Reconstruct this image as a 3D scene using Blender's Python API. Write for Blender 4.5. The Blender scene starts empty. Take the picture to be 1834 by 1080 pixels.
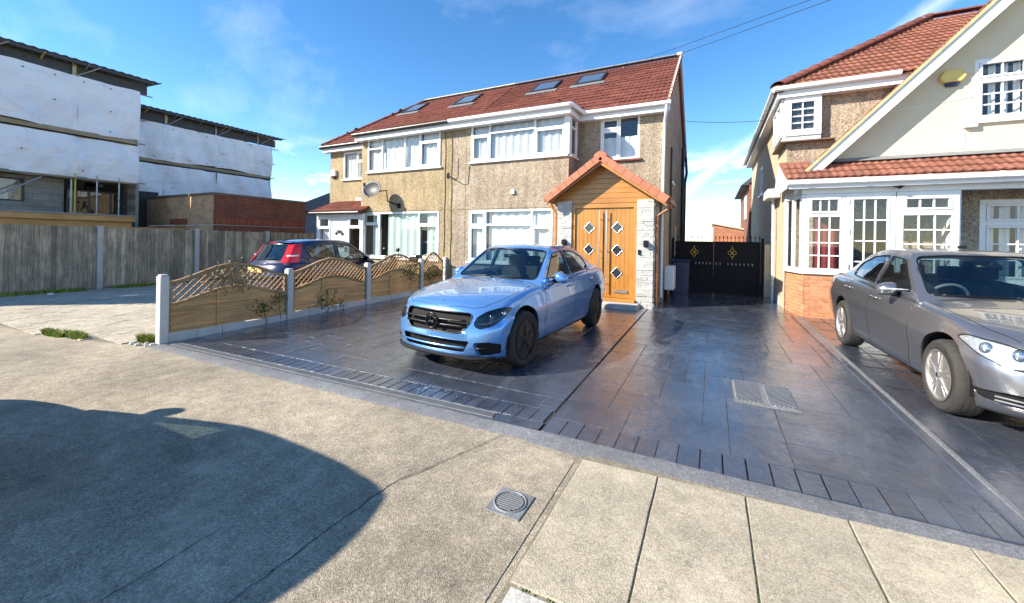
import bpy, bmesh, math, random
from mathutils import Vector, Matrix
from mathutils.bvhtree import BVHTree

R = math.radians
SC = bpy.context.scene
COL = SC.collection

# ------------------------------------------------------------------ camera, sky, sun, exposure
cam_d = bpy.data.cameras.new('camera')
cam = bpy.data.objects.new('camera', cam_d)
COL.objects.link(cam)
SC.camera = cam
cam_d.sensor_width = 36.0
cam_d.lens = 36.0 * 712.0 / 1834.0
cam_d.shift_x = 0.0
cam_d.shift_y = -109.0 / 1834.0
cam_d.clip_start = 0.05
cam_d.clip_end = 3000
cam.location = (0, 0, 1.6)
YAW = R(26.7)
cam.rotation_euler = (Matrix.Rotation(YAW, 3, 'Z') @ Matrix.Rotation(R(90), 3, 'X') @ Matrix.Rotation(R(1.0), 3, 'Z')).to_euler()

SUN_T = Vector((1.25, 1.10, -1.0)).normalized()      # direction the sunlight travels
sun_d = bpy.data.lights.new('sun', 'SUN')
sun_d.energy = 5.0
sun_d.angle = R(0.53)
sun_d.color = (1.0, 0.90, 0.75)
sun = bpy.data.objects.new('sun', sun_d)
COL.objects.link(sun)
sun.location = (-20, -20, 25)
sun.rotation_euler = SUN_T.to_track_quat('-Z', 'Y').to_euler()

SC.view_settings.view_transform = 'Standard'
SC.view_settings.look = 'None'
SC.view_settings.gamma = 1.0
SC.view_settings.use_curve_mapping = False
SC.view_settings.exposure = 1.12

W = bpy.data.worlds.new('World')
SC.world = W
W.use_nodes = True
def world_nodes():
    nt = W.node_tree
    N, L = nt.nodes, nt.links
    N.clear()
    out = N.new('ShaderNodeOutputWorld')
    bg = N.new('ShaderNodeBackground')
    bg.inputs['Strength'].default_value = 0.130
    sky = N.new('ShaderNodeTexSky')
    sky.sky_type = 'NISHITA'
    sky.sun_disc = False
    sky.sun_elevation = math.asin(-SUN_T.z)
    sky.sun_rotation = math.atan2(-SUN_T.x, -SUN_T.y)
    sky.air_density = 0.85
    sky.dust_density = 0.0
    sky.ozone_density = 1.3
    tc = N.new('ShaderNodeTexCoord')
    sep = N.new('ShaderNodeSeparateXYZ')
    L.new(tc.outputs['Generated'], sep.inputs[0])
    def math_(op, a, b=None, clamp=False):
        n = N.new('ShaderNodeMath'); n.operation = op; n.use_clamp = clamp
        for i, v in enumerate((a, b)):
            if v is None: continue
            if isinstance(v, (int, float)): n.inputs[i].default_value = v
            else: L.new(v, n.inputs[i])
        return n.outputs[0]
    def ramp(fac, stops):
        n = N.new('ShaderNodeValToRGB')
        els = n.color_ramp.elements
        while len(els) < len(stops): els.new(0.5)
        for e, (p, v) in zip(els, stops):
            e.position = p; e.color = (v, v, v, 1)
        L.new(fac, n.inputs[0])
        return n.outputs[0]
    def noise(vec, scale, detail=6, rough=0.55):
        n = N.new('ShaderNodeTexNoise')
        n.inputs['Scale'].default_value = scale; n.inputs['Detail'].default_value = detail; n.inputs['Roughness'].default_value = rough
        L.new(vec, n.inputs['Vector'])
        return n.outputs[0]
    mp = N.new('ShaderNodeMapping'); mp.inputs['Scale'].default_value = (1, 1, 2.3); mp.inputs['Location'].default_value = (3.3, 1.7, 0.25)
    L.new(tc.outputs['Generated'], mp.inputs[0])
    cu = ramp(noise(mp.outputs[0], 5.2, 8, 0.56), [(0.515, 0), (0.60, 1)])
    el = ramp(sep.outputs['Z'], [(0.0, 0.9), (0.15, 0.7), (0.23, 0.0), (1.0, 0.0)])
    cumulus = math_('MULTIPLY', cu, el)
    # thin veil of high cloud
    mp2 = N.new('ShaderNodeMapping'); mp2.inputs['Scale'].default_value = (1.0, 2.6, 3.0); mp2.inputs['Rotation'].default_value = (0, 0, R(35))
    L.new(tc.outputs['Generated'], mp2.inputs[0])
    ci = ramp(noise(mp2.outputs[0], 1.6, 7, 0.6), [(0.52, 0), (0.9, 1)])
    veil = math_('MULTIPLY', ci, 0.30)
    # one old contrail: a great-circle band across the sky
    ca, cb = Vector((0.0, 1.075, 0.18)), Vector((0.50, 1.35, 0.62))
    nrm = ca.cross(cb).normalized()
    dp = N.new('ShaderNodeVectorMath'); dp.operation = 'DOT_PRODUCT'
    L.new(tc.outputs['Generated'], dp.inputs[0]); dp.inputs[1].default_value = nrm
    ns = noise(tc.outputs['Generated'], 7.0, 5, 0.6)
    off = math_('ADD', dp.outputs['Value'], math_('MULTIPLY', math_('SUBTRACT', ns, 0.5), 0.03))
    band = ramp(math_('ABSOLUTE', off), [(0.0, 1), (0.020, 0)])
    trail = math_('MULTIPLY', math_('MULTIPLY', band, ns), 0.75)
    cl = math_('MAXIMUM', math_('MAXIMUM', cumulus, veil), trail, True)
    mix = N.new('ShaderNodeMixRGB')
    L.new(cl, mix.inputs[0])
    hsv = N.new('ShaderNodeHueSaturation')
    hsv.inputs['Saturation'].default_value = 1.30; hsv.inputs['Value'].default_value = 1.0
    L.new(sky.outputs[0], hsv.inputs['Color'])
    L.new(hsv.outputs[0], mix.inputs[1])
    mix.inputs[2].default_value = (6.6, 6.9, 7.4, 1)
    L.new(mix.outputs[0], bg.inputs['Color'])
    L.new(bg.outputs[0], out.inputs['Surface'])
world_nodes()

rnd = random.Random(7)

# ------------------------------------------------------------------ materials
MATS = {}
def nt_new(name):
    m = bpy.data.materials.new(name)
    m.use_nodes = True
    nt = m.node_tree
    b = nt.nodes['Principled BSDF']
    return m, nt, b
class NB:
    """small node helper"""
    def __init__(s, nt): s.nt = nt; s.N = nt.nodes; s.L = nt.links; s._pos = None
    def pos(s, kind='world'):
        if kind == 'world':
            if s._pos is None: s._pos = s.N.new('ShaderNodeNewGeometry').outputs['Position']
            return s._pos
        return s.N.new('ShaderNodeTexCoord').outputs['Object']
    def map(s, vec, scale=(1,1,1), rot=(0,0,0), loc=(0,0,0)):
        n = s.N.new('ShaderNodeMapping'); n.inputs['Scale'].default_value = scale; n.inputs['Rotation'].default_value = rot; n.inputs['Location'].default_value = loc
        s.L.new(vec, n.inputs[0]); return n.outputs[0]
    def noise(s, vec, scale, detail=4, rough=0.55, out=0):
        n = s.N.new('ShaderNodeTexNoise'); n.inputs['Scale'].default_value = scale; n.inputs['Detail'].default_value = detail; n.inputs['Roughness'].default_value = rough
        s.L.new(vec, n.inputs['Vector']); return n.outputs[out]
    def voro(s, vec, scale, feature='F1', out='Distance'):
        n = s.N.new('ShaderNodeTexVoronoi'); n.feature = feature; n.inputs['Scale'].default_value = scale
        s.L.new(vec, n.inputs['Vector']); return n.outputs[out]
    def ramp(s, fac, stops, interp='LINEAR'):
        n = s.N.new('ShaderNodeValToRGB'); n.color_ramp.interpolation = interp
        els = n.color_ramp.elements
        while len(els) < len(stops): els.new(0.5)
        for e, (p, v) in zip(els, stops):
            e.position = p; e.color = (v, v, v, 1) if isinstance(v, (int, float)) else (*v, 1)
        s.L.new(fac, n.inputs[0]); return n.outputs[0]
    def mix(s, fac, a, b, mode='MIX'):
        n = s.N.new('ShaderNodeMixRGB'); n.blend_type = mode
        for i, v in zip((0, 1, 2), (fac, a, b)):
            if isinstance(v, (int, float)): n.inputs[i].default_value = v if i == 0 else (v, v, v, 1)
            elif isinstance(v, tuple): n.inputs[i].default_value = (*v, 1)
            else: s.L.new(v, n.inputs[i])
        return n.outputs[0]
    def math(s, op, a, b=None, clamp=False):
        n = s.N.new('ShaderNodeMath'); n.operation = op; n.use_clamp = clamp
        for i, v in enumerate((a, b)):
            if v is None: continue
            if isinstance(v, (int, float)): n.inputs[i].default_value = v
            else: s.L.new(v, n.inputs[i])
        return n.outputs[0]
    def rand(s): return s.N.new('ShaderNodeObjectInfo').outputs['Random']
    def bump(s, h, strength, dist=0.01, normal=None):
        n = s.N.new('ShaderNodeBump'); n.inputs['Strength'].default_value = strength; n.inputs['Distance'].default_value = dist
        s.L.new(h, n.inputs['Height'])
        if normal is not None: s.L.new(normal, n.inputs['Normal'])
        return n.outputs[0]

def plain(name, col, rough=0.5, metal=0.0, var=0.12, scale=6.0, bump=0.0, bscale=60.0, rand=0.0, coat=0.0, dirt=0.0, coords='world', spec=0.5):
    """procedural material: colour with noise variation, optional per-object variation, fine bump"""
    m, nt, b = nt_new(name); n = NB(nt)
    p = n.pos(coords)
    c = n.mix(n.ramp(n.noise(p, scale, 5), [(0.3, 0.0), (0.7, 1.0)]), tuple(max(0, x * (1 - var)) for x in col), tuple(min(1, x * (1 + var)) for x in col))
    if dirt:
        c = n.mix(n.math('MULTIPLY', n.ramp(n.noise(p, scale * 0.35, 6, 0.65), [(0.45, 0), (0.75, 1)]), dirt), c, tuple(x * 0.45 for x in col))
    if rand:
        hs = nt.nodes.new('ShaderNodeHueSaturation')
        v = n.math('ADD', n.math('MULTIPLY', n.rand(), 2 * rand), 1 - rand)
        nt.links.new(v, hs.inputs['Value']); nt.links.new(c, hs.inputs['Color']); c = hs.outputs[0]
    nt.links.new(c, b.inputs['Base Color'])
    b.inputs['Roughness'].default_value = rough
    b.inputs['Metallic'].default_value = metal
    b.inputs['Specular IOR Level'].default_value = spec
    if coat:
        b.inputs['Coat Weight'].default_value = coat; b.inputs['Coat Roughness'].default_value = 0.03
    if bump:
        nt.links.new(n.bump(n.noise(p, bscale, 6, 0.6), bump), b.inputs['Normal'])
    MATS[name] = m
    return m

def glass(name, tint=(0.75, 0.82, 0.82), refl=1.0, rough=0.0, trans=0.9):
    m, nt, b = nt_new(name); n = NB(nt)
    nt.nodes.remove(b)
    out = nt.nodes['Material Output']
    tr = nt.nodes.new('ShaderNodeBsdfTransparent'); tr.inputs[0].default_value = (*[t * trans for t in tint], 1)
    gl = nt.nodes.new('ShaderNodeBsdfGlossy'); gl.inputs['Color'].default_value = (1, 1, 1, 1); gl.inputs['Roughness'].default_value = rough
    ge = nt.nodes.new('ShaderNodeNewGeometry')
    dt = nt.nodes.new('ShaderNodeVectorMath'); dt.operation = 'DOT_PRODUCT'
    nt.links.new(ge.outputs['Normal'], dt.inputs[0]); nt.links.new(ge.outputs['Incoming'], dt.inputs[1])
    sch = n.math('POWER', n.math('SUBTRACT', 1.0, n.math('ABSOLUTE', dt.outputs['Value'])), 4.0)
    fac = n.math('MULTIPLY', n.math('ADD', n.math('MULTIPLY', sch, 0.9), 0.07), refl, True)
    nrm = n.bump(n.noise(n.pos(), 1.3, 2), 0.10, 0.02)
    nt.links.new(nrm, gl.inputs['Normal'])
    mx = nt.nodes.new('ShaderNodeMixShader')
    nt.links.new(fac, mx.inputs[0]); nt.links.new(tr.outputs[0], mx.inputs[1]); nt.links.new(gl.outputs[0], mx.inputs[2])
    nt.links.new(mx.outputs[0], out.inputs['Surface'])
    MATS[name] = m
    return m

def paint(name, col, flake=0.35, rough=0.28):
    m, nt, b = nt_new(name); n = NB(nt)
    p = n.pos('object')
    c = n.mix(n.noise(p, 900, 2), tuple(x * 0.82 for x in col), tuple(min(1, x * 1.15) for x in col))
    dust = n.math('MULTIPLY', n.ramp(n.noise(p, 2.2, 6, 0.65), [(0.5, 0), (0.85, 1)]), 0.10)
    c = n.mix(dust, c, (0.45, 0.42, 0.37))
    nt.links.new(c, b.inputs['Base Color'])
    b.inputs['Metallic'].default_value = flake
    b.inputs['Roughness'].default_value = rough
    b.inputs['Coat Weight'].default_value = 1.0
    b.inputs['Coat Roughness'].default_value = 0.03
    MATS[name] = m
    return m

def pebble(name, base, dark, light, sc=70.0):
    m, nt, b = nt_new(name); n = NB(nt)
    p = n.pos()
    v = n.voro(p, sc, 'F1', 'Color')
    sepn = nt.nodes.new('ShaderNodeSeparateColor'); nt.links.new(v, sepn.inputs[0])
    c = n.ramp(sepn.outputs[0], [(0.0, dark), (0.30, base), (0.72, tuple(x * 1.1 for x in base)), (1.0, light)])
    big = n.ramp(n.noise(p, 1.3, 6, 0.65), [(0.35, 0.80), (0.65, 1.08)])
    c = n.mix(1.0, c, big, 'MULTIPLY')
    mid = n.ramp(n.noise(p, 14.0, 4, 0.6), [(0.35, 0.80), (0.62, 1.06)])
    c = n.mix(1.0, c, mid, 'MULTIPLY')
    st = n.ramp(n.noise(n.map(p, (3, 3, 0.35)), 1.8, 5, 0.6), [(0.45, 1.05), (0.8, 0.66)])
    c = n.mix(1.0, c, st, 'MULTIPLY')
    nt.links.new(c, b.inputs['Base Color'])
    b.inputs['Roughness'].default_value = 0.9
    nt.links.new(n.bump(n.math('SUBTRACT', 1.0, n.voro(p, sc)), 0.8, 0.012), b.inputs['Normal'])
    MATS[name] = m

def speckle(name, base, dark, light, sc=220.0, blotch=0.25, rough=0.9, bump=0.6, bigs=0.8, stain=0.0):
    """aggregate surface: tarmac, worn paving"""
    m, nt, b = nt_new(name); n = NB(nt)
    p = n.pos()
    v = n.voro(p, sc, 'F1', 'Color')
    sepn = nt.nodes.new('ShaderNodeSeparateColor'); nt.links.new(v, sepn.inputs[0])
    c = n.ramp(sepn.outputs[0], [(0.0, dark), (0.22, tuple(x * 0.8 for x in base)), (0.75, base), (1.0, light)])
    v2 = n.voro(p, sc * 0.4, 'F1', 'Color')
    sep2 = nt.nodes.new('ShaderNodeSeparateColor'); nt.links.new(v2, sep2.inputs[0])
    c = n.mix(n.ramp(sep2.outputs[1], [(0.80, 0.0), (0.9, 0.38)]), c, light)
    c = n.mix(n.ramp(sep2.outputs[2], [(0.80, 0.0), (0.9, 0.34)]), c, dark)
    spots = n.ramp(n.noise(n.map(p, (1, 1, 1), (0, 0, 0.7), (9, 3, 0)), 11.0, 3, 0.5), [(0.70, 0), (0.74, 1)])
    c = n.mix(n.math('MULTIPLY', spots, 0.5 if stain else 0.0), c, tuple(x * 0.35 for x in base))
    pale = n.ramp(n.noise(n.map(p, (1, 1, 1), (0, 0, 1.9), (2, 13, 0)), 1.4, 8, 0.72), [(0.52, 0), (0.70, 1)])
    c = n.mix(n.math('MULTIPLY', pale, 0.42 if stain else 0.0), c, tuple(min(1, x * 1.5) for x in base))
    big = n.ramp(n.noise(p, bigs, 7, 0.65), [(0.33, 1 - blotch), (0.66, 1 + blotch * 0.6)])
    c = n.mix(1.0, c, big, 'MULTIPLY')
    mid = n.ramp(n.noise(p, bigs * 9, 6, 0.7), [(0.33, 1 - blotch * 0.6), (0.66, 1 + blotch * 0.5)])
    c = n.mix(1.0, c, mid, 'MULTIPLY')
    if stain:
        s1 = n.ramp(n.noise(n.map(p, (1, 1, 1), (0, 0, 0.4), (5, 2, 0)), 2.6, 7, 0.7), [(0.60, 0), (0.74, 1)])
        c = n.mix(n.math('MULTIPLY', s1, stain), c, tuple(min(1, x * 1.55) for x in base))
        s2 = n.ramp(n.noise(n.map(p, (1, 1, 1), (0, 0, 1.4), (1, 8, 0)), 5.0, 5, 0.6), [(0.66, 0), (0.74, 1)])
        c = n.mix(n.math('MULTIPLY', s2, stain * 0.8), c, tuple(x * 0.5 for x in base))
    if rnd: 
        hs = nt.nodes.new('ShaderNodeHueSaturation')
        nt.links.new(n.math('ADD', n.math('MULTIPLY', n.rand(), 0.14), 0.93), hs.inputs['Value']); nt.links.new(c, hs.inputs['Color']); c = hs.outputs[0]
    nt.links.new(c, b.inputs['Base Color'])
    b.inputs['Roughness'].default_value = rough
    nt.links.new(n.bump(n.voro(p, sc * 0.8), bump, 0.004), b.inputs['Normal'])
    MATS[name] = m

def wood(name, col, dark, axis='z', scale=1.0, rough=0.5, rand=0.12, grain=1.0, grey=None, coat=0.0):
    m, nt, b = nt_new(name); n = NB(nt)
    p = n.pos()
    st = {'x': (0.9, 14, 14), 'y': (14, 0.9, 14), 'z': (14, 14, 0.9)}[axis]
    q = n.map(p, tuple(s * scale for s in st))
    f = n.noise(q, 3.0, 8, 0.62)
    c = n.mix(n.math('MULTIPLY', n.ramp(f, [(0.34, 1.0), (0.60, 0.0)]), grain), col, dark)
    f2 = n.ramp(n.noise(p, 1.7, 4), [(0.3, 0.82), (0.7, 1.12)])
    c = n.mix(1.0, c, f2, 'MULTIPLY')
    if grey:
        c = n.mix(n.ramp(n.noise(n.map(p, (1, 1, 0.6), (0, 0, 0), (4, 4, 0)), 2.6, 6, 0.7), [(0.42, 0), (0.62, 0.85)]), c, grey)
    hs = nt.nodes.new('ShaderNodeHueSaturation')
    nt.links.new(n.math('ADD', n.math('MULTIPLY', n.rand(), 2 * rand), 1 - rand), hs.inputs['Value']); nt.links.new(c, hs.inputs['Color'])
    nt.links.new(hs.outputs[0], b.inputs['Base Color'])
    b.inputs['Roughness'].default_value = rough
    if coat: b.inputs['Coat Weight'].default_value = coat; b.inputs['Coat Roughness'].default_value = 0.2
    nt.links.new(n.bump(f, 0.35, 0.004), b.inputs['Normal'])
    MATS[name] = m

def bricktex(name, c1, c2, mortar, axis='x', w=0.225, h=0.075):
    m, nt, b = nt_new(name); n = NB(nt)
    p = n.pos()
    rot = (R(90), 0, 0) if axis == 'x' else (R(90), 0, R(90))
    # plane coordinates: u along the wall, v up
    sp = nt.nodes.new('ShaderNodeSeparateXYZ'); nt.links.new(p, sp.inputs[0])
    cb = nt.nodes.new('ShaderNodeCombineXYZ')
    nt.links.new(sp.outputs['X' if axis == 'x' else 'Y'], cb.inputs[0]); nt.links.new(sp.outputs['Z'], cb.inputs[1])
    t = nt.nodes.new('ShaderNodeTexBrick')
    t.inputs['Scale'].default_value = 1.0; t.inputs['Brick Width'].default_value = w; t.inputs['Row Height'].default_value = h
    t.inputs['Mortar Size'].default_value = 0.007; t.inputs['Mortar Smooth'].default_value = 0.2; t.inputs['Bias'].default_value = -0.1
    t.inputs['Color1'].default_value = (*c1, 1); t.inputs['Color2'].default_value = (*c2, 1); t.inputs['Mortar'].default_value = (*mortar, 1)
    nt.links.new(cb.outputs[0], t.inputs['Vector'])
    c = n.mix(1.0, t.outputs['Color'], n.ramp(n.noise(p, 2.5, 6, 0.65), [(0.3, 0.72), (0.7, 1.15)]), 'MULTIPLY')
    nt.links.new(c, b.inputs['Base Color']); b.inputs['Roughness'].default_value = 0.9
    nt.links.new(n.bump(n.math('SUBTRACT', 1.0, t.outputs['Fac']), 0.7, 0.006), b.inputs['Normal'])
    MATS[name] = m

def driveway_mat(name, wet=1.0):
    m, nt, b = nt_new(name); n = NB(nt)
    p = n.pos()
    f = n.noise(p, 1.1, 7, 0.62)
    c = n.mix(n.ramp(f, [(0.32, 0.0), (0.68, 1.0)]), (0.028, 0.036, 0.054), (0.066, 0.080, 0.108))
    worn = n.ramp(n.noise(n.map(p, (1.5, 0.7, 1), (0, 0, 0.5)), 2.2, 8, 0.72), [(0.52, 0), (0.78, 1)])
    c = n.mix(n.math('MULTIPLY', worn, 0.60), c, (0.17, 0.178, 0.19))
    stamp = n.math('ADD', n.noise(n.map(p, (1, 1, 1), (0, 0, 0.9)), 7.0, 9, 0.68), n.math('MULTIPLY', n.noise(n.map(p, (1.3, 0.8, 1), (0, 0, 0.3)), 2.6, 4, 0.6), 1.6))
    hs = nt.nodes.new('ShaderNodeHueSaturation')
    nt.links.new(n.math('ADD', n.math('MULTIPLY', n.rand(), 0.24), 0.88), hs.inputs['Value']); nt.links.new(c, hs.inputs['Color'])
    nt.links.new(hs.outputs[0], b.inputs['Base Color'])
    r = n.ramp(n.noise(p, 3.1, 6, 0.65), [(0.35, 0.14), (0.65, 0.36)])
    nt.links.new(r, b.inputs['Roughness'])
    b.inputs['Coat Weight'].default_value = 0.9 * wet
    b.inputs['Coat Roughness'].default_value = 0.12
    nb = n.bump(stamp, 0.42, 0.03)
    nt.links.new(nb, b.inputs['Normal'])
    nt.links.new(n.bump(stamp, 0.24, 0.03), b.inputs['Coat Normal'])
    MATS[name] = m

pebble('pebbledash', (0.385, 0.310, 0.222), (0.13, 0.09, 0.06), (0.60, 0.53, 0.43), 72)
pebble('pebbledash_ochre', (0.415, 0.318, 0.182), (0.16, 0.11, 0.055), (0.58, 0.49, 0.33), 72)
plain('cream_render', (0.60, 0.54, 0.40), 0.85, var=0.05, scale=3, bump=0.15, bscale=120, dirt=0.06)
plain('side_render', (0.50, 0.41, 0.29), 0.85, var=0.08, scale=2, bump=0.2, bscale=90, dirt=0.15)
plain('upvc', (0.74, 0.75, 0.76), 0.28, var=0.03, dirt=0.05, scale=3)
plain('upvc_old', (0.70, 0.71, 0.71), 0.4, var=0.05, dirt=0.15, scale=3)
plain('tile_red', (0.195, 0.068, 0.050), 0.9, spec=0.2, var=0.25, scale=9, rand=0.22, bump=0.25, bscale=90, dirt=0.35)
plain('tile_orange', (0.245, 0.102, 0.070), 0.9, spec=0.2, var=0.22, scale=9, rand=0.16, bump=0.25, bscale=90, dirt=0.25)
plain('tile_clay', (0.44, 0.150, 0.078), 0.6, var=0.15, scale=7, rand=0.14, bump=0.15, bscale=80, dirt=0.2)
plain('tile_dark', (0.055, 0.055, 0.065), 0.7, var=0.2, scale=5, bump=0.3, bscale=12)
plain('tile_brown', (0.16, 0.115, 0.09), 0.8, var=0.2, scale=5, bump=0.3, bscale=12)
plain('mortar', (0.50, 0.46, 0.38), 0.9, var=0.12, bump=0.3, bscale=60)
plain('verge_yellow', (0.46, 0.41, 0.22), 0.85, var=0.2, bump=0.2, dirt=0.3)
plain('lead', (0.20, 0.21, 0.22), 0.5, var=0.15, bump=0.1)
plain('black_pvc', (0.018, 0.018, 0.020), 0.35, var=0.2)
plain('black_iron', (0.006, 0.006, 0.010), 0.6, var=0.3, bump=0.05, spec=0.2)
plain('gold', (0.46, 0.32, 0.06), 0.4, metal=0.6, var=0.2)
plain('concrete', (0.45, 0.44, 0.42), 0.9, var=0.14, scale=8, bump=0.25, bscale=90, dirt=0.15)
plain('concrete_pale', (0.58, 0.56, 0.52), 0.85, var=0.10, scale=6, bump=0.25, bscale=90, dirt=0.12, rand=0.05)
plain('stone_white', (0.47, 0.462, 0.44), 0.85, var=0.16, scale=14, bump=0.8, bscale=40, rand=0.16)
plain('steel', (0.62, 0.63, 0.64), 0.22, metal=1.0, var=0.05)
plain('chrome', (0.85, 0.86, 0.88), 0.08, metal=1.0, var=0.02)
plain('scaffold_tube', (0.42, 0.43, 0.43), 0.45, metal=0.7, var=0.2)
plain('scaffold_yellow', (0.50, 0.43, 0.06), 0.5, var=0.2)
plain('dark_frame', (0.030, 0.032, 0.036), 0.4, var=0.2)
plain('dark_room', (0.055, 0.052, 0.050), 0.9, var=0.2)
plain('curtain', (0.66, 0.67, 0.665), 0.9, var=0.08, scale=3)
plain('curtain_green', (0.50, 0.60, 0.55), 0.9, var=0.05, scale=3)
plain('curtain_red', (0.16, 0.02, 0.02), 0.9, var=0.1)
plain('blind_grey', (0.56, 0.58, 0.59), 0.8, var=0.06)
plain('render_grey', (0.30, 0.30, 0.27), 0.9, var=0.15, scale=4, bump=0.3)
plain('asphalt_roof', (0.06, 0.065, 0.07), 0.8, var=0.2)
plain('white_plastic', (0.78, 0.78, 0.76), 0.4, var=0.04)
plain('alarm_yellow', (0.70, 0.52, 0.16), 0.45, var=0.08)
plain('navy_plastic', (0.02, 0.025, 0.08), 0.4, var=0.1)
plain('dish_grey', (0.045, 0.045, 0.05), 0.5, var=0.15)
plain('brick_orange', (0.50, 0.205, 0.095), 0.85, var=0.18, scale=12, bump=0.4, bscale=70, rand=0.20)
plain('brick_red', (0.30, 0.085, 0.045), 0.85, var=0.18, scale=12, bump=0.4, bscale=70, rand=0.25)
plain('mortar_grey', (0.50, 0.45, 0.37), 0.95, var=0.1, bump=0.3)
plain('leaf', (0.075, 0.115, 0.020), 0.6, var=0.35, scale=15, rand=0.3)
plain('leaf_dry', (0.30, 0.225, 0.12), 0.8, var=0.3, scale=15, rand=0.3)
plain('grass', (0.20, 0.25, 0.035), 0.7, var=0.35, scale=8, rand=0.3)
plain('cable', (0.015, 0.015, 0.016), 0.6, var=0.1)
bricktex('garage_brick_sunlit', (0.66, 0.40, 0.22), (0.52, 0.27, 0.14), (0.56, 0.45, 0.30), 'x')  # paler front brick, brightened further: sunlight is put into its colour
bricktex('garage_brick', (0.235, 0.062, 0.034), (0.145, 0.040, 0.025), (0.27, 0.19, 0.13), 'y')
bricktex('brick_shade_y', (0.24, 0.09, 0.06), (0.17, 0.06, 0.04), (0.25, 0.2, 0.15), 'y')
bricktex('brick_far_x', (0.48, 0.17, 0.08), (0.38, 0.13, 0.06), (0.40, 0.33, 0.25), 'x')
bricktex('block_grey', (0.29, 0.285, 0.245), (0.24, 0.235, 0.20), (0.17, 0.165, 0.15), 'y', 0.45, 0.225)
speckle('tarmac', (0.330, 0.278, 0.200), (0.165, 0.138, 0.10), (0.50, 0.445, 0.35), 170, 0.36, 0.92, 0.6, 0.7, 0.5)
speckle('tarmac_patch', (0.335, 0.282, 0.202), (0.165, 0.138, 0.10), (0.50, 0.445, 0.35), 180, 0.34, 0.92, 0.6, 0.9, 0.75)
speckle('slab', (0.430, 0.372, 0.268), (0.23, 0.195, 0.135), (0.54, 0.48, 0.375), 200, 0.22, 0.9, 0.5, 0.9, 0.35)
speckle('kerb_pale', (0.50, 0.48, 0.42), (0.34, 0.32, 0.28), (0.62, 0.60, 0.54), 110, 0.12, 0.85, 0.3, 1.2, 0.2)
speckle('block_paving', (0.46, 0.405, 0.31), (0.26, 0.23, 0.18), (0.60, 0.55, 0.46), 90, 0.2, 0.9, 0.4, 0.9, 0.3)
speckle('edge_strip', (0.165, 0.170, 0.178), (0.11, 0.112, 0.12), (0.25, 0.25, 0.255), 140, 0.22, 0.7, 0.3, 1.2, 0.3)
speckle('joint_dark', (0.03, 0.03, 0.035), (0.015, 0.015, 0.018), (0.06, 0.06, 0.06), 140, 0.2, 0.9, 0.3)
speckle('joint_sand', (0.24, 0.205, 0.15), (0.13, 0.11, 0.08), (0.30, 0.28, 0.2), 140, 0.2, 0.95, 0.3)
driveway_mat('driveway')
wood('oak', (0.47, 0.210, 0.042), (0.36, 0.135, 0.020), 'z', 1.0, 0.38, 0.04, 0.7, coat=0.25)
wood('oak_x', (0.46, 0.205, 0.042), (0.36, 0.135, 0.020), 'x', 1.0, 0.38, 0.05, 0.6, coat=0.25)
wood('oak_dark', (0.30, 0.105, 0.025), (0.18, 0.06, 0.015), 'z', 1.0, 0.4, 0.05, 0.6)
wood('fence_grey', (0.52, 0.43, 0.315), (0.22, 0.18, 0.125), 'z', 0.8, 0.9, 0.34, 1.0, grey=(0.20, 0.175, 0.13))
wood('fence_tan', (0.70, 0.405, 0.165), (0.40, 0.215, 0.085), 'y', 0.6, 0.85, 0.14, 0.8)
wood('lattice', (0.40, 0.25, 0.12), (0.22, 0.13, 0.06), 'y', 0.8, 0.85, 0.18, 0.7)
wood('timber_fascia', (0.66, 0.37, 0.14), (0.46, 0.235, 0.075), 'y', 0.4, 0.7, 0.06, 0.5)
wood('board_old', (0.34, 0.27, 0.17), (0.18, 0.14, 0.085), 'y', 0.4, 0.85, 0.15, 0.6)
glass('window_glass', (0.95, 0.98, 0.98), 1.0, trans=0.97)
glass('car_glass', (0.42, 0.55, 0.58), 1.3)
glass('car_glass_clear', (0.60, 0.72, 0.72), 1.1)
glass('lens', (0.9, 0.93, 0.95), 1.0)
glass('lens_smoke', (0.30, 0.33, 0.38), 1.2)
paint('paint_blue', (0.135, 0.33, 0.68), 0.55, 0.22)
paint('paint_silver', (0.235, 0.240, 0.260), 0.75, 0.28)
plain('lamp_inner', (0.55, 0.56, 0.58), 0.35, metal=0.4, var=0.25, scale=40)
paint('paint_navy', (0.006, 0.010, 0.050), 0.10, 0.25)
paint('paint_dark', (0.03, 0.03, 0.035), 0.3, 0.3)
plain('rubber', (0.022, 0.021, 0.020), 0.75, var=0.2, scale=20, bump=0.1)
plain('rubber_dusty', (0.036, 0.033, 0.030), 0.85, var=0.2, scale=20, bump=0.1)
plain('alloy', (0.58, 0.56, 0.53), 0.33, metal=0.85, var=0.1)
plain('alloy_black', (0.012, 0.012, 0.013), 0.35, metal=0.2, var=0.1)
plain('trim_black', (0.007, 0.007, 0.008), 0.30, var=0.2, spec=0.35)
plain('trim_matt', (0.010, 0.010, 0.011), 0.75, var=0.2, spec=0.25)
plain('seat', (0.030, 0.030, 0.034), 0.8, var=0.2)
plain('lamp_red', (0.55, 0.012, 0.012), 0.15, var=0.1, coat=0.8)
plain('lamp_white', (0.75, 0.76, 0.78), 0.15, var=0.05, coat=0.5)
plain('reflector', (0.80, 0.82, 0.85), 0.18, metal=0.9, var=0.1)
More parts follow.
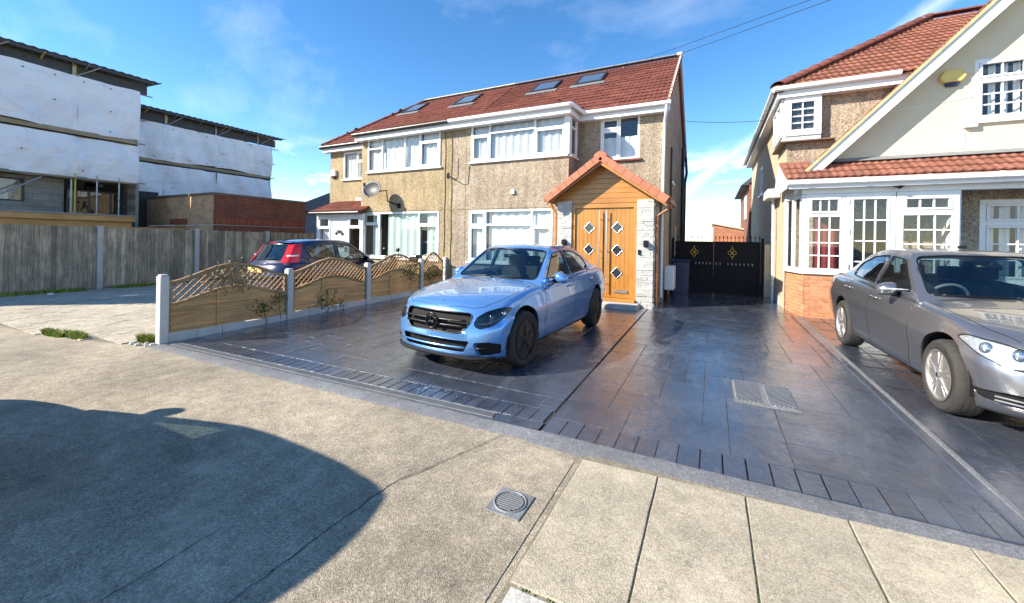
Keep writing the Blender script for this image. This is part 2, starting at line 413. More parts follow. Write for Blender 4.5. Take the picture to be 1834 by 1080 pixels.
def wrap_mat():
    m, nt, b = nt_new('sheeting'); n = NB(nt)
    p = n.pos()
    f = n.noise(n.map(p, (1, 0.5, 1.3)), 1.1, 7, 0.6)
    c = n.mix(n.ramp(f, [(0.3, 0), (0.7, 1)]), (0.74, 0.76, 0.79), (0.88, 0.89, 0.90))
    c = n.mix(n.ramp(n.noise(n.map(p, (1, 2.0, 0.15)), 3.0, 5, 0.6), [(0.55, 0), (0.8, 0.35)]), c, (0.62, 0.63, 0.64))
    nt.links.new(c, b.inputs['Base Color']); b.inputs['Roughness'].default_value = 0.55
    wr = n.math('ADD', n.noise(p, 0.9, 4, 0.55), n.math('MULTIPLY', n.noise(n.map(p, (1, 0.8, 1.5), (0.5, 0, 0)), 2.6, 3, 0.5), 0.35))
    nt.links.new(n.bump(wr, 0.8, 0.22), b.inputs['Normal'])
    MATS['sheeting'] = m
wrap_mat()

# ------------------------------------------------------------------ mesh helpers
class MB:
    def __init__(s): s.v = []; s.f = []
    def quad(s, a, b, c, d):
        i = len(s.v); s.v += [tuple(a), tuple(b), tuple(c), tuple(d)]; s.f.append((i, i+1, i+2, i+3)); return s
    def poly(s, pts):
        i = len(s.v); s.v += [tuple(p) for p in pts]; s.f.append(tuple(range(i, i + len(pts)))); return s
    def box(s, x0, x1, y0, y1, z0, z1):
        i = len(s.v)
        s.v += [(x0,y0,z0),(x1,y0,z0),(x1,y1,z0),(x0,y1,z0),(x0,y0,z1),(x1,y0,z1),(x1,y1,z1),(x0,y1,z1)]
        s.f += [(i,i+3,i+2,i+1),(i+4,i+5,i+6,i+7),(i,i+1,i+5,i+4),(i+1,i+2,i+6,i+5),(i+2,i+3,i+7,i+6),(i+3,i,i+4,i+7)]
        return s
    def obox(s, o, u, v, n, u0, u1, v0, v1, n0, n1):
        """box in the frame o,u,v,n"""
        o, u, v, n = map(Vector, (o, u, v, n)); i = len(s.v)
        for c in (n0, n1):
            for a, b in ((u0, v0), (u1, v0), (u1, v1), (u0, v1)):
                s.v.append(tuple(o + u*a + v*b + n*c))
        s.f += [(i,i+3,i+2,i+1),(i+4,i+5,i+6,i+7),(i,i+1,i+5,i+4),(i+1,i+2,i+6,i+5),(i+2,i+3,i+7,i+6),(i+3,i,i+4,i+7)]
        return s
    def prism(s, pts, d):
        """closed polygon pts extruded along vector d"""
        d = Vector(d); i = len(s.v); n = len(pts)
        s.v += [tuple(p) for p in pts] + [tuple(Vector(p) + d) for p in pts]
        s.f += [tuple(range(i + n - 1, i - 1, -1)), tuple(range(i + n, i + 2*n))]
        s.f += [(i+k, i+(k+1) % n, i+n+(k+1) % n, i+n+k) for k in range(n)]
        return s
    def bar(s, a, b, w, h=None, up=(0, 0, 1)):
        a, b = Vector(a), Vector(b); h = h or w
        d = (b - a); L = d.length; d.normalize()
        up = Vector(up)
        if abs(d.dot(up)) > 0.99: up = Vector((1, 0, 0))
        x = d.cross(up).normalized(); y = x.cross(d)
        return s.obox(a, x, y, d, -w/2, w/2, -h/2, h/2, 0, L)
    def tube(s, pts, r, seg=8, closed=False, cap=True):
        pts = [Vector(p) for p in pts]; n = len(pts); i0 = len(s.v)
        rr = r if isinstance(r, (list, tuple)) else [r] * n
        prev = None
        for k, p in enumerate(pts):
            if closed: t = pts[(k+1) % n] - pts[k-1]
            else: t = pts[min(k+1, n-1)] - pts[max(k-1, 0)]
            t.normalize()
            if prev is None:
                up = Vector((0, 0, 1)) if abs(t.z) < 0.9 else Vector((1, 0, 0))
                x = t.cross(up).normalized()
            else:
                x = prev - t * prev.dot(t)
                x = x.normalized() if x.length > 1e-6 else t.orthogonal().normalized()
            prev = x; y = t.cross(x)
            for q in range(seg):
                a = 2*math.pi*q/seg
                s.v.append(tuple(p + (x*math.cos(a) + y*math.sin(a)) * rr[k]))
        m = n if closed else n - 1
        for k in range(m):
            for q in range(seg):
                a, b = i0 + k*seg, i0 + ((k+1) % n)*seg
                s.f.append((a+q, a+(q+1) % seg, b+(q+1) % seg, b+q))
        if cap and not closed:
            s.f.append(tuple(i0 + q for q in range(seg-1, -1, -1)))
            s.f.append(tuple(i0 + (n-1)*seg + q for q in range(seg)))
        return s
    def lathe(s, prof, o=(0,0,0), axis='z', seg=24, closed=False):
        """prof: (radius, height) list"""
        i0 = len(s.v); n = len(prof); o = Vector(o)
        for r, h in prof:
            for q in range(seg):
                a = 2*math.pi*q/seg; c, d = r*math.cos(a), r*math.sin(a)
                p = {'z': (c, d, h), 'x': (h, c, d), 'y': (d, h, c)}[axis]
                s.v.append(tuple(o + Vector(p)))
        for k in range(n if closed else n-1):
            for q in range(seg):
                a, b = i0 + k*seg, i0 + ((k+1) % n)*seg
                s.f.append((a+q, a+(q+1) % seg, b+(q+1) % seg, b+q))
        if not closed:
            if prof[0][0] > 1e-4: s.f.append(tuple(i0+q for q in range(seg-1, -1, -1)))
            if prof[-1][0] > 1e-4: s.f.append(tuple(i0+(n-1)*seg+q for q in range(seg)))
        return s
    def grid(s, rows):
        i0 = len(s.v); n = len(rows[0])
        for r in rows: s.v += [tuple(p) for p in r]
        for j in range(len(rows)-1):
            for k in range(n-1):
                a = i0 + j*n + k
                s.f.append((a, a+1, a+n+1, a+n))
        return s
    def mesh(s, name, mat, smooth=False, fix=True):
        me = bpy.data.meshes.new(name)
        me.from_pydata(s.v, [], s.f)
        if fix:
            bm = bmesh.new(); bm.from_mesh(me)
            bmesh.ops.remove_doubles(bm, verts=bm.verts, dist=1e-5)
            bmesh.ops.recalc_face_normals(bm, faces=bm.faces)
            bm.to_mesh(me); bm.free()
        if smooth is True:
            for p in me.polygons: p.use_smooth = True
        elif smooth:
            for p in me.polygons: p.use_smooth = True
            me.set_sharp_from_angle(angle=R(smooth))
        if mat: me.materials.append(MATS[mat])
        return me
    def build(s, name, mat, parent=None, smooth=False, bevel=0.0, fix=True):
        return mobj(name, s.mesh(name, mat, smooth, fix), parent, bevel)

def mobj(name, me, parent=None, bevel=0.0):
    o = bpy.data.objects.new(name, me)
    COL.objects.link(o)
    if parent is not None:
        o.parent = parent
        o.matrix_parent_inverse = PINV.get(parent.name, Matrix.Identity(4))
    if bevel:
        md = o.modifiers.new('bevel', 'BEVEL'); md.width = bevel; md.segments = 2; md.limit_method = 'ANGLE'; md.angle_limit = R(35)
    return o
PINV = {}      # parents whose children are modelled in world space
def tag(o, label=None, cat=None, group=None, kind=None):
    if label: o['label'] = label
    if cat: o['category'] = cat
    if group: o['group'] = group
    if kind: o['kind'] = kind
    return o
def thing(name, label, cat, loc=(0,0,0), group=None, world=True):
    """Empty at the base of a thing; with world=True its parts are modelled in world coordinates"""
    o = bpy.data.objects.new(name, None); COL.objects.link(o)
    o.location = loc; o.empty_display_size = 0.2
    if world: PINV[o.name] = Matrix.Translation(Vector(loc)).inverted()
    return tag(o, label, cat, group)
def sub(name, mb, mat, parent, **k):
    """sub-part: parent is itself a mesh part without transform"""
    return mb.build(name, mat, parent, **k)
def inst(name, me, parent, mat4):
    o = bpy.data.objects.new(name, me); COL.objects.link(o); o.parent = parent
    o.matrix_parent_inverse = PINV.get(parent.name, Matrix.Identity(4))
    o.matrix_basis = mat4
    return o
def frame(o, u, v, n):
    m = Matrix.Identity(4)
    for i, a in enumerate((u, v, n)):
        for k in range(3): m[k][i] = a[k]
    for k in range(3): m[k][3] = o[k]
    return m
def pip(x, y, poly):
    c = False; n = len(poly); j = n - 1
    for i in range(n):
        xi, yi = poly[i]; xj, yj = poly[j]
        if (yi > y) != (yj > y) and x < (xj - xi) * (y - yi) / (yj - yi) + xi: c = not c
        j = i
    return c
CAMP = Vector((0, 0, 1.6))
SLOPE = 0.016
def gz(y): return max(0.0, SLOPE * (y - 3.1))
# ------------------------------------------------------------------ ground
def structure(o): o['kind'] = 'structure'; return o
mb = MB(); mb.box(-260, 260, -120, 380, -0.4, 0.0)
structure(mb.build('ground', 'tarmac'))

# road crossover: old tarmac bays with open seams between them
mb = MB()
mb.poly([(-1.84, 1.0, .004), (-0.87, 1.0, .004), (-0.87, 2.80, .004), (-1.40, 2.86, .004), (-1.84, 1.97, .004)])
pav = structure(mb.build('pavement_patch', 'tarmac_patch'))
mb = MB()
def wob(a, b, n, amp, w, z):
    a, b = Vector(a), Vector(b); d = (b - a).normalized(); s = Vector((-d.y, d.x, 0)); L, Rr = [], []
    for i in range(n + 1):
        p = a.lerp(b, i / n) + s * rnd.uniform(-amp, amp); ww = w * rnd.uniform(.4, 1.3)
        L.append(p + s * ww); Rr.append(p - s * ww)
    for q in L + Rr: q.z = z
    return [L, Rr]
for a, b in (((-1.50, 2.9), (-1.84, 1.97)), ((-1.84, 1.97), (-1.85, 0.6)), ((-2.36, 1.24), (-2.33, 0.3))):
    mb.grid(wob((*a, 0), (*b, 0), 30, .008, .0035, .0075))
structure(mb.build('seam', 'joint_dark'))

# concrete paving slabs of the footway, one object each
foot = structure(MB().box(-0.83, 16.0, 0.9, 2.96, -.05, 0.009).build('pavement', 'joint_sand'))
xs = [-0.82 + 0.517 * i for i in range(0, 30)]
def edge_y(x): return 2.80 + 0.075 * (x + 1.35) if x < 1.6 else 3.02 + 0.01 * (x - 1.6)
for i in range(len(xs) - 1):
    x0, x1 = xs[i] + .0045, xs[i + 1] - .0045
    rows = [(1.655, None)] if i % 2 == 0 else [(1.655, None)]
    y0, y1a, y1b = 1.662, edge_y(x0) - .01, edge_y(x1) - .01
    zt = .016 + rnd.uniform(-.003, .003)
    ring = []
    for (ax, ay), (bx_, by_) in zip([(x0, y0), (x1, y0), (x1, y1b), (x0, y1a)], [(x1, y0), (x1, y1b), (x0, y1a), (x0, y0)]):
        for k in range(9):
            t = k / 9; j = .0 if k == 0 else rnd.uniform(-.0035, .0012); nx, ny = (by_ - ay), -(bx_ - ax); ll = math.hypot(nx, ny)
            ring.append((ax + (bx_ - ax) * t + nx / ll * j, ay + (by_ - ay) * t + ny / ll * j, -.03))
    m2 = MB(); m2.prism(ring, (0, 0, .03 + zt))
    m2.build('paving_slab', 'slab', foot, bevel=.004)
for i in range(0, 16):
    x0 = -0.80 + 0.915 * i
    MB().box(x0, x0 + .905, 1.50, 1.645, -.03, .014 + rnd.uniform(-.002, .002)).build('kerb_stone', 'kerb_pale', foot, bevel=.006)
# moss in the joint between kerb and slabs
mb = MB()
for i in range(140):
    x = rnd.uniform(-.8, 1.2); mb.lathe([(0.0001, .018), (.005, .014), (.007, .004)], (x, 1.653 + rnd.uniform(-.007, .007), 0), 'z', 5)
for k, n in ((1, 20), (2, 44), (3, 10)):
    for i in range(n):
        mb.lathe([(0.0001, .016), (.004, .012), (.005, .004)], (xs[k] + rnd.uniform(-.006, .006), rnd.uniform(1.67, 2.5), 0), 'z', 5)
tag(mb.build('moss', 'leaf'), 'green brown moss filling the joints between pavement slabs', 'moss', kind='stuff')

# ------------------------------------------------------------------ imprinted driveway
X0, X1 = -7.10, 1.56
def dz(y): return SLOPE * (y - 3.1) + .016
XC = -1.27                                      # construction joint between the two bays
mb = MB()
def sheet(mb, pts, t=0.25, up=0.0):
    mb.prism([(x, y, dz(y) - t) for x, y in pts], (0, 0, t + up))
sheet(mb, [(X0, 3.05), (X1, 3.14), (X1, 19.0), (X0, 19.0)], .25, -.012)
drive = structure(mb.build('driveway', 'joint_dark'))
# smooth concrete edging towards the footway
mb = MB()
def strip(a, b, n, d0, d1, jit):
    lo, hi = [], []
    for i in range(n + 1):
        x = a[0] + (b[0] - a[0]) * i / n; y = a[1] + (b[1] - a[1]) * i / n
        lo.append((x, y - d0 + rnd.uniform(-jit, jit), .001)); hi.append((x, y + d1, .016))
    mid = [(x, y + .035, .012) for x, y, z in lo]
    mb.grid([lo, mid, hi])
strip((X0 - .15, 2.88), (XC - .03, 3.08), 60, .17, .0, .012)
strip((XC - .03, 3.08), (XC + .02, 3.085), 2, .20, .0, .01)
mb.build('edging', 'edge_strip', drive, smooth=True)
mb = MB()
strip((XC + .02, 3.085), (X1 + 5.0, 3.22), 50, .20, .0, .010)
mb.build('edging', 'edge_strip', drive, smooth=True)
# soldier course of imprinted setts
def stone(name, x0, x1, y0, y1, z, mat='driveway', parent=None, g=.006, h=.012, b=.005, yb=None):
    """bevelled sett whose top follows the slope of the drive; yb gives y of (x0,x1) for skewed rows"""
    x0 += g; x1 -= g
    ya0, ya1, yb0, yb1 = (y0 + g, y0 + g, y1 - g, y1 - g) if yb is None else (yb[0] + g, yb[1] + g, yb[2] - g, yb[3] - g)
    P = [(x0, ya0), (x1, ya1), (x1, yb1), (x0, yb0)]
    cx = sum(p[0] for p in P) / 4; cy = sum(p[1] for p in P) / 4
    m = MB(); i = 0
    bot = [(x, y, dz(y) - .03) for x, y in P]
    mid = [(x, y, dz(y) - b + z) for x, y in P]
    top = [(x + (b if x < cx else -b), y + (b if y < cy else -b), dz(y) + z) for x, y in P]
    m.v = bot + mid + top
    for k in range(4):
        q = (k + 1) % 4
        m.f += [(k, q, 4 + q, 4 + k), (4 + k, 4 + q, 8 + q, 8 + k)]
    m.f.append((8, 9, 10, 11))
    if parent is None: return m
    return m.build(name, mat, parent, fix=False)
def ysold(x): return 2.88 + (x - (X0)) * (0.20 / 5.83) if x < XC else 3.085 + (x - XC) * 0.026
x = X0 + .0
while x < XC - .05:
    w = .135; x1 = min(x + w, XC - .012)
    a, b = ysold(x) + .155, ysold(x1) + .155
    stone('sett', x, x1, 0, 0, rnd.uniform(-.0015, .001), parent=drive, yb=(a, b, a + .26, b + .26), g=rnd.uniform(.0015, .0045))
    x += w
x = XC + .015
while x < X1 - .05:
    w = .15; x1 = min(x + w, X1)
    a, b = ysold(x), ysold(x1)
    stone('sett', x, x1, 0, 0, rnd.uniform(-.0015, .001), parent=drive, yb=(a, b, a + .29, b + .29), g=rnd.uniform(.0010, .0042))
    x += w
# plain band beside the drain, joint line between the bays
mb = MB()
pts = []
n = 40
lo = [(X0 + (XC - .01 - X0) * i / n, ysold(X0 + (XC - .01 - X0) * i / n) - .002, .0165) for i in range(n + 1)]
mi = [(p[0], p[1] + .152, .018) for p in lo]
mb.grid([lo, mi]); mb.build('drain_bed', 'driveway', drive)
# random ashlar pattern
def ashlar(x0, x1, y0, y1, cell, seed, yfun):
    r = random.Random(seed)
    nx = int(round((x1 - x0) / cell)); ny = int(round((y1 - y0) / cell)); cw = (x1 - x0) / nx; chh = (y1 - y0) / ny
    used = [[False] * ny for _ in range(nx)]; out = []
    sizes = [(2, 1), (3, 2), (2, 2), (1, 2), (3, 1), (4, 2), (2, 3), (1, 1)]
    for j in range(ny):
        for i in range(nx):
            if used[i][j]: continue
            r.shuffle(sizes)
            for sx, sy in sorted(sizes, key=lambda q: -q[0] * q[1] + r.uniform(0, 5)):
                if i + sx > nx or j + sy > ny: continue
                if any(used[i + a][j + b] for a in range(sx) for b in range(sy)): continue
                for a in range(sx):
                    for b in range(sy): used[i + a][j + b] = True
                out.append((x0 + i * cw, x0 + (i + sx) * cw, y0 + j * chh, y0 + (j + sy) * chh)); break
    return out
cells = ashlar(X0, XC - .012, 3.36, 9.8, .20, 3, None) + ashlar(XC + .012, X1, 3.42, 13.2, .205, 5, None)
cells.sort(key=lambda c: (c[0] + c[1]) ** 2 / 4 + (c[2] + c[3]) ** 2 / 4)
rest = MB()
for k, (a, b, c, d) in enumerate(cells):
    z = rnd.uniform(-.0018, .0012)
    yb = None
    if c < 3.37 and b < XC:
        yb = (ysold(a) + .415, ysold(b) + .415, d, d)
    elif c < 3.43 and a > XC - .01:
        yb = (ysold(a) + .29, ysold(b) + .29, d, d)
    if k < 290:
        stone('stamped_stone', a, b, c, d, z, parent=drive, g=rnd.choice((.0003, .0005, .0008, .0018)), b=.004, yb=yb)
    else:
        m = stone('x', a, b, c, d, z, g=rnd.choice((.0003, .0005, .0008, .0018)), b=.004, yb=yb)
        i0 = len(rest.v); rest.v += m.v; rest.f += [tuple(i + i0 for i in f) for f in m.f]
tag(rest.build('stamped_stone', 'driveway', drive, fix=False), kind='stuff')
# passage behind the gate
mb = MB(); mb.prism([(-1.2, 13.2, -.1), (1.56, 13.2, -.1), (1.56, 30, -.1), (-1.2, 30, -.1)], (0, 0, .1 + .163))
structure(mb.build('passage', 'concrete'))

# linear drain with slotted grating
dr = thing('channel_drain', 'long dark slotted drainage channel across the front of the driveway', 'drain', (-4.2, 2.95, .008))
a, b = Vector((-6.95, ysold(-6.95) + .03, .0)), Vector((-1.72, ysold(-1.72) + .03, .0))
d = (b - a).normalized(); s = Vector((-d.y, d.x, 0)); L = (b - a).length
mb = MB(); mb.obox(a, d, s, (0, 0, 1), 0, L, 0, .105, -.05, .0205); mb.build('channel_body', 'joint_dark', dr)
for v in (0, .098):
    mb = MB(); mb.obox(a, d, s, (0, 0, 1), 0, L, v, v + .010, .0, .0255); mb.build('grating_rail', 'lead', dr)
mb = MB(); k = 0.0
while k < L - .01:
    mb.obox(a, d, s, (0, 0, 1), k, k + .012, .012, .096, .0, .0245); k += .026
tag(mb.build('grating_bar', 'lead', dr), kind='stuff')

# inspection cover in the drive
cv = thing('manhole_cover', 'rectangular two-leaf patterned metal manhole cover set in the dark driveway', 'manhole cover', (.49, 4.87, dz(4.87)))
def cover(par, x0, x1, y0, y1, split=True):
    z = dz((y0 + y1) / 2) + .004
    MB().box(x0 - .02, x1 + .02, y0 - .02, y1 + .02, z - .05, z).build('frame', 'edge_strip', par)
    leaves = [(x0, (x0 + x1) / 2 - .028), ((x0 + x1) / 2 + .028, x1)]
    for p, q in leaves:
        lf = MB().box(p, q, y0, y1, z - .02, z + .006).build('leaf', 'edge_strip', par, bevel=.003)
        m = MB(); w = .035; i = 0; y = y0 - (q - p)
        while y < y1:
            aa, bb = max(y, y0 + .03), min(y + (q - p), y1 - .03)
            if bb - aa > .02:
                m.bar((p + (aa - y), aa, z + .009), (p + (bb - y), bb, z + .009), .014, .008)
            y += w
        m.build('tread', 'lead', lf)
    MB().box((x0 + x1) / 2 - .026, (x0 + x1) / 2 + .026, y0, y1, z - .02, z + .008).build('centre_bar', 'edge_strip', par)
cover(cv, .24, .75, 4.55, 5.22)
# small round stopcock cover in the footway
st = thing('stopcock_cover', 'small square grey cover with a round lid in the beige footway', 'utility cover', (-1.07, 2.16, 0))
MB().box(-1.185, -.955, 2.045, 2.285, -.05, .012).build('frame', 'edge_strip', st, bevel=.004)
m = MB(); m.lathe([(.0001, .016), (.088, .016), (.092, .013)], (-1.07, 2.165, 0), 'z', 32); lid = m.build('lid', 'dish_grey', st)
m = MB(); m.lathe([(.090, .0125), (.094, .019), (.099, .019), (.102, .0125)], (-1.07, 2.165, 0), 'z', 32, ); m.build('lid_ring', 'lead', st)
m = MB()
for k in range(-4, 5):
    h = math.sqrt(max(0, .082 ** 2 - (k * .018) ** 2))
    m.box(-1.07 - h, -1.07 + h, 2.165 + k * .018 - .004, 2.165 + k * .018 + .004, .0155, .0195)
m.build('ribs', 'lead', lid)

# pale kerb line between the two drives, second drive
mb = MB()
mb.prism([(1.56, 3.2, -.1), (1.70, 3.2, -.1), (1.66, 10.05, -.1), (1.50, 10.05, -.1)], (0, 0, .1))
for i in range(4): mb.v[4 + i] = (mb.v[4 + i][0], mb.v[4 + i][1], dz(mb.v[4 + i][1]) + .014)
kb = structure(mb.build('kerb', 'driveway', bevel=.01))
mb = MB(); mb.bar((1.655, 3.25, dz(3.25) + .013), (1.615, 10.0, dz(10.0) + .013), .04, .02); mb.build('kerb_edge', 'edge_strip', kb, bevel=.006)
mb = MB(); sheet(mb, [(1.70, 3.22), (12, 3.3), (12, 12), (1.66, 12)], .25, .0)
d2 = structure(mb.build('neighbour_driveway', 'driveway'))
for k in range(9):
    y = 3.6 + k * .75
    mm = MB()
    for i in range(20):
        x = 1.75 + i * .4; mm.bar((x, y + rnd.uniform(-.01, .01), dz(y) + .001), (x + .4, y + rnd.uniform(-.01, .01), dz(y) + .001), .010, .004)
    mm.build('joint_line', 'joint_dark', d2)
for k in range(7):
    x = 2.0 + k * .72; mm = MB(); mm.bar((x, 3.4, dz(3.4) + .001), (x, 11.5, dz(11.5) + .001), .010, .004); mm.build('joint_line', 'joint_dark', d2)

# block paving of the left forecourt
mb = MB(); mb.prism([(-16.0, 2.35, -.1), (-10.7, 2.12, -.1), (-8.9, 2.32, -.1), (-7.8, 2.58, -.1), (-7.32, 2.86, -.1), (-7.22, 9.8, -.1), (-16.0, 13, -.1)], (0, 0, .104))
fc = structure(mb.build('forecourt', 'joint_sand'))
outline = [(-15.7, 2.4), (-10.7, 2.16), (-8.9, 2.36), (-7.8, 2.62), (-7.34, 2.95), (-7.30, 9.7), (-15.7, 12)]
blocks = []
y = 2.2; row = 0
while y < 10:
    x = -15.7 + (row % 2) * .15
    while x < -7.3:
        w = .30
        if pip(x + w / 2, y + .1, outline): blocks.append((x, y))
        x += w
    y += .20; row += 1
blocks.sort(key=lambda b: b[0] ** 2 + b[1] ** 2 + (0 if b[1] < 5 else 1000))
me = MB().box(-.144, .144, -.094, .094, -.03, .0).mesh('paver', 'block_paving')
for v in me.vertices: pass
mrest = MB()
for k, (x, y) in enumerate(blocks):
    z = .014 + rnd.uniform(-.004, .003)
    if k < 295:
        o = inst('paver', me, fc, Matrix.Translation((x + .15, y + .1, z)) @ Matrix.Rotation(rnd.uniform(-.012, .012), 4, 'Z'))
    else:
        mrest.box(x + .006, x + .294, y + .006, y + .194, -.02, z)
tag(mrest.build('paver', 'block_paving', fc, fix=False), kind='stuff')

# grass and weeds at the edges of the forecourt
def tuft(name, pts, n, h, mat, label, cat, kind='stuff', w=.006):
    m = MB()
    for i in range(n):
        cx, cy, rx, ry = pts[i % len(pts)]
        while True:
            a, b = rnd.uniform(-1, 1), rnd.uniform(-1, 1)
            if a * a + b * b < 1: break
        p = Vector((cx + a * rx, cy + b * ry, .0)); hh = h * rnd.uniform(.4, 1.1); an = rnd.uniform(0, 6.3); ln = rnd.uniform(.1, .8) * hh
        d = Vector((math.cos(an), math.sin(an), 0)); s = Vector((-d.y, d.x, 0)) * w * rnd.uniform(.7, 1.4)
        q = p + d * ln * .4 + Vector((0, 0, hh * .6)); t = p + d * ln + Vector((0, 0, hh))
        k = len(m.v); m.v += [tuple(p - s), tuple(p + s), tuple(q + s * .7), tuple(q - s * .7), tuple(t)]
        m.f += [(k, k + 1, k + 2, k + 3), (k + 3, k + 2, k + 4)]
    return tag(m.build(name, mat, fix=False), label, cat, kind=kind)
tuft('grass', [(-9.2, 2.34, .35, .07), (-8.75, 2.46, .38, .08)], 2600, .085, 'grass', 'strip of yellow green grass on the edge of the pale forecourt', 'grass')
tuft('weeds', [(-7.5, 2.86, .2, .08), (-7.36, 3.0, .12, .16)], 1300, .12, 'grass', 'clump of bright weeds at the foot of the first concrete fence post', 'weeds')
tuft('weeds', [(-15.45, 4.1, .12, .5), (-15.5, 3.2, .15, .7), (-15.5, 5.6, .1, .5)], 1400, .13, 'grass', 'low weeds along the bottom of the tall grey board fence', 'weeds', w=.01)
# rubble by the first post
for k in range(7):
    m = MB(); r = rnd.uniform(.025, .06); c = (-7.45 + rnd.uniform(-.22, .3), 2.74 + rnd.uniform(-.05, .06), r * .3)
    m.lathe([(.0001, r * .6), (r * .6, r * .5), (r, 0), (r * .7, -r * .4)], c, 'z', 6)
    o = m.build('rubble_stone', 'concrete')
    tag(o, 'one of the small broken concrete lumps by the first fence post', 'stone', 'rubble by the fence post')
# ------------------------------------------------------------------ cars
def interp(xs, ys, x):
    """monotone-ish cubic (Catmull-Rom) interpolation through control points"""
    n = len(xs)
    if x <= xs[0]: return ys[0]
    if x >= xs[-1]: return ys[-1]
    for i in range(n - 1):
        if x <= xs[i + 1]: break
    h = xs[i + 1] - xs[i]; t = (x - xs[i]) / h
    def sl(k):
        if k == 0: return (ys[1] - ys[0]) / (xs[1] - xs[0])
        if k == n - 1: return (ys[-1] - ys[-2]) / (xs[-1] - xs[-2])
        a = (ys[k] - ys[k-1]) / (xs[k] - xs[k-1]); b = (ys[k+1] - ys[k]) / (xs[k+1] - xs[k])
        return 0.0 if a * b <= 0 else 2 * a * b / (a + b)
    m0, m1 = sl(i) * h, sl(i + 1) * h
    return (2*t**3 - 3*t*t + 1) * ys[i] + (t**3 - 2*t*t + t) * m0 + (-2*t**3 + 3*t*t) * ys[i+1] + (t**3 - t*t) * m1
def curve(*pts):
    xs = [p[0] for p in pts]; ys = [p[1] for p in pts]
    return lambda x: interp(xs, ys, x)

def cube_mesh(pos, A, T, C, bottom=False):
    """surface of a deformed box; pos(a,t,c) with parameter lists A (-1..1), T (0..1), C (0..1)"""
    bm = bmesh.new(); V = {}
    def v(i, j, k):
        if (i, j, k) not in V: V[i, j, k] = bm.verts.new(pos(A[i], T[j], C[k]))
        return V[i, j, k]
    na, nt_, nc = len(A) - 1, len(T) - 1, len(C) - 1
    def q(*ids): bm.faces.new([v(*i) for i in ids])
    for i in range(na):
        for j in range(nt_):
            q((i, j, nc), (i+1, j, nc), (i+1, j+1, nc), (i, j+1, nc))
            if bottom: q((i, j, 0), (i, j+1, 0), (i+1, j+1, 0), (i+1, j, 0))
        for k in range(nc):
            q((i, 0, k), (i+1, 0, k), (i+1, 0, k+1), (i, 0, k+1))
            q((i, nt_, k), (i, nt_, k+1), (i+1, nt_, k+1), (i+1, nt_, k))
    for j in range(nt_):
        for k in range(nc):
            q((0, j, k), (0, j, k+1), (0, j+1, k+1), (0, j+1, k))
            q((na, j, k), (na, j+1, k), (na, j+1, k+1), (na, j, k+1))
    bm.normal_update()
    return bm

AX = {'side': ((0, 1, 0), (0, 0, 1), (1, 0, 0)), 'front': ((1, 0, 0), (0, 0, 1), (0, 1, 0)), 'top': ((1, 0, 0), (0, 1, 0), (0, 0, 1))}
def cut_panel(bm, poly, view, filt):
    """cut bm along the polygon (2D in the given view) and return the faces inside; filt(centre, normal) limits it"""
    U, V_, D = map(Vector, AX[view])
    mn = [min(p[i] for p in poly) for i in (0, 1)]; mx = [max(p[i] for p in poly) for i in (0, 1)]
    pad = .02
    def near(f):
        if not filt(f.calc_center_median(), f.normal): return False
        us = [w.co.dot(U) for w in f.verts]; vs = [w.co.dot(V_) for w in f.verts]
        return max(us) > mn[0] - pad and min(us) < mx[0] + pad and max(vs) > mn[1] - pad and min(vs) < mx[1] + pad
    n = len(poly)
    for i in range(n):
        a, b = poly[i], poly[(i + 1) % n]
        e = U * (b[0] - a[0]) + V_ * (b[1] - a[1])
        nrm = e.cross(D)
        if nrm.length < 1e-9: continue
        fs = []
        lo = [min(a[k], b[k]) - .01 for k in (0, 1)]; hi = [max(a[k], b[k]) + .01 for k in (0, 1)]
        for f in bm.faces:
            if near(f):
                us = [w.co.dot(U) for w in f.verts]; vs = [w.co.dot(V_) for w in f.verts]
                if max(us) > lo[0] and min(us) < hi[0] and max(vs) > lo[1] and min(vs) < hi[1]: fs.append(f)
        geom = list({x for f in fs for x in (list(f.verts) + list(f.edges))}) + fs
        if geom:
            bmesh.ops.bisect_plane(bm, geom=geom, dist=1e-5, plane_co=U * a[0] + V_ * a[1], plane_no=nrm.normalized())
    bm.normal_update()
    out = []
    for f in bm.faces:
        c = f.calc_center_median()
        if filt(c, f.normal) and pip(c.dot(U), c.dot(V_), poly): out.append(f)
    return out
def take(bm, faces):
    """move faces into a new bmesh"""
    nb = bmesh.new(); vm = {}
    for f in faces:
        vs = []
        for w in f.verts:
            if w not in vm:
                vm[w] = nb.verts.new(w.co)
            vs.append(vm[w])
        try: nb.faces.new(vs)
        except ValueError: pass
    if faces: bmesh.ops.delete(bm, geom=faces, context='FACES')
    nb.normal_update()
    return nb
def main_island(fs):
    """largest edge-connected group of faces"""
    left = set(fs); best = []
    while left:
        st = [left.pop()]; isl = list(st)
        while st:
            f = st.pop()
            for e in f.edges:
                for g in e.link_faces:
                    if g in left: left.discard(g); st.append(g); isl.append(g)
        if len(isl) > len(best): best = isl
    return best
def loops_of(bm):
    """boundary loops as lists of points"""
    ed = {}
    for e in bm.edges:
        if len(e.link_faces) == 1:
            for a, b in ((e.verts[0], e.verts[1]), (e.verts[1], e.verts[0])): ed.setdefault(a, []).append(b)
    seen = set(); out = []
    for s in ed:
        if s in seen: continue
        lp = [s]; seen.add(s); cur = s
        while True:
            nx = [w for w in ed[cur] if w not in seen]
            if not nx: break
            cur = nx[0]; seen.add(cur); lp.append(cur)
        if len(lp) > 5: out.append([w.co.copy() for w in lp])
    return out
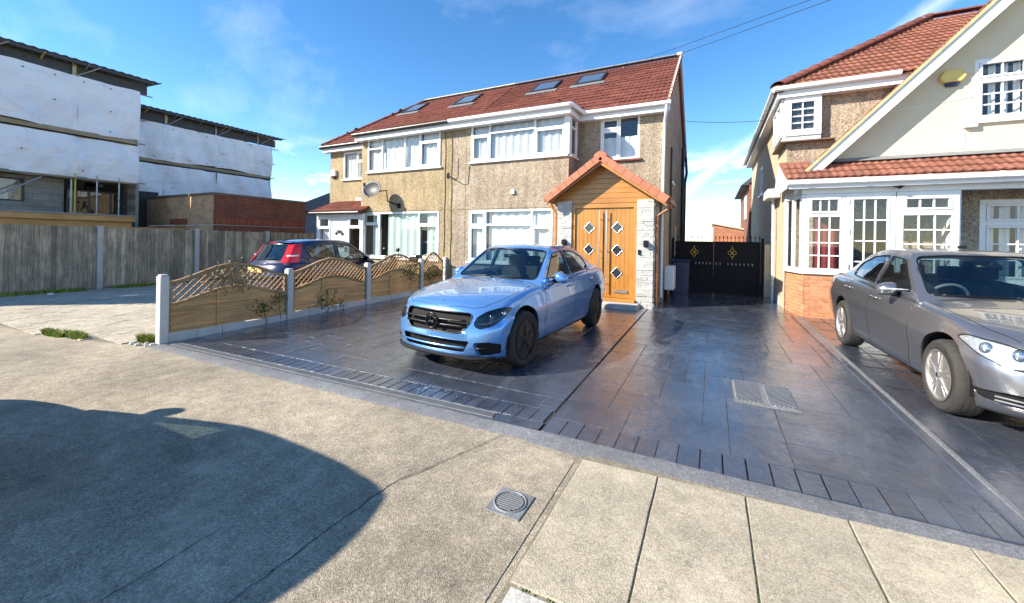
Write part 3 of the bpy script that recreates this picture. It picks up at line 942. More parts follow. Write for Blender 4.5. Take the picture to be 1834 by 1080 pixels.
def bm_obj(bm, name, mat, parent, smooth=True, sharp=None, free=True):
    me = bpy.data.meshes.new(name)
    bm.to_mesh(me)
    if free: bm.free()
    for p in me.polygons: p.use_smooth = smooth
    if sharp: me.set_sharp_from_angle(angle=R(sharp))
    me.materials.append(MATS[mat])
    return mobj(name, me, parent)
def push(bm, d, along=None):
    bm.normal_update()
    if along is None:
        for w in bm.verts: w.co += w.normal * d
    else:
        for w in bm.verts: w.co += Vector(along) * d
def rounded(poly, r=.03, n=3):
    out = []; N = len(poly)
    for i in range(N):
        p, a, b = Vector(poly[i]), Vector(poly[i-1]), Vector(poly[(i+1) % N])
        d1, d2 = (a - p), (b - p); k = min(r, d1.length * .45, d2.length * .45)
        s, e = p + d1.normalized() * k, p + d2.normalized() * k
        for q in range(n + 1):
            t = q / n; out.append(tuple((s * (1-t)**2 + p * 2*t*(1-t) + e * t*t)))
    return out
def edge_extrude(bm, sel, vec_fun):
    es = [e for e in bm.edges if len(e.link_faces) == 1 and sel(e)]
    r = bmesh.ops.extrude_edge_only(bm, edges=es)
    for w in [g for g in r['geom'] if isinstance(g, bmesh.types.BMVert)]: w.co += vec_fun(w.co)

def wheel(parent, x, y, r, w, side, tyre, rim_mat, steer=0.0, spokes=5, rim_r=None):
    wh = bpy.data.objects.new('wheel', None)
    rr = rim_r or r * .70
    s = side
    h = w / 2
    prof = [(rr, -h), (r - .030, -h - .002), (r - .008, -h + .02), (r, -h + .05), (r, h - .05), (r - .008, h - .02), (r - .030, h + .002), (rr + .004, h - .004), (rr - .012, h - .02), (rr - .012, -h)]
    m = MB(); m.lathe([(a, b * s) for a, b in prof], (0, 0, 0), 'x', 40, closed=True)
    me = m.mesh('tyre', tyre, smooth=40)
    t = mobj('wheel', me, parent)
    t.location = (x, y, r); t.rotation_euler = (0, 0, steer)
    m = MB()
    for k in range(4):
        xx = -h + .055 + k * (w - .11) / 3
        m.lathe([(r - .001, xx - .004), (r + .0012, xx - .003), (r + .0012, xx + .003), (r - .001, xx + .004)], (0, 0, 0), 'x', 40)
    m.build('tread_rib', tyre, t)
    m = MB(); m.lathe([(rr - .010, (h - .012) * s), (rr + .002, (h + .004) * s), (rr - .016, (h + .004) * s), (rr - .024, (h - .03) * s), (rr - .05, -.02 * s), (rr - .05, -h * s)], (0, 0, 0), 'x', 40)
    rim = m.build('rim', rim_mat, t, smooth=40)
    m = MB()
    of = (h - .012) * s
    for k in range(spokes):
        a = 2 * math.pi * k / spokes + .3
        for da in (-.16, .16):
            p0 = Vector((of + .004 * s, .035 * math.cos(a + da * .4), .035 * math.sin(a + da * .4)))
            p1 = Vector((of - .010 * s, (rr - .018) * math.cos(a + da), (rr - .018) * math.sin(a + da)))
            m.bar(p0, p1, .030, .026, up=(1, 0, 0))
    m.lathe([(.0001, of + .018 * s), (.026, of + .017 * s), (.052, of + .008 * s), (.058, of - .02 * s)], (0, 0, 0), 'x', 24)
    m.build('spokes', rim_mat, t, smooth=35, bevel=.005)
    m = MB(); m.lathe([(.0001, of - .07 * s), (rr * .78, of - .07 * s), (rr * .78, of - .085 * s)], (0, 0, 0), 'x', 28); m.build('brake_disc', 'lead', t)
    m = MB(); m.lathe([(.0001, of + .021 * s), (.022, of + .020 * s), (.024, of + .015 * s)], (0, 0, 0), 'x', 20); m.build('hub_cap', 'steel' if rim_mat == 'alloy' else 'trim_black', t)
    return t

def make_car(P):
    """P: parameter dictionary; local frame: nose towards -y, x right, ground z=0"""
    root = thing(P['name'], P['label'], 'car', P['loc'], P.get('group'), world=False)
    root.rotation_euler = P['rot']
    root.scale = P.get('scale', (1, 1, 1))
    L, Wd = P['L'], P['W']
    y0 = -L / 2
    hw = Wd / 2
    zc, zb, zbot, wp = P['zc'], P['zb'], P['zbot'], P['wp']
    S = P['S']; F, Nn, Fr, Nr = P['F'], P['N'], P['Fr'], P['Nr']
    body_mat = P['paint']
    def posb(a, t, c):
        aa = abs(a)
        sf = F(aa) + Nn(c); sr = L - Fr(aa) - Nr(c)
        s = sf + (sr - sf) * t
        zt = zc(s) + (zb(s) - zc(s)) * aa ** 2.4
        z = zbot(s) + (zt - zbot(s)) * c
        return Vector((a * hw * wp(s) * S(c), y0 + s, z))
    A = [-1, -.985, -.95, -.88, -.78, -.66, -.52, -.36, -.18, 0, .18, .36, .52, .66, .78, .88, .95, .985, 1]
    T = [i / 56 for i in range(57)]
    C = [0, .04, .10, .18, .27, .36, .45, .54, .61, .66, .72, .79, .86, .92, .96, .985, 1]
    bm = cube_mesh(posb, A, T, C)
    G = P['gh']
    def posg(a, t, c):
        aa = abs(a)
        sf = G['A'](c) + G['bowf'] * aa * aa; sr = G['B'](c) - G['bowr'] * aa * aa
        s = sf + (sr - sf) * t
        base = G['zbase'](s)
        zt = G['zr'](s)
        z = base + (zt - base) * c + G['crown'] * (1 - aa * aa) * max(0, (c - .6) / .4) ** 1.0
        return Vector((a * G['w'](c) * G['taper'](s), y0 + s, z))
    Cg = [0, .08, .2, .35, .5, .65, .78, .87, .93, .97, 1]
    Ag = [-1, -.97, -.9, -.8, -.65, -.45, -.22, 0, .22, .45, .65, .8, .9, .97, 1]
    gm = cube_mesh(posg, Ag, [i / 36 for i in range(37)], Cg)
    # ---- cabin opening in the lower body
    cab = P['cabin']
    fs = cut_panel(bm, [(-cab[2], y0 + cab[0]), (cab[2], y0 + cab[0]), (cab[3], y0 + cab[1]), (-cab[3], y0 + cab[1])], 'top', lambda c, n: n.z > .5 and c.z > .6)
    bmesh.ops.delete(bm, geom=fs, context='FACES')
    # ---- wheel arches
    ya, yb_ = y0 + P['axf'], y0 + P['axr']
    wr, ar = P['wr'], P['ar']
    for yc in (ya, yb_):
        for sd in (-1, 1):
            poly = [(yc + ar * math.cos(q), wr + .01 + ar * 1.02 * math.sin(q)) for q in [math.pi * 2 * i / 40 for i in range(40)]]
            fs = cut_panel(bm, poly, 'side', lambda c, n, sd=sd: c.x * sd > .45 * hw)
            bmesh.ops.delete(bm, geom=fs, context='FACES')
    bmesh.ops.delete(bm, geom=[w for w in bm.verts if not w.link_faces], context='VERTS')
    def near_arch(e):
        m = (e.verts[0].co + e.verts[1].co) / 2
        return any(abs(math.hypot(m.y - yc, m.z - wr - .01) - ar) < .03 for yc in (ya, yb_)) and abs(m.x) > .5 * hw
    edge_extrude(bm, near_arch, lambda co: Vector((-math.copysign(.05, co.x), 0, 0)))
    bvh = BVHTree.FromBMesh(bm)
    gvh = BVHTree.FromBMesh(gm)
    def hit(view, u, v, sgn=1, tree=None):
        U, V_, D = map(Vector, AX[view]); o = U * u + V_ * v
        if view == 'side': o += D * 3 * sgn; d = -D * sgn
        elif view == 'front': o += D * (-4) * sgn; d = D * sgn
        else: o += D * 4; d = -D
        r = (tree or bvh).ray_cast(o, d)
        return (r[0], r[1]) if r[0] is not None else (None, None)
    def line(view, pts, r, mat, name, parent, sgn=1, n=10, tree=None, off=0.0):
        out = []
        for i in range(len(pts) - 1):
            for k in range(n):
                t = k / n; p, nn = hit(view, pts[i][0] + (pts[i+1][0] - pts[i][0]) * t, pts[i][1] + (pts[i+1][1] - pts[i][1]) * t, sgn, tree)
                if p is not None: out.append(p + nn * off)
        p, nn = hit(view, pts[-1][0], pts[-1][1], sgn, tree)
        if p is not None: out.append(p + nn * off)
        if len(out) < 2: return
        m = MB(); m.tube(out, r, 5); return m.build(name, mat, parent, smooth=True)
    # ---- front and rear fittings cut out of the body skin
    todo = []
    for name, poly, view, sgn, kind in P['panels']:
        polys = [poly] if kind.endswith('1') else [poly, [(-x, z) for x, z in poly][::-1]]
        for pl in polys:
            if view == 'front':
                fs = cut_panel(bm, pl, 'front', (lambda c, n, sgn=sgn: c.y * sgn < (-L * .30) and n.y * sgn < -.05))
            else:
                fs = []
            if kind.startswith('lamp') and fs: fs = main_island(fs)
            nb = take(bm, fs)
            todo.append((name, nb, kind, sgn))
    # ---- windows of the greenhouse
    wins = []
    for name, poly in P['side_windows']:
        pl = rounded([(y0 + s, z) for s, z in poly], .05, 4)
        for sd in (-1, 1):
            fs = cut_panel(gm, pl, 'side', lambda c, n, sd=sd: c.x * sd > .2 and abs(n.x) > .35)
            wins.append((name, take(gm, fs)))
    for name, poly, sgn in P['end_windows']:
        pl = rounded(poly, .06, 4)
        fs = cut_panel(gm, pl, 'front', lambda c, n, sgn=sgn: n.y * sgn < -.12)
        wins.append((name, take(gm, fs)))
    body = bm_obj(bm, 'body', body_mat, root, True, 38)
    md = body.modifiers.new('solid', 'SOLIDIFY'); md.thickness = .004; md.offset = -1
    cabin = bm_obj(gm, 'roof_and_pillars', body_mat, root, True, 40)
    md = cabin.modifiers.new('solid', 'SOLIDIFY'); md.thickness = .03; md.offset = -1
    for name, nb in wins:
        lps = loops_of(nb)
        push(nb, -.004)
        g = bm_obj(nb, name, P.get('glass', 'car_glass') if name != 'windscreen' else P.get('wglass', 'car_glass_clear'), root, True)
        m = MB()
        for lp in lps: m.tube(lp, .009, 5, closed=True)
        if lps: m.build('window_seal', 'trim_black', g, smooth=True)
    for name, nb, kind, sgn in todo:
        if not nb.faces: nb.free(); continue
        lps = loops_of(nb); ctr = sum((w.co for w in nb.verts), Vector()) / len(nb.verts)
        if kind.startswith('lamp'):
            back = nb.copy(); push(back, .055, (0, sgn, 0))
            hs = bm_obj(back, 'lamp_housing', P['lamp_back'] if sgn > 0 else 'lamp_red', root, True)
            m = MB()
            for lp in lps:
                i0 = len(m.v); n = len(lp)
                m.v += [tuple(p) for p in lp] + [tuple(p + Vector((0, .055 * sgn, 0))) for p in lp]
                m.f += [(i0+k, i0+(k+1) % n, i0+n+(k+1) % n, i0+n+k) for k in range(n)]
            m.build('lamp_side', 'trim_black' if sgn > 0 else 'lamp_red', hs)
            ln = bm_obj(nb, name, P['lens'] if sgn > 0 else 'lamp_red', root, True)
            if sgn > 0:
                sx = math.copysign(1, ctr.x)
                for (dx, dz_, rr) in P['bulbs']:
                    p, nn = hit('front', sx * dx, dz_, 1)
                    if p is None: continue
                    m = MB(); m.lathe([(.0001, .018), (rr * .5, .014), (rr * .85, .004), (rr, -.01), (rr * 1.1, -.03)], (p.x, p.y + .045, p.z), 'y', 20)
                    for i, w in enumerate(m.v): m.v[i] = (w[0], 2 * (p.y + .045) - w[1], w[2])
                    m.build('reflector', 'reflector', hs, smooth=True)
                for pts in P.get('drl', []):
                    line('front', [(sx * u, v) for u, v in pts], .008, 'lamp_white', 'light_strip', hs, 1, 10, None, -.030)
            m = MB()
            for lp in lps: m.tube(lp, .004, 5, closed=True)
            m.build('lamp_seal', 'trim_black', ln, smooth=True)
        else:
            dep = P.get('depth', {}).get(name, .05)
            push(nb, dep, (0, sgn, 0))
            g = bm_obj(nb, name, 'trim_matt', root, True)
            m = MB()
            for lp in lps:
                i0 = len(m.v); n = len(lp)
                m.v += [tuple(p) for p in lp] + [tuple(p + Vector((0, dep * sgn, 0))) for p in lp]
                m.f += [(i0+k, i0+(k+1) % n, i0+n+(k+1) % n, i0+n+k) for k in range(n)]
            m.build('surround', body_mat if name == 'air_intake' else 'trim_black', g)
            if P.get('rims', {}).get(name):
                m = MB()
                for lp in lps: m.tube(lp, .008, 6, closed=True)
                m.build('trim', P['rims'][name], g, smooth=True)
    # ---- grille bars and emblem
    for pts, r, mat, nm in P.get('front_lines', []):
        line('front', pts, r, mat, nm, root, 1, 12, None, -.018)
    if P.get('star'):
        sx, sz, sr, smat = P['star']
        p, nn = hit('front', sx, sz + .10, 1)
        yy = (p.y if p is not None else y0) + P.get('star_dy', -.01)
        m = MB(); m.tube([(sx + sr * math.sin(q), yy, sz + sr * math.cos(q)) for q in [2 * math.pi * i / 28 for i in range(28)]], .011, 6, closed=True)
        em = m.build('emblem', smat, root, smooth=True)
        m = MB()
        for k in range(3):
            q = 2 * math.pi * k / 3
            m.tube([(sx, yy - .004, sz), (sx + sr * math.sin(q), yy, sz + sr * math.cos(q))], [.020, .006], 6)
        m.build('emblem_star', smat, em, smooth=True)
    # ---- shut lines, handles, trims
    for view, pts, sgn_list in P.get('seams', []):
        for sg in sgn_list:
            pp = pts if view == 'side' else [(u * sg, v) for u, v in pts]
            line(view, [(y0 + u, v) if view == 'side' else (u, y0 + v) if view == 'top' else (u, v) for u, v in pp], .0032, 'trim_black', 'shut_line', root, sg if view == 'side' else 1, 10)
    for s, z in P.get('handles', []):
        for sd in (-1, 1):
            p, nn = hit('side', y0 + s, z, sd)
            if p is None: continue
            m = MB(); m.tube([p + Vector((sd * -.004, -.10, .0)), p + Vector((sd * .022, -.08, .002)), p + Vector((sd * .026, 0, .004)), p + Vector((sd * .022, .08, .004)), p + Vector((-sd * .004, .10, .004))], [.010, .014, .015, .014, .010], 8)
            m.build('door_handle', body_mat, root, smooth=True)
    # ---- mirrors
    ms, mz, mx = P['mirror']
    for sd in (-1, 1):
        bmm = bmesh.new(); bmesh.ops.create_uvsphere(bmm, u_segments=20, v_segments=12, radius=1)
        for w in bmm.verts:
            c = w.co
            c.x = math.copysign(abs(c.x) ** .8, c.x) * .105; c.z = math.copysign(abs(c.z) ** .75, c.z) * .072
            c.y = c.y * .10 if c.y < 0 else c.y * .035
            c.z -= .02 * (c.x * sd) / .1
            w.co = Vector((sd * mx + c.x, y0 + ms + c.y, mz + c.z))
        mir = bm_obj(bmm, 'door_mirror', P.get('mirror_mat', body_mat), root, True)
        m = MB(); m.tube([(sd * (mx - .16), y0 + ms + .05, mz - .06), (sd * (mx - .03), y0 + ms + .01, mz - .045)], [.035, .026], 8); m.build('mirror_arm', 'trim_black', mir, smooth=True)
        m = MB(); m.lathe([(.0001, .0), (.06, .0)], (sd * mx, y0 + ms + .036, mz), 'y', 20)
        for i, w in enumerate(m.v): m.v[i] = (sd * mx + (w[0] - sd * mx) * 1.45, w[1], w[2])
        m.build('mirror_glass', 'chrome', mir)
    # ---- wheels, liners, underbody
    for i, (yc) in enumerate((ya, yb_)):
        for sd in (-1, 1):
            wheel(root, sd * (hw - P['ww'] / 2 - .012), yc, wr, P['ww'], sd, P['tyre'], P['rim'], P.get('steer', 0) if i == 0 else 0, P.get('spokes', 5))
            m = MB(); n = 18
            r1 = [(sd * (hw - .06), yc + (ar + .012) * math.cos(q), wr + .01 + (ar + .012) * math.sin(q)) for q in [math.pi * (1.12 * k / n - .06) for k in range(n + 1)]]
            r2 = [(sd * (hw - .34), p[1], p[2]) for p in r1]
            m.grid([r1, r2]); m.poly(r2[::-1])
            m.build('arch_liner', 'trim_matt', root, smooth=30)
    m = MB(); m.box(-hw + .30, hw - .30, y0 + .35, y0 + L - .4, .20, .40)
    m.box(-hw + .12, hw - .12, ya + ar + .02, yb_ - ar - .02, .185, .40)
    m.box(-hw + .34, hw - .34, y0 + .20, ya - ar - .03, .20, .30)
    m.box(-hw + .34, hw - .34, yb_ + ar + .03, y0 + L - .24, .30, .36)
    m.build('underbody', 'trim_matt', root)
    # ---- interior
    sA, sB = cab[0], cab[1]
    m = MB(); m.box(-hw + .14, hw - .14, y0 + sA + .05, y0 + sB - .05, .40, .46); m.build('cabin_floor', 'seat', root)
    m = MB(); n = 10
    rows = []
    for k in range(n + 1):
        t = k / n; yy = y0 + sA - .25 + t * .62; zz = P['dash'] + .03 * math.sin(t * 3.1) - .35 * max(0, t - .75)
        rows.append([(x, yy + .06 * (x / hw) ** 2, zz - .03 * (x / hw) ** 2) for x in [(-hw + .13) + (2 * hw - .26) * q / 10 for q in range(11)]])
    m.grid(rows); m.build('dashboard', 'seat', root, smooth=True)
    def seat(x, s, hgt, w=.25):
        m = MB()
        m.prism([(x - w, y0 + s - .28, .46), (x + w, y0 + s - .28, .46), (x + w, y0 + s + .22, .46), (x - w, y0 + s + .22, .46)], (0, 0, .16))
        m.prism([(x - w, y0 + s + .16, .5), (x - w, y0 + s + .30, .5), (x - w, y0 + s + .42, hgt - .14), (x - w, y0 + s + .33, hgt - .14)], (2 * w, 0, 0))
        st = m.build('seat', 'seat', root, bevel=.04)
        m = MB(); m.prism([(x - .13, y0 + s + .33, hgt - .11), (x - .13, y0 + s + .42, hgt - .11), (x - .12, y0 + s + .44, hgt + .05), (x - .12, y0 + s + .36, hgt + .05)], (.25, 0, 0)); m.build('headrest', 'seat', st, bevel=.03)
    for x in (-.36, .36): seat(x, P['seats'][0], P['seats'][2])
    for x in (-.38, .38): seat(x, P['seats'][1], P['seats'][2] - .05, .34)
    m = MB(); cx = P.get('wheel_x', -.36); cy = y0 + P['seats'][0] - .42; cz = P['dash'] - .02
    m.tube([(cx + .185 * math.cos(q), cy - .185 * math.sin(q) * .45, cz + .185 * math.sin(q) * .9) for q in [2 * math.pi * i / 28 for i in range(28)]], .016, 8, closed=True)
    m.tube([(cx - .18, cy, cz), (cx, cy - .03, cz), (cx + .18, cy, cz)], .018, 6)
    m.build('steering_wheel', 'seat' if P['name'] != 'silver_car' else 'lead', root, smooth=True)
    # interior mirror and wipers
    p, nn = hit('front', 0, P['imz'], 1, gvh)
    if p is not None:
        m = MB(); m.tube([(-.11, p.y + .10, P['imz']), (.11, p.y + .10, P['imz'])], [.028, .028], 8); m.build('rear_view_mirror', 'trim_black', root, smooth=True)
    for pts in P.get('wipers', []):
        line('front', pts, .009, 'trim_black', 'wiper', root, 1, 8, gvh, .012)
    for nm, (xa, xb, za, zb2, sgn, mt) in P.get('plates', {}).items():
        p, nn = hit('front', 0, (za + zb2) / 2, sgn)
        if p is not None:
            yy = p.y - .012 * sgn
            m = MB(); m.box(xa, xb, min(yy, yy + .01 * sgn), max(yy, yy + .01 * sgn), za, zb2); m.build(nm, mt, root, bevel=.003)
    return root, hit, line, y0

W205 = dict(
    L=4.62, W=1.82, axf=.83, axr=3.62, wr=.335, ar=.385, ww=.235,
    zc=curve((.0, .70), (.12, .775), (.30, .835), (.7, .905), (1.15, .965), (1.5, 1.0), (3.75, 1.05), (4.1, 1.075), (4.45, 1.075), (4.62, 1.03)),
    zb=curve((.0, .66), (.30, .755), (.6, .835), (1.0, .895), (1.5, .935), (2.4, .965), (3.4, .99), (4.0, 1.0), (4.62, .97)),
    zbot=curve((.0, .205), (.5, .185), (1.2, .215), (3.2, .215), (4.0, .26), (4.62, .30)),
    wp=curve((.0, .86), (.25, .90), (.6, .965), (1.0, .992), (1.8, 1.0), (3.3, 1.0), (4.0, .975), (4.62, .88)),
    S=curve((0, .915), (.10, .945), (.22, .968), (.30, .972), (.42, .988), (.56, .998), (.645, 1.0), (.68, .982), (.74, .972), (.86, .948), (.95, .915), (1.0, .86)),
    F=curve((0, 0), (.4, .018), (.7, .07), (.88, .15), (.96, .23), (1.0, .31)),
    N=curve((0, .085), (.06, .035), (.14, .010), (.32, .0), (.50, .015), (.70, .045), (.88, .085), (.96, .125), (1.0, .185)),
    Fr=curve((0, 0), (.5, .02), (.8, .09), (.95, .2), (1, .28)),
    Nr=curve((0, .12), (.15, .03), (.4, .0), (.7, .05), (.92, .06), (1.0, .10)),
    gh=dict(A=curve((0, 1.18), (.5, 1.585), (.8, 1.84), (.93, 1.975), (1, 2.10)),
            B=curve((0, 4.16), (.5, 3.78), (.8, 3.50), (.93, 3.33), (1, 3.20)), bowf=.15, bowr=.14,
            zbase=curve((1.0, .88), (1.6, .905), (2.6, .93), (4.3, .97)),
            zr=curve((1.2, 1.30), (1.9, 1.375), (2.4, 1.418), (2.8, 1.420), (3.3, 1.385), (4.2, 1.27)),
            w=curve((0, .835), (.3, .775), (.6, .705), (.82, .645), (.93, .600), (1, .54)), taper=curve((1.2, .99), (2.2, 1.0), (3.0, .985), (4.1, .90)), crown=.028),
    cabin=(1.52, 3.86, .72, .66), dash=.93, seats=(2.30, 3.12, 1.20), imz=1.27,
    side_windows=[('front_door_glass', [(1.62, .995), (2.12, 1.315), (2.50, 1.352), (2.50, 1.0)]),
                  ('rear_door_glass', [(2.57, 1.0), (2.57, 1.352), (3.02, 1.325), (3.36, 1.21), (3.44, 1.10), (3.42, 1.04)]),
                  ],
    end_windows=[('windscreen', [(-.705, .985), (.705, .985), (.575, 1.355), (.3, 1.380), (-.3, 1.380), (-.575, 1.355)], 1),
                 ('rear_window', [(-.60, 1.06), (.60, 1.06), (.50, 1.33), (-.50, 1.33)], -1)],
    handles=[(2.36, .84), (3.30, .87)], mirror=(1.80, 1.0, .955),
    seams=[('side', [(1.46, .90), (1.42, .72), (1.40, .45), (1.46, .26)], (1, -1)), ('side', [(2.53, .965), (2.53, .70), (2.50, .45), (2.50, .26)], (1, -1)),
           ('side', [(3.30, .98), (3.36, .86), (3.24, .68), (3.16, .50), (3.10, .28)], (1, -1)), ('side', [(1.46, .26), (2.5, .255), (3.1, .28)], (1, -1)),
           ('top', [(.74, 1.22), (.745, .85), (.70, .50), (.60, .27), (.50, .20)], (1, -1)), ('top', [(-.5, .20), (-.2, .145), (0, .135), (.2, .145), (.5, .20)], (1,))],
    glass='car_glass', wheel_x=-.36)
def blue_car():
    P = dict(W205)
    P.update(name='blue_car', label='light blue saloon car with black grille and wheels parked before the wooden porch',
        loc=(-2.80, 5.98, dz(5.98) - .004), rot=(R(.9), 0, R(-4.0)), scale=(.96, .95, 1.03), paint='paint_blue', tyre='rubber', rim='alloy_black', lens='lens_smoke', lamp_back='trim_black',
        steer=R(-4), bulbs=[(.70, .655, .038), (.79, .69, .030)], drl=[[(.60, .60), (.70, .60), (.82, .66)]],
        panels=[('grille', rounded([(-.48, .705), (.48, .705), (.525, .675), (.50, .575), (.39, .485), (-.39, .485), (-.50, .575), (-.525, .675)], .03), 'front', 1, 'rec1'),
                ('headlamp', rounded([(.555, .585), (.62, .545), (.75, .575), (.815, .645), (.832, .742), (.79, .762), (.66, .725), (.565, .655)], .03), 'front', 1, 'lamp2'),
                ('lower_grille', rounded([(-.53, .41), (.53, .41), (.46, .285), (-.46, .285)], .02), 'front', 1, 'rec1'),
                ('air_intake', rounded([(.575, .395), (.73, .405), (.815, .37), (.80, .255), (.61, .245)], .02), 'front', 1, 'rec2'),
                ('tail_lamp', rounded([(.48, .80), (.80, .78), (.82, .93), (.50, .93)], .03), 'front', -1, 'lamp2')],
        depth={'grille': .05, 'lower_grille': .07, 'air_intake': .06}, rims={'grille': 'trim_black'},
        wipers=[[(-.62, .985), (-.05, 1.00)], [(-.02, .985), (.52, .995)]])
    root, hit, line, y0 = make_car(P)
    # grille louvres and large emblem
    for z in (.625, .565):
        p, n = hit('front', .0, .72)
        m = MB(); m.tube([(x, y0 + .012 + .05 * (x / .5) ** 2 + .02, z) for x in [-.47 + .94 * i / 14 for i in range(15)]], .014, 6); m.build('grille_louvre', 'trim_black', root, smooth=True)
    m = MB(); yy = y0 + .005
    m.tube([(.085 * math.sin(q), yy, .600 + .085 * math.cos(q)) for q in [2 * math.pi * i / 30 for i in range(30)]], .012, 8, closed=True); em = m.build('emblem', 'trim_black', root, smooth=True)
    m = MB()
    for k in range(3):
        q = 2 * math.pi * k / 3; m.tube([(0, yy - .006, .60), (.082 * math.sin(q), yy, .60 + .082 * math.cos(q))], [.020, .006], 6)
    m.build('emblem_star', 'trim_black', em, smooth=True)
    # slim splitter bar in the lower intake and bright blade below
    m = MB(); m.tube([(x, y0 + .004 + .06 * (x / .5) ** 2, .335) for x in [-.47 + .94 * i / 14 for i in range(15)]], .012, 6); m.build('intake_bar', 'paint_blue', root, smooth=True)
    for sd in (-1, 1):
        m = MB(); m.tube([(sd * .58, y0 + .10, .33), (sd * .68, y0 + .15, .335), (sd * .77, y0 + .24, .33)], .009, 6); m.build('intake_fin', 'trim_black', root, smooth=True)
    m = MB(); m.tube([(x, y0 + .06 + .22 * (abs(x) / .8) ** 4, .212) for x in [-.78 + 1.56 * i / 16 for i in range(17)]], .022, 8); m.build('front_splitter', 'trim_matt', root, smooth=True)
    # small badge on the bonnet
    p, n = hit('top', 0, y0 + .22)
    if p is not None:
        m = MB(); m.lathe([(.0001, .006), (.024, .005), (.027, .0)], p, 'z', 20); m.build('bonnet_badge', 'steel', root, smooth=True)
    return root
def silver_car():
    P = dict(W205)
    P.update(name='silver_car', label='metallic grey saloon car with alloy wheels in front of the white porch',
        loc=(2.72, 6.72, dz(6.72) - .004), rot=(R(.9), 0, R(3.2)), scale=(.95, .95, 1.05), paint='paint_silver', tyre='rubber_dusty', rim='alloy', lens='lens', lamp_back='lamp_inner', mirror_mat='paint_silver',
        bulbs=[(.62, .66, .05), (.76, .68, .045)], glass='car_glass', wr=.325, ar=.375, axf=.80, axr=3.50,
        panels=[('headlamp', rounded([(.47, .59), (.70, .56), (.82, .63), (.845, .725), (.82, .76), (.70, .745), (.54, .70)], .03), 'front', 1, 'lamp2'),
                ('grille', rounded([(-.40, .70), (.40, .70), (.42, .62), (.33, .47), (-.33, .47), (-.42, .62)], .03), 'front', 1, 'rec1'),
                ('air_intake', rounded([(.50, .37), (.70, .385), (.83, .36), (.81, .29), (.55, .275)], .02), 'front', 1, 'rec2'),
                ('lower_grille', rounded([(-.46, .38), (.46, .38), (.40, .27), (-.40, .27)], .02), 'front', 1, 'rec1'),
                ('tail_lamp', rounded([(.48, .80), (.80, .78), (.82, .93), (.50, .93)], .03), 'front', -1, 'lamp2')],
        depth={'grille': .05, 'lower_grille': .07, 'air_intake': .045}, rims={'grille': 'chrome'},
        wipers=[[(-.62, .985), (-.05, 1.00)], [(-.02, .985), (.52, .995)]],
        plates={'number_plate': (-.26, .26, .395, .505, 1, 'white_plastic')})
    root, hit, line, y0 = make_car(P)
    for z in (.655, .60, .545, .50):
        w = .40 if z > .6 else .34
        m = MB(); m.tube([(x, y0 + .02 + .05 * (x / .5) ** 2, z) for x in [-w + 2 * w * i / 12 for i in range(13)]], .010, 6); m.build('grille_louvre', 'chrome', root, smooth=True)
    m = MB(); m.tube([(.06 * math.sin(q), y0 + .0, .600 + .06 * math.cos(q)) for q in [2 * math.pi * i / 24 for i in range(24)]], .008, 8, closed=True)
    for k in range(3):
        q = 2 * math.pi * k / 3; m.tube([(0, y0, .60), (.058 * math.sin(q), y0, .60 + .058 * math.cos(q))], [.014, .005], 6)
    m.build('emblem', 'chrome', root, smooth=True)
    for sd in (-1, 1):
        for z in (.345, .315):
            m = MB(); m.tube([(sd * .54, y0 + .075, z - .005), (sd * .68, y0 + .11, z), (sd * .80, y0 + .19, z + .005)], .007, 6); m.build('intake_fin', 'lead', root, smooth=True)
        m = MB(); m.tube([(sd * .80, y0 + 1.76 - .10, 1.0 + .012), (sd * 1.06, y0 + 1.76 - .08, 1.012)], .006, 6); m.build('mirror_lamp', 'lamp_white', root, smooth=True)
    # paper disc on the windscreen
    p, n = hit('front', -.50, 1.31)
    return root
HATCH = dict(W205)
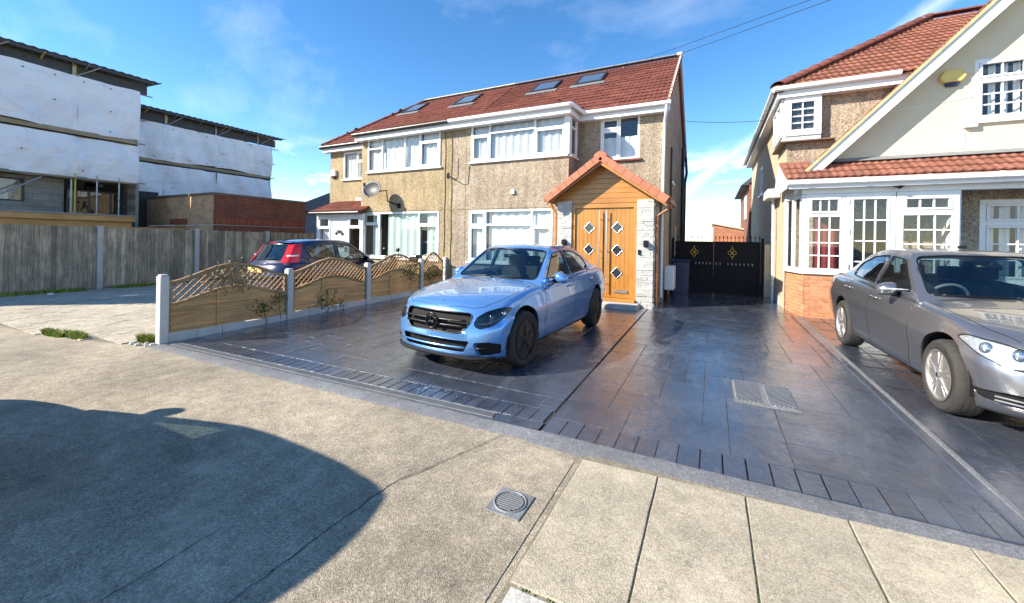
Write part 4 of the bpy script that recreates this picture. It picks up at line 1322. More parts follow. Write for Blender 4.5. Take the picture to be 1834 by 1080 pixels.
HATCH.update(
    L=3.90, W=1.68, axf=.80, axr=3.28, wr=.305, ar=.345, ww=.20,
    zc=curve((.0, .70), (.12, .80), (.40, .89), (.9, .97), (1.2, 1.0), (3.5, 1.0), (3.9, .95)),
    zb=curve((.0, .66), (.30, .79), (.8, .90), (1.4, .95), (2.4, .98), (3.4, 1.0), (3.9, .95)),
    zbot=curve((.0, .22), (.5, .20), (1.2, .22), (3.0, .22), (3.5, .27), (3.9, .32)),
    wp=curve((.0, .84), (.25, .89), (.6, .96), (1.0, .992), (1.8, 1.0), (3.0, 1.0), (3.5, .975), (3.9, .90)),
    Nr=curve((0, .10), (.15, .02), (.4, .0), (.7, .03), (.92, .08), (1.0, .13)),
    gh=dict(A=curve((0, .90), (.5, 1.29), (.8, 1.54), (.93, 1.68), (1, 1.82)),
            B=curve((0, 3.80), (.3, 3.70), (.6, 3.60), (.85, 3.52), (.95, 3.47), (1, 3.38)), bowf=.15, bowr=.16,
            zbase=curve((.8, .90), (1.6, .92), (2.6, .94), (3.9, .93)),
            zr=curve((.9, 1.40), (1.7, 1.485), (2.2, 1.515), (2.8, 1.505), (3.4, 1.445), (3.9, 1.40)),
            w=curve((0, .79), (.3, .745), (.6, .690), (.82, .640), (.93, .600), (1, .54)), taper=curve((.9, .99), (2.0, 1.0), (2.8, .985), (3.8, .90)), crown=.03),
    cabin=(1.25, 3.55, .68, .62), dash=.96, seats=(2.0, 2.85, 1.22), imz=1.34,
    side_windows=[('front_door_glass', [(1.32, 1.02), (1.80, 1.36), (2.25, 1.42), (2.25, 1.035)]),
                  ('rear_quarter_glass', [(2.34, 1.04), (2.34, 1.42), (2.80, 1.40), (3.15, 1.28), (3.02, 1.09)])],
    end_windows=[('windscreen', [(-.66, 1.0), (.66, 1.0), (.56, 1.44), (-.56, 1.44)], 1),
                 ('rear_window', [(-.50, 1.03), (.50, 1.03), (.44, 1.40), (-.44, 1.40)], -1)],
    handles=[(2.10, .88)], mirror=(1.50, 1.03, .90),
    seams=[('side', [(1.22, .93), (1.20, .72), (1.20, .45), (1.26, .28)], (1, -1)), ('side', [(2.30, .975), (2.32, .70), (2.28, .45), (2.25, .28)], (1, -1))],
    wheel_x=-.33, lens='lens', lamp_back='reflector', bulbs=[(.62, .70, .05)],
    panels=[('headlamp', rounded([(.45, .62), (.70, .60), (.80, .72), (.80, .82), (.66, .76), (.48, .70)], .03), 'front', 1, 'lamp2'),
            ('grille', rounded([(-.30, .66), (.30, .66), (.24, .56), (-.24, .56)], .02), 'front', 1, 'rec1'),
            ('lower_grille', rounded([(-.50, .44), (.50, .44), (.42, .29), (-.42, .29)], .02), 'front', 1, 'rec1')],
    depth={}, rims={}, tyre='rubber', rim='alloy')
def hatch(name, label, loc, rz, pnt, rx=0.0):
    P = dict(HATCH); P.update(name=name, label=label, loc=loc, rot=(rx, 0, rz), paint=pnt)
    root, hit, line, y0 = make_car(P)
    # tall tail lamps beside the rear window, shaped on the pillar
    G = P['gh']
    for sd in (-1, 1):
        rows_out = []; 
        for k in range(9):
            c = .12 + .80 * k / 8; row = []
            for j in range(9):
                # wrap round the corner: rear face then side face
                if j <= 4:
                    a = .76 + .24 * j / 4; s = G['B'](c) - G['bowr'] * a * a; x = a * G['w'](c) * G['taper'](s); nx, ny = .35, 1
                else:
                    s0 = G['B'](c) - G['bowr']; s = s0 - (.05 + .20 * (1 - .45 * k / 8)) * (j - 4) / 4; x = G['w'](c) * G['taper'](s); nx, ny = 1, .2
                base = G['zbase'](s); z = base + (G['zr'](s) - base) * c
                row.append((sd * (x + .010 * nx), y0 + s + .012 * ny, z))
            rows_out.append(row)
        m = MB(); m.grid(rows_out); m.build('tail_lamp', 'lamp_red', root, smooth=True)
        m = MB(); row = rows_out[3]; m.tube([Vector(p) + Vector((sd * .004, .004, 0)) for p in row[2:8]], .022, 6); m.build('reversing_lamp', 'lamp_white', root, smooth=True)
    m = MB(); m.grid([[(x, y0 + 3.35 + .16 * k / 3 - .10 * (x / .5) ** 2, 1.475 - .012 * k + .012 * (1 - (x / .55) ** 2)) for x in [-.50 + i * .1 for i in range(11)]] for k in range(4)]); m.build('roof_spoiler', pnt, root, smooth=True)
    m = MB(); m.box(-.13, .13, y0 + 3.475, y0 + 3.50, 1.425, 1.45); m.build('brake_lamp', 'lamp_red', root, bevel=.006)
    m = MB(); m.tube([(-.02, y0 + 3.70, 1.05), (-.36, y0 + 3.69, 1.10)], .010, 6); m.build('rear_wiper', 'trim_black', root)
    m = MB(); m.tube([(0, y0 + 3.15, 1.50), (0, y0 + 3.27, 1.62)], [.006, .003], 6); m.build('aerial', 'trim_black', root)
    m = MB(); m.tube([(x, y0 + 3.93 - .10 * (x / .72) ** 4, .66) for x in [-.70 + .14 * i for i in range(11)]], .035, 8); m.build('bumper_strip', 'trim_matt', root, smooth=True)
    m = MB(); m.box(-.26, .26, y0 + 3.90, y0 + 3.92, .76, .87); m.build('number_plate', 'alarm_yellow', root, bevel=.004)
    return root
blue_car(); silver_car()
hatch('dark_blue_car', 'dark navy hatchback with tall red tail lamps behind the lattice fence', (-9.28, 7.42, .016), R(180) , 'paint_navy')
hatch('parked_car', 'dark car on the road, out of view, casting the big left foreground shadow', (-5.30, -.40, 0), R(-90), 'paint_dark').scale = (1.06, 1.06, 1.10)
# ------------------------------------------------------------------ building helpers
def wall_holes(mb, o, u, n, u0, u1, z0, z1, holes, th=.12):
    """wall plane through o with horizontal axis u and outward normal n; holes = (u0,u1,z0,z1); reveals of depth th"""
    o, u, n = Vector(o), Vector(u), Vector(n); Z = Vector((0, 0, 1))
    us = sorted({u0, u1, *[h[0] for h in holes], *[h[1] for h in holes]}); zs = sorted({z0, z1, *[h[2] for h in holes], *[h[3] for h in holes]})
    P = lambda a, b, d=0.0: o + u * a + Z * b - n * d
    for i in range(len(us) - 1):
        for j in range(len(zs) - 1):
            a, b, c, d = us[i], us[i+1], zs[j], zs[j+1]
            if any(h[0] - 1e-6 <= a and b <= h[1] + 1e-6 and h[2] - 1e-6 <= c and d <= h[3] + 1e-6 for h in holes): continue
            mb.quad(P(a, c), P(b, c), P(b, d), P(a, d))
    for a, b, c, d in holes:
        mb.quad(P(a, c), P(a, c, th), P(a, d, th), P(a, d)); mb.quad(P(b, c), P(b, d), P(b, d, th), P(b, c, th))
        mb.quad(P(a, d), P(a, d, th), P(b, d, th), P(b, d)); mb.quad(P(a, c), P(b, c), P(b, c, th), P(a, c, th))

def window(house, o, u, n, w, h, cells, inset=.05, fr=.055, mat='upvc', sill=True, curtain=None, cmat='curtain', name='window', sill_mat=None, cdepth=.10, glassm='window_glass'):
    """cells: (u0,u1,v0,v1, nbars_u, nbars_v, opener) in metres inside the opening"""
    o, u, n = Vector(o), Vector(u).normalized(), Vector(n).normalized(); Z = Vector((0, 0, 1)); o = o - n * inset
    m = MB(); t = .035
    # outer frame: verticals run between head and sill members
    m.obox(o, u, Z, n, 0, w, 0, fr, -.03, t); m.obox(o, u, Z, n, 0, w, h - fr, h, -.03, t)
    m.obox(o, u, Z, n, 0, fr, fr, h - fr, -.03, t - .001); m.obox(o, u, Z, n, w - fr, w, fr, h - fr, -.03, t - .001)
    vs = sorted({c[1] for c in cells if c[1] < w - .1}); hs = set()
    for c in cells:
        a, b, d, e = c[:4]
        # mullion/transom bars along the cell's right and top edges
        if b < w - .01: m.obox(o, u, Z, n, b - fr / 2, b + fr / 2, max(d, fr), min(e, h - fr), -.03, t - .002)
        if e < h - .01: m.obox(o, u, Z, n, max(a, fr), min(b, w - fr), e - fr / 2, e + fr / 2, -.03, t - .004)
    win = m.build(name, mat, house, bevel=.006)
    for c in cells:
        a, b, d, e, nu, nv, op = c
        a2 = fr if a < .01 else a + fr / 2; b2 = w - fr if b > w - .01 else b - fr / 2; d2 = fr if d < .01 else d + fr / 2; e2 = h - fr if e > h - .01 else e - fr / 2
        if op:
            q = MB(); k = .042
            q.obox(o, u, Z, n, a2 + .002, b2 - .002, d2 + .002, d2 + k, -.01, t + .014); q.obox(o, u, Z, n, a2 + .002, b2 - .002, e2 - k, e2 - .002, -.01, t + .014)
            q.obox(o, u, Z, n, a2 + .002, a2 + k, d2 + k, e2 - k, -.01, t + .013); q.obox(o, u, Z, n, b2 - k, b2 - .002, d2 + k, e2 - k, -.01, t + .013)
            q.build('sash', mat, win, bevel=.005); a2 += k; b2 -= k; d2 += k; e2 -= k
        q = MB(); q.quad(o + u * a2 + Z * d2, o + u * b2 + Z * d2, o + u * b2 + Z * e2, o + u * a2 + Z * e2); q.build('pane', glassm, win)
        if nu or nv:
            for i in range(1, nu + 1):
                x = a2 + (b2 - a2) * i / (nu + 1); q = MB(); q.obox(o, u, Z, n, x - .012, x + .012, d2, e2, -.012, .018); q.build('glazing_bar', mat, win)
            for i in range(1, nv + 1):
                x = d2 + (e2 - d2) * i / (nv + 1); q = MB(); q.obox(o, u, Z, n, a2, b2, x - .012, x + .012, -.011, .017); q.build('glazing_bar', mat, win)
    if sill:
        q = MB(); q.obox(o, u, Z, n, -.06, w + .06, -.055, -.003, -.03, inset + .07); q.build('sill', sill_mat or mat, win, bevel=.008)
    if curtain:
        for (a, b, d, e, wav) in curtain:
            k = max(6, int((b - a) / .018)); rows = []
            for z in (d, (d + e) / 2, e):
                rows.append([o + u * (a + (b - a) * i / k) + Z * z - n * (cdepth + .018 * math.sin(i * wav) + .006 * math.sin(i * 2.3 + z)) for i in range(k + 1)])
            q = MB(); q.grid(rows); q.build('curtain', cmat, win, smooth=True)
    return win

def tile_mesh(name, mat, w=.25, h=.32, rolls=2, amp=.018, t=.012):
    """interlocking concrete tile: u across, v up the slope, n out; lower edge at v=0"""
    m = MB(); n = rolls * 6; top, lo = [], []
    for i in range(n + 1):
        x = -w / 2 + w * i / n; ph = (i % 6) / 6
        z = amp * max(0, math.sin(math.pi * (ph * 1.6 - .3))) if .18 < ph < .82 else 0
        top.append((x, z))
    k = len(m.v)
    m.grid([[(x, 0, z + t + .012) for x, z in top], [(x, h, z + t * .3 - .012) for x, z in top]])
    m.grid([[(x, 0, z - .006 + .004) for x, z in top], [(x, 0, z + t + .012) for x, z in top]])
    return m.mesh(name, mat, smooth=45)
def tile_roof(parent, me, O, U, Vv, poly, cw, gauge, limit, seed=0, stag=0.0, name='roof_tile'):
    O, U, Vv = Vector(O), Vector(U).normalized(), Vector(Vv).normalized(); N = U.cross(Vv).normalized()
    if N.z < 0: N = -N; flip = True
    us = [p[0] for p in poly]; vs = [p[1] for p in poly]; cells = []
    r = random.Random(seed)
    nrow = int((max(vs) - min(vs)) / gauge) + 1
    for j in range(nrow):
        v = min(vs) + j * gauge
        x = min(us) + cw / 2 - (stag if j % 2 else 0)
        while x < max(us) + cw / 2:
            if pip(x, v + gauge * .5, poly): cells.append((x, v))
            x += cw
    cells.sort(key=lambda c: (O + U * c[0] + Vv * c[1] - CAMP).length)
    rest = MB(); base_v = [tuple(w.co) for w in me.vertices]; base_f = [tuple(p.vertices) for p in me.polygons]
    for k, (x, v) in enumerate(cells):
        ja = r.uniform(-.006, .006)
        M = frame(O + U * x + Vv * (v + r.uniform(-.006, .006)) + N * r.uniform(-.002, .004), (U + Vv * ja).normalized(), (Vv - U * ja).normalized(), N)
        if k < limit: inst(name, me, parent, M)
        else:
            i0 = len(rest.v); rest.v += [tuple(M @ Vector(w)) for w in base_v]; rest.f += [tuple(i + i0 for i in f) for f in base_f]
    if rest.v:
        mm = rest.mesh(name, None, smooth=45, fix=False); mm.materials.append(me.materials[0])
        tag(mobj(name, mm, parent), kind='stuff')
def gutter(parent, pts, mat='upvc', r=.055, name='gutter', fascia=None):
    m = MB(); m.tube(pts, r, 10); g = m.build(name, mat, parent, smooth=35); return g
def ridge_caps(parent, a, b, mat, w=.12, L=.42, name='ridge_tile'):
    a, b = Vector(a), Vector(b); d = (b - a); n = max(1, int(d.length / L)); d.normalize()
    up = Vector((0, 0, 1)); s = d.cross(up).normalized(); up = s.cross(d)
    prof = [(w * math.cos(q), w * .62 * math.sin(q)) for q in [math.pi * i / 8 for i in range(9)]]
    m = MB(); LL = (b - a).length / n
    m.grid([[tuple((p[0] * k, y, p[1] * k) ) for p in prof] for y, k in ((0, 1.06), (.05, 1.06), (.051, 1.0), (LL, .97))])
    me = m.mesh(name, mat, smooth=40)
    for i in range(n):
        inst(name, me, parent, frame(a + d * (i * LL), s, d, up))
def downpipe(parent, pts, mat='upvc', r=.034, name='downpipe'):
    m = MB(); m.tube(pts, r, 10); p = m.build(name, mat, parent, smooth=35)
    top, bot = max(q[2] for q in pts), min(q[2] for q in pts); x, y = pts[-1][0], pts[-1][1]
    z = bot + .4
    while z < top - .5:
        b = MB(); b.lathe([(r * .98, -.025), (r + .010, -.02), (r + .010, .02), (r * .98, .025)], (x, y, z), 'z', 12); b.build('pipe_clip', mat, p, smooth=35); z += 1.3
    return p
Xa, Ya = (1, 0, 0), (0, 1, 0)
FN = (0, -1, 0)                                   # normal of the street fronts

# ------------------------------------------------------------------ the pair of semi-detached houses
WY, BY = 10.60, 9.80            # main front wall, projecting bay
EZ = 5.02                       # eaves gutter height
XR, XP, XL, XBR, XBL = -1.10, -6.93, -13.28, -3.33, -10.72
YE, ZE = 10.33, 5.10            # eaves edge of the main slope
YR, ZR = 13.90, 7.66            # ridge
YBE = 9.50                      # eaves edge of the bay roof
GB = 0.08
t_red = tile_mesh('roof_tile', 'tile_red')
def semi(right):
    if right:
        h = thing('semi_detached_house', 'pebbledashed house with white gutters, half of the pair with the wooden porch', 'house', (-4.0, 12, GB))
        wm, gm_ = 'pebbledash', 'upvc'
    else:
        h = thing('semi_detached_house', 'ochre pebbledashed house half with satellite dish and black gutter', 'house', (-10.0, 12, GB))
        wm, gm_ = 'pebbledash_ochre', 'black_pvc'
    m = MB(); Z = (0, 0, 1)
    if right:
        wh = [(-2.72, -1.70, 3.78, 4.92)]
        wall_holes(m, (0, WY, 0), Xa, FN, XBR, XR, 0, EZ, wh)
        bh = [(-6.30, -3.40, 3.86, 4.92), (-6.34, -3.74, .98, 2.46)]
        wall_holes(m, (0, BY, 0), Xa, FN, XP, XBR, 0, EZ, bh)
        # bay return on the right with its own narrow light
        wall_holes(m, (XBR, BY, 0), Ya, (1, 0, 0), 0, WY - BY, 0, EZ, [(.07, .60, 3.86, 4.92)])
        wall_holes(m, (XR, WY, 0), Ya, (1, 0, 0), 0, 6.9, -.1, EZ + .2, [(1.6, 2.3, 3.4, 4.4), (3.6, 4.3, 1.2, 2.2)])
        m.poly([(XR, WY, EZ + .2), (XR, 17.5, EZ + .2), (XR, YR, ZR - .05)])           # gable above the eaves
        m.quad((XP, 17.5, 0), (XR, 17.5, 0), (XR, 17.5, EZ), (XP, 17.5, EZ))
    else:
        wall_holes(m, (0, WY, 0), Xa, FN, XL, XBL, 0, EZ, [(-12.55, -11.0, 3.80, 4.82), (-12.0, -11.2, .1, 2.1)])
        wall_holes(m, (0, BY, 0), Xa, FN, XBL, XP - .002, 0, EZ, [(-10.42, -7.40, 3.82, 4.96), (-10.56, -7.42, .98, 2.46)])
        m.quad((XBL, BY, 0), (XBL, WY, 0), (XBL, WY, EZ), (XBL, BY, EZ))
        m.quad((XL, WY, 0), (XL, 17.5, 0), (XL, 17.5, EZ), (XL, WY, EZ))
        m.quad((XP, 17.5, 0), (XL, 17.5, 0), (XL, 17.5, EZ), (XP, 17.5, EZ))
        m.quad((XP - .004, BY, 0), (XP - .004, 17.5, 0), (XP - .004, 17.5, EZ), (XP - .004, BY, EZ))
    m.build('wall', wm, h, fix=False)
    # ceilings and floors so the rooms behind the glass are dark
    x0, x1 = (XP + .02, XR - .02) if right else (XL + .02, XP - .02)
    q = MB(); q.box(x0, x1, WY + .1, 17.4, 2.62, 2.80); q.box(x0 if right else XBL + .02, XBR - .02 if right else x1, BY + .14, WY + .1, 2.62, 2.80)
    q.box(x0, x1, WY + .1, 17.4, 4.98, 5.06); q.box(x0 if right else XBL + .02, XBR - .02 if right else x1, BY + .14, WY + .1, 4.985, 5.015)
    q.box(x0, x1, 12.9, 13.0, .1, 4.98)
    q.build('floor_slab', 'blind_grey', h)
    # roof deck
    VM = Vector((0, YR - YE, ZR - ZE)); SL = VM.length
    jy = YE + (YR - YE) * .32; jz = ZE + (ZR - ZE) * .32
    q = MB(); d = .045
    if right:
        q.poly([(XP, YE, ZE - d), (XR + .12, YE, ZE - d), (XR + .12, YR, ZR - d), (XP, YR, ZR - d)])
        q.poly([(XP, 17.8, ZE - d), (XR + .12, 17.8, ZE - d), (XR + .12, YR, ZR - d), (XP, YR, ZR - d)])
        B1, B2, B3, B4 = (XP, YBE, ZE), (XBR + .14, YBE, ZE), (XBR - 1.15, jy, jz), (XP, jy, jz); VV = (XBR + .30, YE, ZE)
        q.poly([tuple(Vector(p) - Vector((0, 0, .035))) for p in (B1, B2, B3, B4)]); q.poly([tuple(Vector(p) - Vector((0, 0, .035))) for p in (B2, VV, B3)])
    else:
        HX = -11.35
        q.poly([(XL - .22, YE, ZE - d), (XP, YE, ZE - d), (XP, YR, ZR - d), (HX, YR, ZR - d)])
        q.poly([(XL - .22, YE, ZE - d), (XL - .22, 17.8, ZE - d), (HX, YR, ZR - d)])
        q.poly([(XP, 17.8, ZE - d), (XL - .22, 17.8, ZE - d), (HX, YR, ZR - d), (XP, YR, ZR - d)])
        B1, B2, B3, B4 = (XP, YBE, ZE), (XBL - .10, YBE, ZE), (XBL + .45, jy, jz), (XP, jy, jz); VV = (XBL - .22, YE, ZE)
        q.poly([tuple(Vector(p) - Vector((0, 0, .035))) for p in (B1, B2, B3, B4)]); q.poly([tuple(Vector(p) - Vector((0, 0, .035))) for p in (B2, VV, B3)])
    roof = q.build('roof', 'tile_red', h)
    # tiles of the main slope (outside the bay roof) and of the bay roof
    O = (0, YE, ZE); vj = SL * .32
    if right:
        tile_roof(roof, t_red, O, Xa, VM, [(XBR + .34, 0), (XR + .10, 0), (XR + .10, SL - .08), (XP, SL - .08), (XP, vj), (XBR - 1.10, vj)], .25, .285, 170, 1)
        VB = Vector((0, jy - YBE, jz - ZE)); SB = VB.length
        tile_roof(roof, t_red, (0, YBE, ZE), Xa, VB, [(XP, 0), (XBR + .12, 0), (XBR - 1.10, SB), (XP, SB)], .25, .285, 125, 2)
    else:
        tile_roof(roof, t_red, O, Xa, VM, [(XL - .2, 0), (XBL - .25, 0), (XBL + .45, vj), (XP, vj), (XP, SL - .08), (HX, SL - .08)], .25, .285, 150, 3)
        VB = Vector((0, jy - YBE, jz - ZE)); SB = VB.length
        tile_roof(roof, t_red, (0, YBE, ZE), Xa, VB, [(XBL - .1, 0), (XP, 0), (XP, SB), (XBL + .45, SB)], .25, .285, 140, 4)
        VH = Vector((HX - XL + .22, 0, ZR - ZE))
        tile_roof(roof, t_red, (XL - .22, 0, ZE), (0, -1, 0), VH, [(-17.8, 0), (-YE, 0), (-YR, VH.length)], .25, .285, 0, 5)
    # ridge
    if right:
        ridge_caps(h, (XR + .10, YR, ZR + .03), (XP, YR, ZR + .03), 'lead', .11)
        # verge: mortar bed and white cloaked edge
        q = MB(); q.bar((XR + .11, YE, ZE - .02), (XR + .11, YR, ZR - .0), .05, .09); q.build('verge', 'mortar', h)
        q = MB(); q.bar((XR + .11, 17.8, ZE - .02), (XR + .11, YR, ZR - .0), .05, .09); q.build('verge', 'mortar', h)
        q = MB(); q.box(XR + .0, XR + .16, YR - .13, YR + .13, ZR + .0, ZR + .10); q.build('ridge_end', 'mortar', h, bevel=.02)
    else:
        ridge_caps(h, (XP, YR, ZR + .03), (HX, YR, ZR + .03), 'mortar', .11)
        ridge_caps(h, (XL - .18, YE + .03, ZE + .03), (HX, YR, ZR + .03), 'tile_red', .11, name='hip_tile')
    # fascias, soffits, gutters
    q = MB(); fz0, fz1 = EZ - .17, EZ + .06
    if right:
        q.box(XP, XBR + .10, YBE + .055, YBE + .08, fz0, fz1); q.build('fascia', 'upvc', h)
        q = MB(); q.box(XBR + .075, XBR + .10, YBE + .082, YE + .04, fz0, fz1); q.build('fascia', 'upvc', h)
        q = MB(); q.box(XBR + .102, XR + .14, YE + .045, YE + .07, fz0, fz1); q.build('fascia', 'upvc', h)
        q = MB(); q.box(XP, XBR + .074, YBE + .082, BY, fz0 + .01, fz0 + .03); q.box(XBR, XBR + .074, BY + .002, WY, fz0 + .01, fz0 + .03); q.box(XBR + .10, XR + .12, YE + .072, WY, fz0 + .01, fz0 + .03); q.build('soffit', 'upvc', h)
        gutter(h, [(XP + .01, YBE - .005, EZ + .03), (XBR + .10, YBE - .005, EZ + .02), (XBR + .16, YBE + .07, EZ + .02), (XBR + .22, YE - .10, EZ + .02), (XBR + .30, YE - .015, EZ + .02), (XR + .16, YE - .015, EZ + .01)], 'upvc', .058)
        downpipe(h, [(XR + .06, YE - .01, EZ - .02), (XR + .06, YE - .01, EZ - .15), (XR + .0, WY - .06, EZ - .40), (XR - .02, WY - .06, 2.0), (XR - .02, WY - .06, .25)])
    else:
        q.box(XBL - .08, XP - .004, YBE + .055, YBE + .08, fz0, fz1); q.build('fascia', 'upvc_old', h)
        q = MB(); q.box(XBL - .08, XBL - .055, YBE + .082, YE + .04, fz0, fz1); q.build('fascia', 'upvc_old', h)
        q = MB(); q.box(XL - .2, XBL - .082, YE + .045, YE + .07, fz0, fz1); q.build('fascia', 'upvc_old', h)
        q = MB(); q.box(XBL - .054, XP - .004, YBE + .082, BY, fz0 + .01, fz0 + .03); q.box(XL - .18, XBL - .09, YE + .072, WY, fz0 + .01, fz0 + .03); q.build('soffit', 'upvc_old', h)
        gutter(h, [(XP - .01, YBE - .005, EZ + .03), (XBL - .12, YBE - .005, EZ + .02)], 'black_pvc', .055)
        gutter(h, [(XBL - .12, YBE + .05, EZ + .02), (XBL - .14, YE - .02, EZ + .02), (XL - .26, YE - .02, EZ + .02)], 'black_pvc', .055)
        gutter(h, [(XL - .27, YE, EZ + .02), (XL - .27, 17.6, EZ + .02)], 'black_pvc', .055)
        downpipe(h, [(XBL - .12, YE - .02, EZ), (XBL - .12, YE - .02, EZ - .12), (XBL - .06, WY - .05, EZ - .35), (XBL - .06, WY - .05, 2.75)], 'black_pvc')
    return h, roof
hr, roof_r = semi(True)
hl, roof_l = semi(False)
# windows of the right half
w, hh = 2.90, 1.06
window(hr, (-6.30, BY, 3.86), Xa, FN, w, hh, [(0, .62, 0, .74, 0, 0, 1), (0, .62, .74, hh, 0, 0, 0), (.62, 2.02, 0, .78, 0, 0, 0), (.62, 2.02, .78, hh, 0, 0, 0), (2.02, w, 0, .74, 0, 0, 1), (2.02, w, .74, hh, 0, 0, 0)], inset=-.0,
       curtain=[(.06, .60, .06, 1.0, .55), (.64, 2.0, .06, 1.0, .5), (2.04, 2.84, .06, 1.0, .55)], cmat='blind_grey', cdepth=.075)
window(hr, (XBR, BY + .07, 3.86), Ya, (1, 0, 0), .53, hh, [(0, .53, 0, .74, 0, 0, 0), (0, .53, .74, hh, 0, 0, 0)], inset=-.0, sill=True, curtain=[(.05, .4, .05, 1.0, .6)], cdepth=.10)
q = MB(); q.box(-3.40, XBR + .02, BY - .035, BY + .066, 3.86, 4.92); q.build('corner_post', 'upvc', hr, bevel=.008)
w, hh = 1.02, 1.14
window(hr, (-2.72, WY, 3.78), Xa, FN, w, hh, [(0, .50, 0, .80, 0, 0, 1), (0, .50, .80, hh, 0, 0, 1), (.50, w, 0, hh, 0, 0, 0)], inset=.03, curtain=[(.06, .96, .06, .62, .5)], cmat='curtain', cdepth=.075, sill_mat='tile_red')
w, hh = 2.60, 1.48
window(hr, (-6.34, BY, .98), Xa, FN, w, hh, [(0, .55, 0, 1.02, 0, 0, 1), (0, .55, 1.02, hh, 0, 0, 1), (.55, 2.0, 0, 1.06, 0, 0, 0), (.55, 2.0, 1.06, hh, 0, 0, 0), (2.0, w, 0, 1.02, 0, 0, 1), (2.0, w, 1.02, hh, 0, 0, 0)], inset=.02,
       curtain=[(.08, .50, .05, 1.42, .45), (.62, 2.5, .05, 1.42, .42)], cdepth=.075)
window(hr, (XR, WY + 1.6, 3.4), Ya, (1, 0, 0), .7, 1.0, [(0, .7, 0, 1.0, 0, 0, 1)], inset=.06, curtain=[(.06, .64, .05, .95, .5)])
window(hr, (XR, WY + 3.6, 1.2), Ya, (1, 0, 0), .7, 1.0, [(0, .7, 0, 1.0, 0, 0, 1)], inset=.06, curtain=[(.06, .64, .05, .95, .5)])
# windows of the left half
w, hh = 3.02, 1.14
window(hl, (-10.42, BY, 3.82), Xa, FN, w, hh, [(0, .66, 0, .76, 0, 0, 0), (0, .66, .76, hh, 0, 0, 0), (.66, 1.62, 0, hh, 0, 0, 0), (1.62, 2.24, 0, hh, 0, 0, 0), (2.24, w, 0, .80, 0, 0, 1), (2.24, w, .80, hh, 0, 0, 0)], inset=-.0,
       curtain=[(.05, 2.2, .05, 1.08, .42), (2.3, 2.92, .05, 1.08, .5)], cdepth=.075)
window(hl, (-12.55, WY, 3.80), Xa, FN, 1.55, 1.02, [(0, .72, 0, 1.02, 0, 0, 0), (.72, 1.55, 0, .62, 0, 0, 0), (.72, 1.55, .62, 1.02, 0, 0, 1)], inset=.03, curtain=[(.05, 1.5, .05, .96, .5)], cdepth=.075)
w, hh = 3.14, 1.48
window(hl, (-10.56, BY, .98), Xa, FN, w, hh, [(0, .70, 0, 1.08, 0, 0, 0), (0, .70, 1.08, hh, 0, 0, 1), (.70, 2.36, 0, hh, 0, 0, 0), (2.36, w, 0, 1.08, 0, 0, 1), (2.36, w, 1.08, hh, 0, 0, 0)], inset=.02,
       curtain=[(.32, .68, .05, 1.42, .45), (1.0, 2.34, .05, 1.42, .40), (2.62, 3.08, .05, 1.42, .45)], cmat='curtain_green', cdepth=.075)
# cables and scars on the bay front
for x, z0, z1 in ((-7.22, .3, 4.85), (-6.98, .3, 4.85)):
    q = MB(); q.tube([(x + .01 * math.sin(i * 1.7), BY - .012, z0 + (z1 - z0) * i / 14) for i in range(15)], .010, 5); q.build('cable', 'tile_brown', hl)
q = MB(); q.box(XP - .02, XBR - .4, BY - .012, BY + .01, 2.50, 2.525); q.build('bell_cast', 'pebbledash', hr)
q = MB(); q.box(-10.6, XP - .022, BY - .012, BY + .01, 2.50, 2.525); q.build('bell_cast', 'pebbledash_ochre', hl)
q = MB(); q.box(XP + .42, XP + .445, BY - .006, BY + .01, .3, 4.8); q.build('render_stop', 'pebbledash', hr)
# roof windows
VM = Vector((0, YR - YE, ZR - ZE)).normalized(); NM = Vector((0, -VM.z, VM.y))
def rooflight(house, x0, x1, v0, v1):
    O = Vector((0, YE, ZE))
    f = MB(); k = .065
    f.obox(O, Xa, VM, NM, x0, x1, v0, v0 + k, -.02, .085); f.obox(O, Xa, VM, NM, x0, x1, v1 - k, v1, -.02, .085)
    f.obox(O, Xa, VM, NM, x0, x0 + k, v0 + k, v1 - k, -.02, .084); f.obox(O, Xa, VM, NM, x1 - k, x1, v0 + k, v1 - k, -.02, .084)
    r = f.build('rooflight', 'dark_frame', house, bevel=.008)
    q = MB(); q.obox(O, Xa, VM, NM, x0 + k, x1 - k, v0 + k, v1 - k, .055, .065); q.build('pane', 'skylight_glass', r)
    q = MB(); q.obox(O, Xa, VM, NM, x0 - .12, x1 + .12, v0 - .22, v0 - .002, .022, .040); q.build('flashing', 'lead', r)
m_, nt_, b_ = nt_new('skylight_glass'); b_.inputs['Base Color'].default_value = (.10, .13, .16, 1); b_.inputs['Roughness'].default_value = .04; b_.inputs['Specular IOR Level'].default_value = 1.0; b_.inputs['Coat Weight'].default_value = 1.0
NB(nt_); MATS['skylight_glass'] = m_
for hse, a, b, c, d in ((hr, -4.12, -3.22, 2.75, 3.75), (hr, -5.72, -4.82, 2.75, 3.75), (hl, -8.98, -8.08, 2.75, 3.75), (hl, -11.60, -10.75, 2.85, 3.80)):
    rooflight(hse, a, b, c, d)
# pipes on the side wall
downpipe(hr, [(XR + .06, 16.6, 5.3), (XR + .06, 16.6, .3)], 'black_pvc', .055, 'soil_pipe')
q = MB(); q.tube([(XR + .12, 17.2, 5.0), (XR + .16, 17.2, 4.4), (XR + .10, 17.2, 4.0), (XR + .10, 17.2, .4)], .05, 8); q.build('soil_pipe', 'black_pvc', hr, smooth=True)
downpipe(hr, [(XR + .05, 12.0, 4.3), (XR + .05, 12.0, .4)], 'black_pvc', .03, 'waste_pipe')

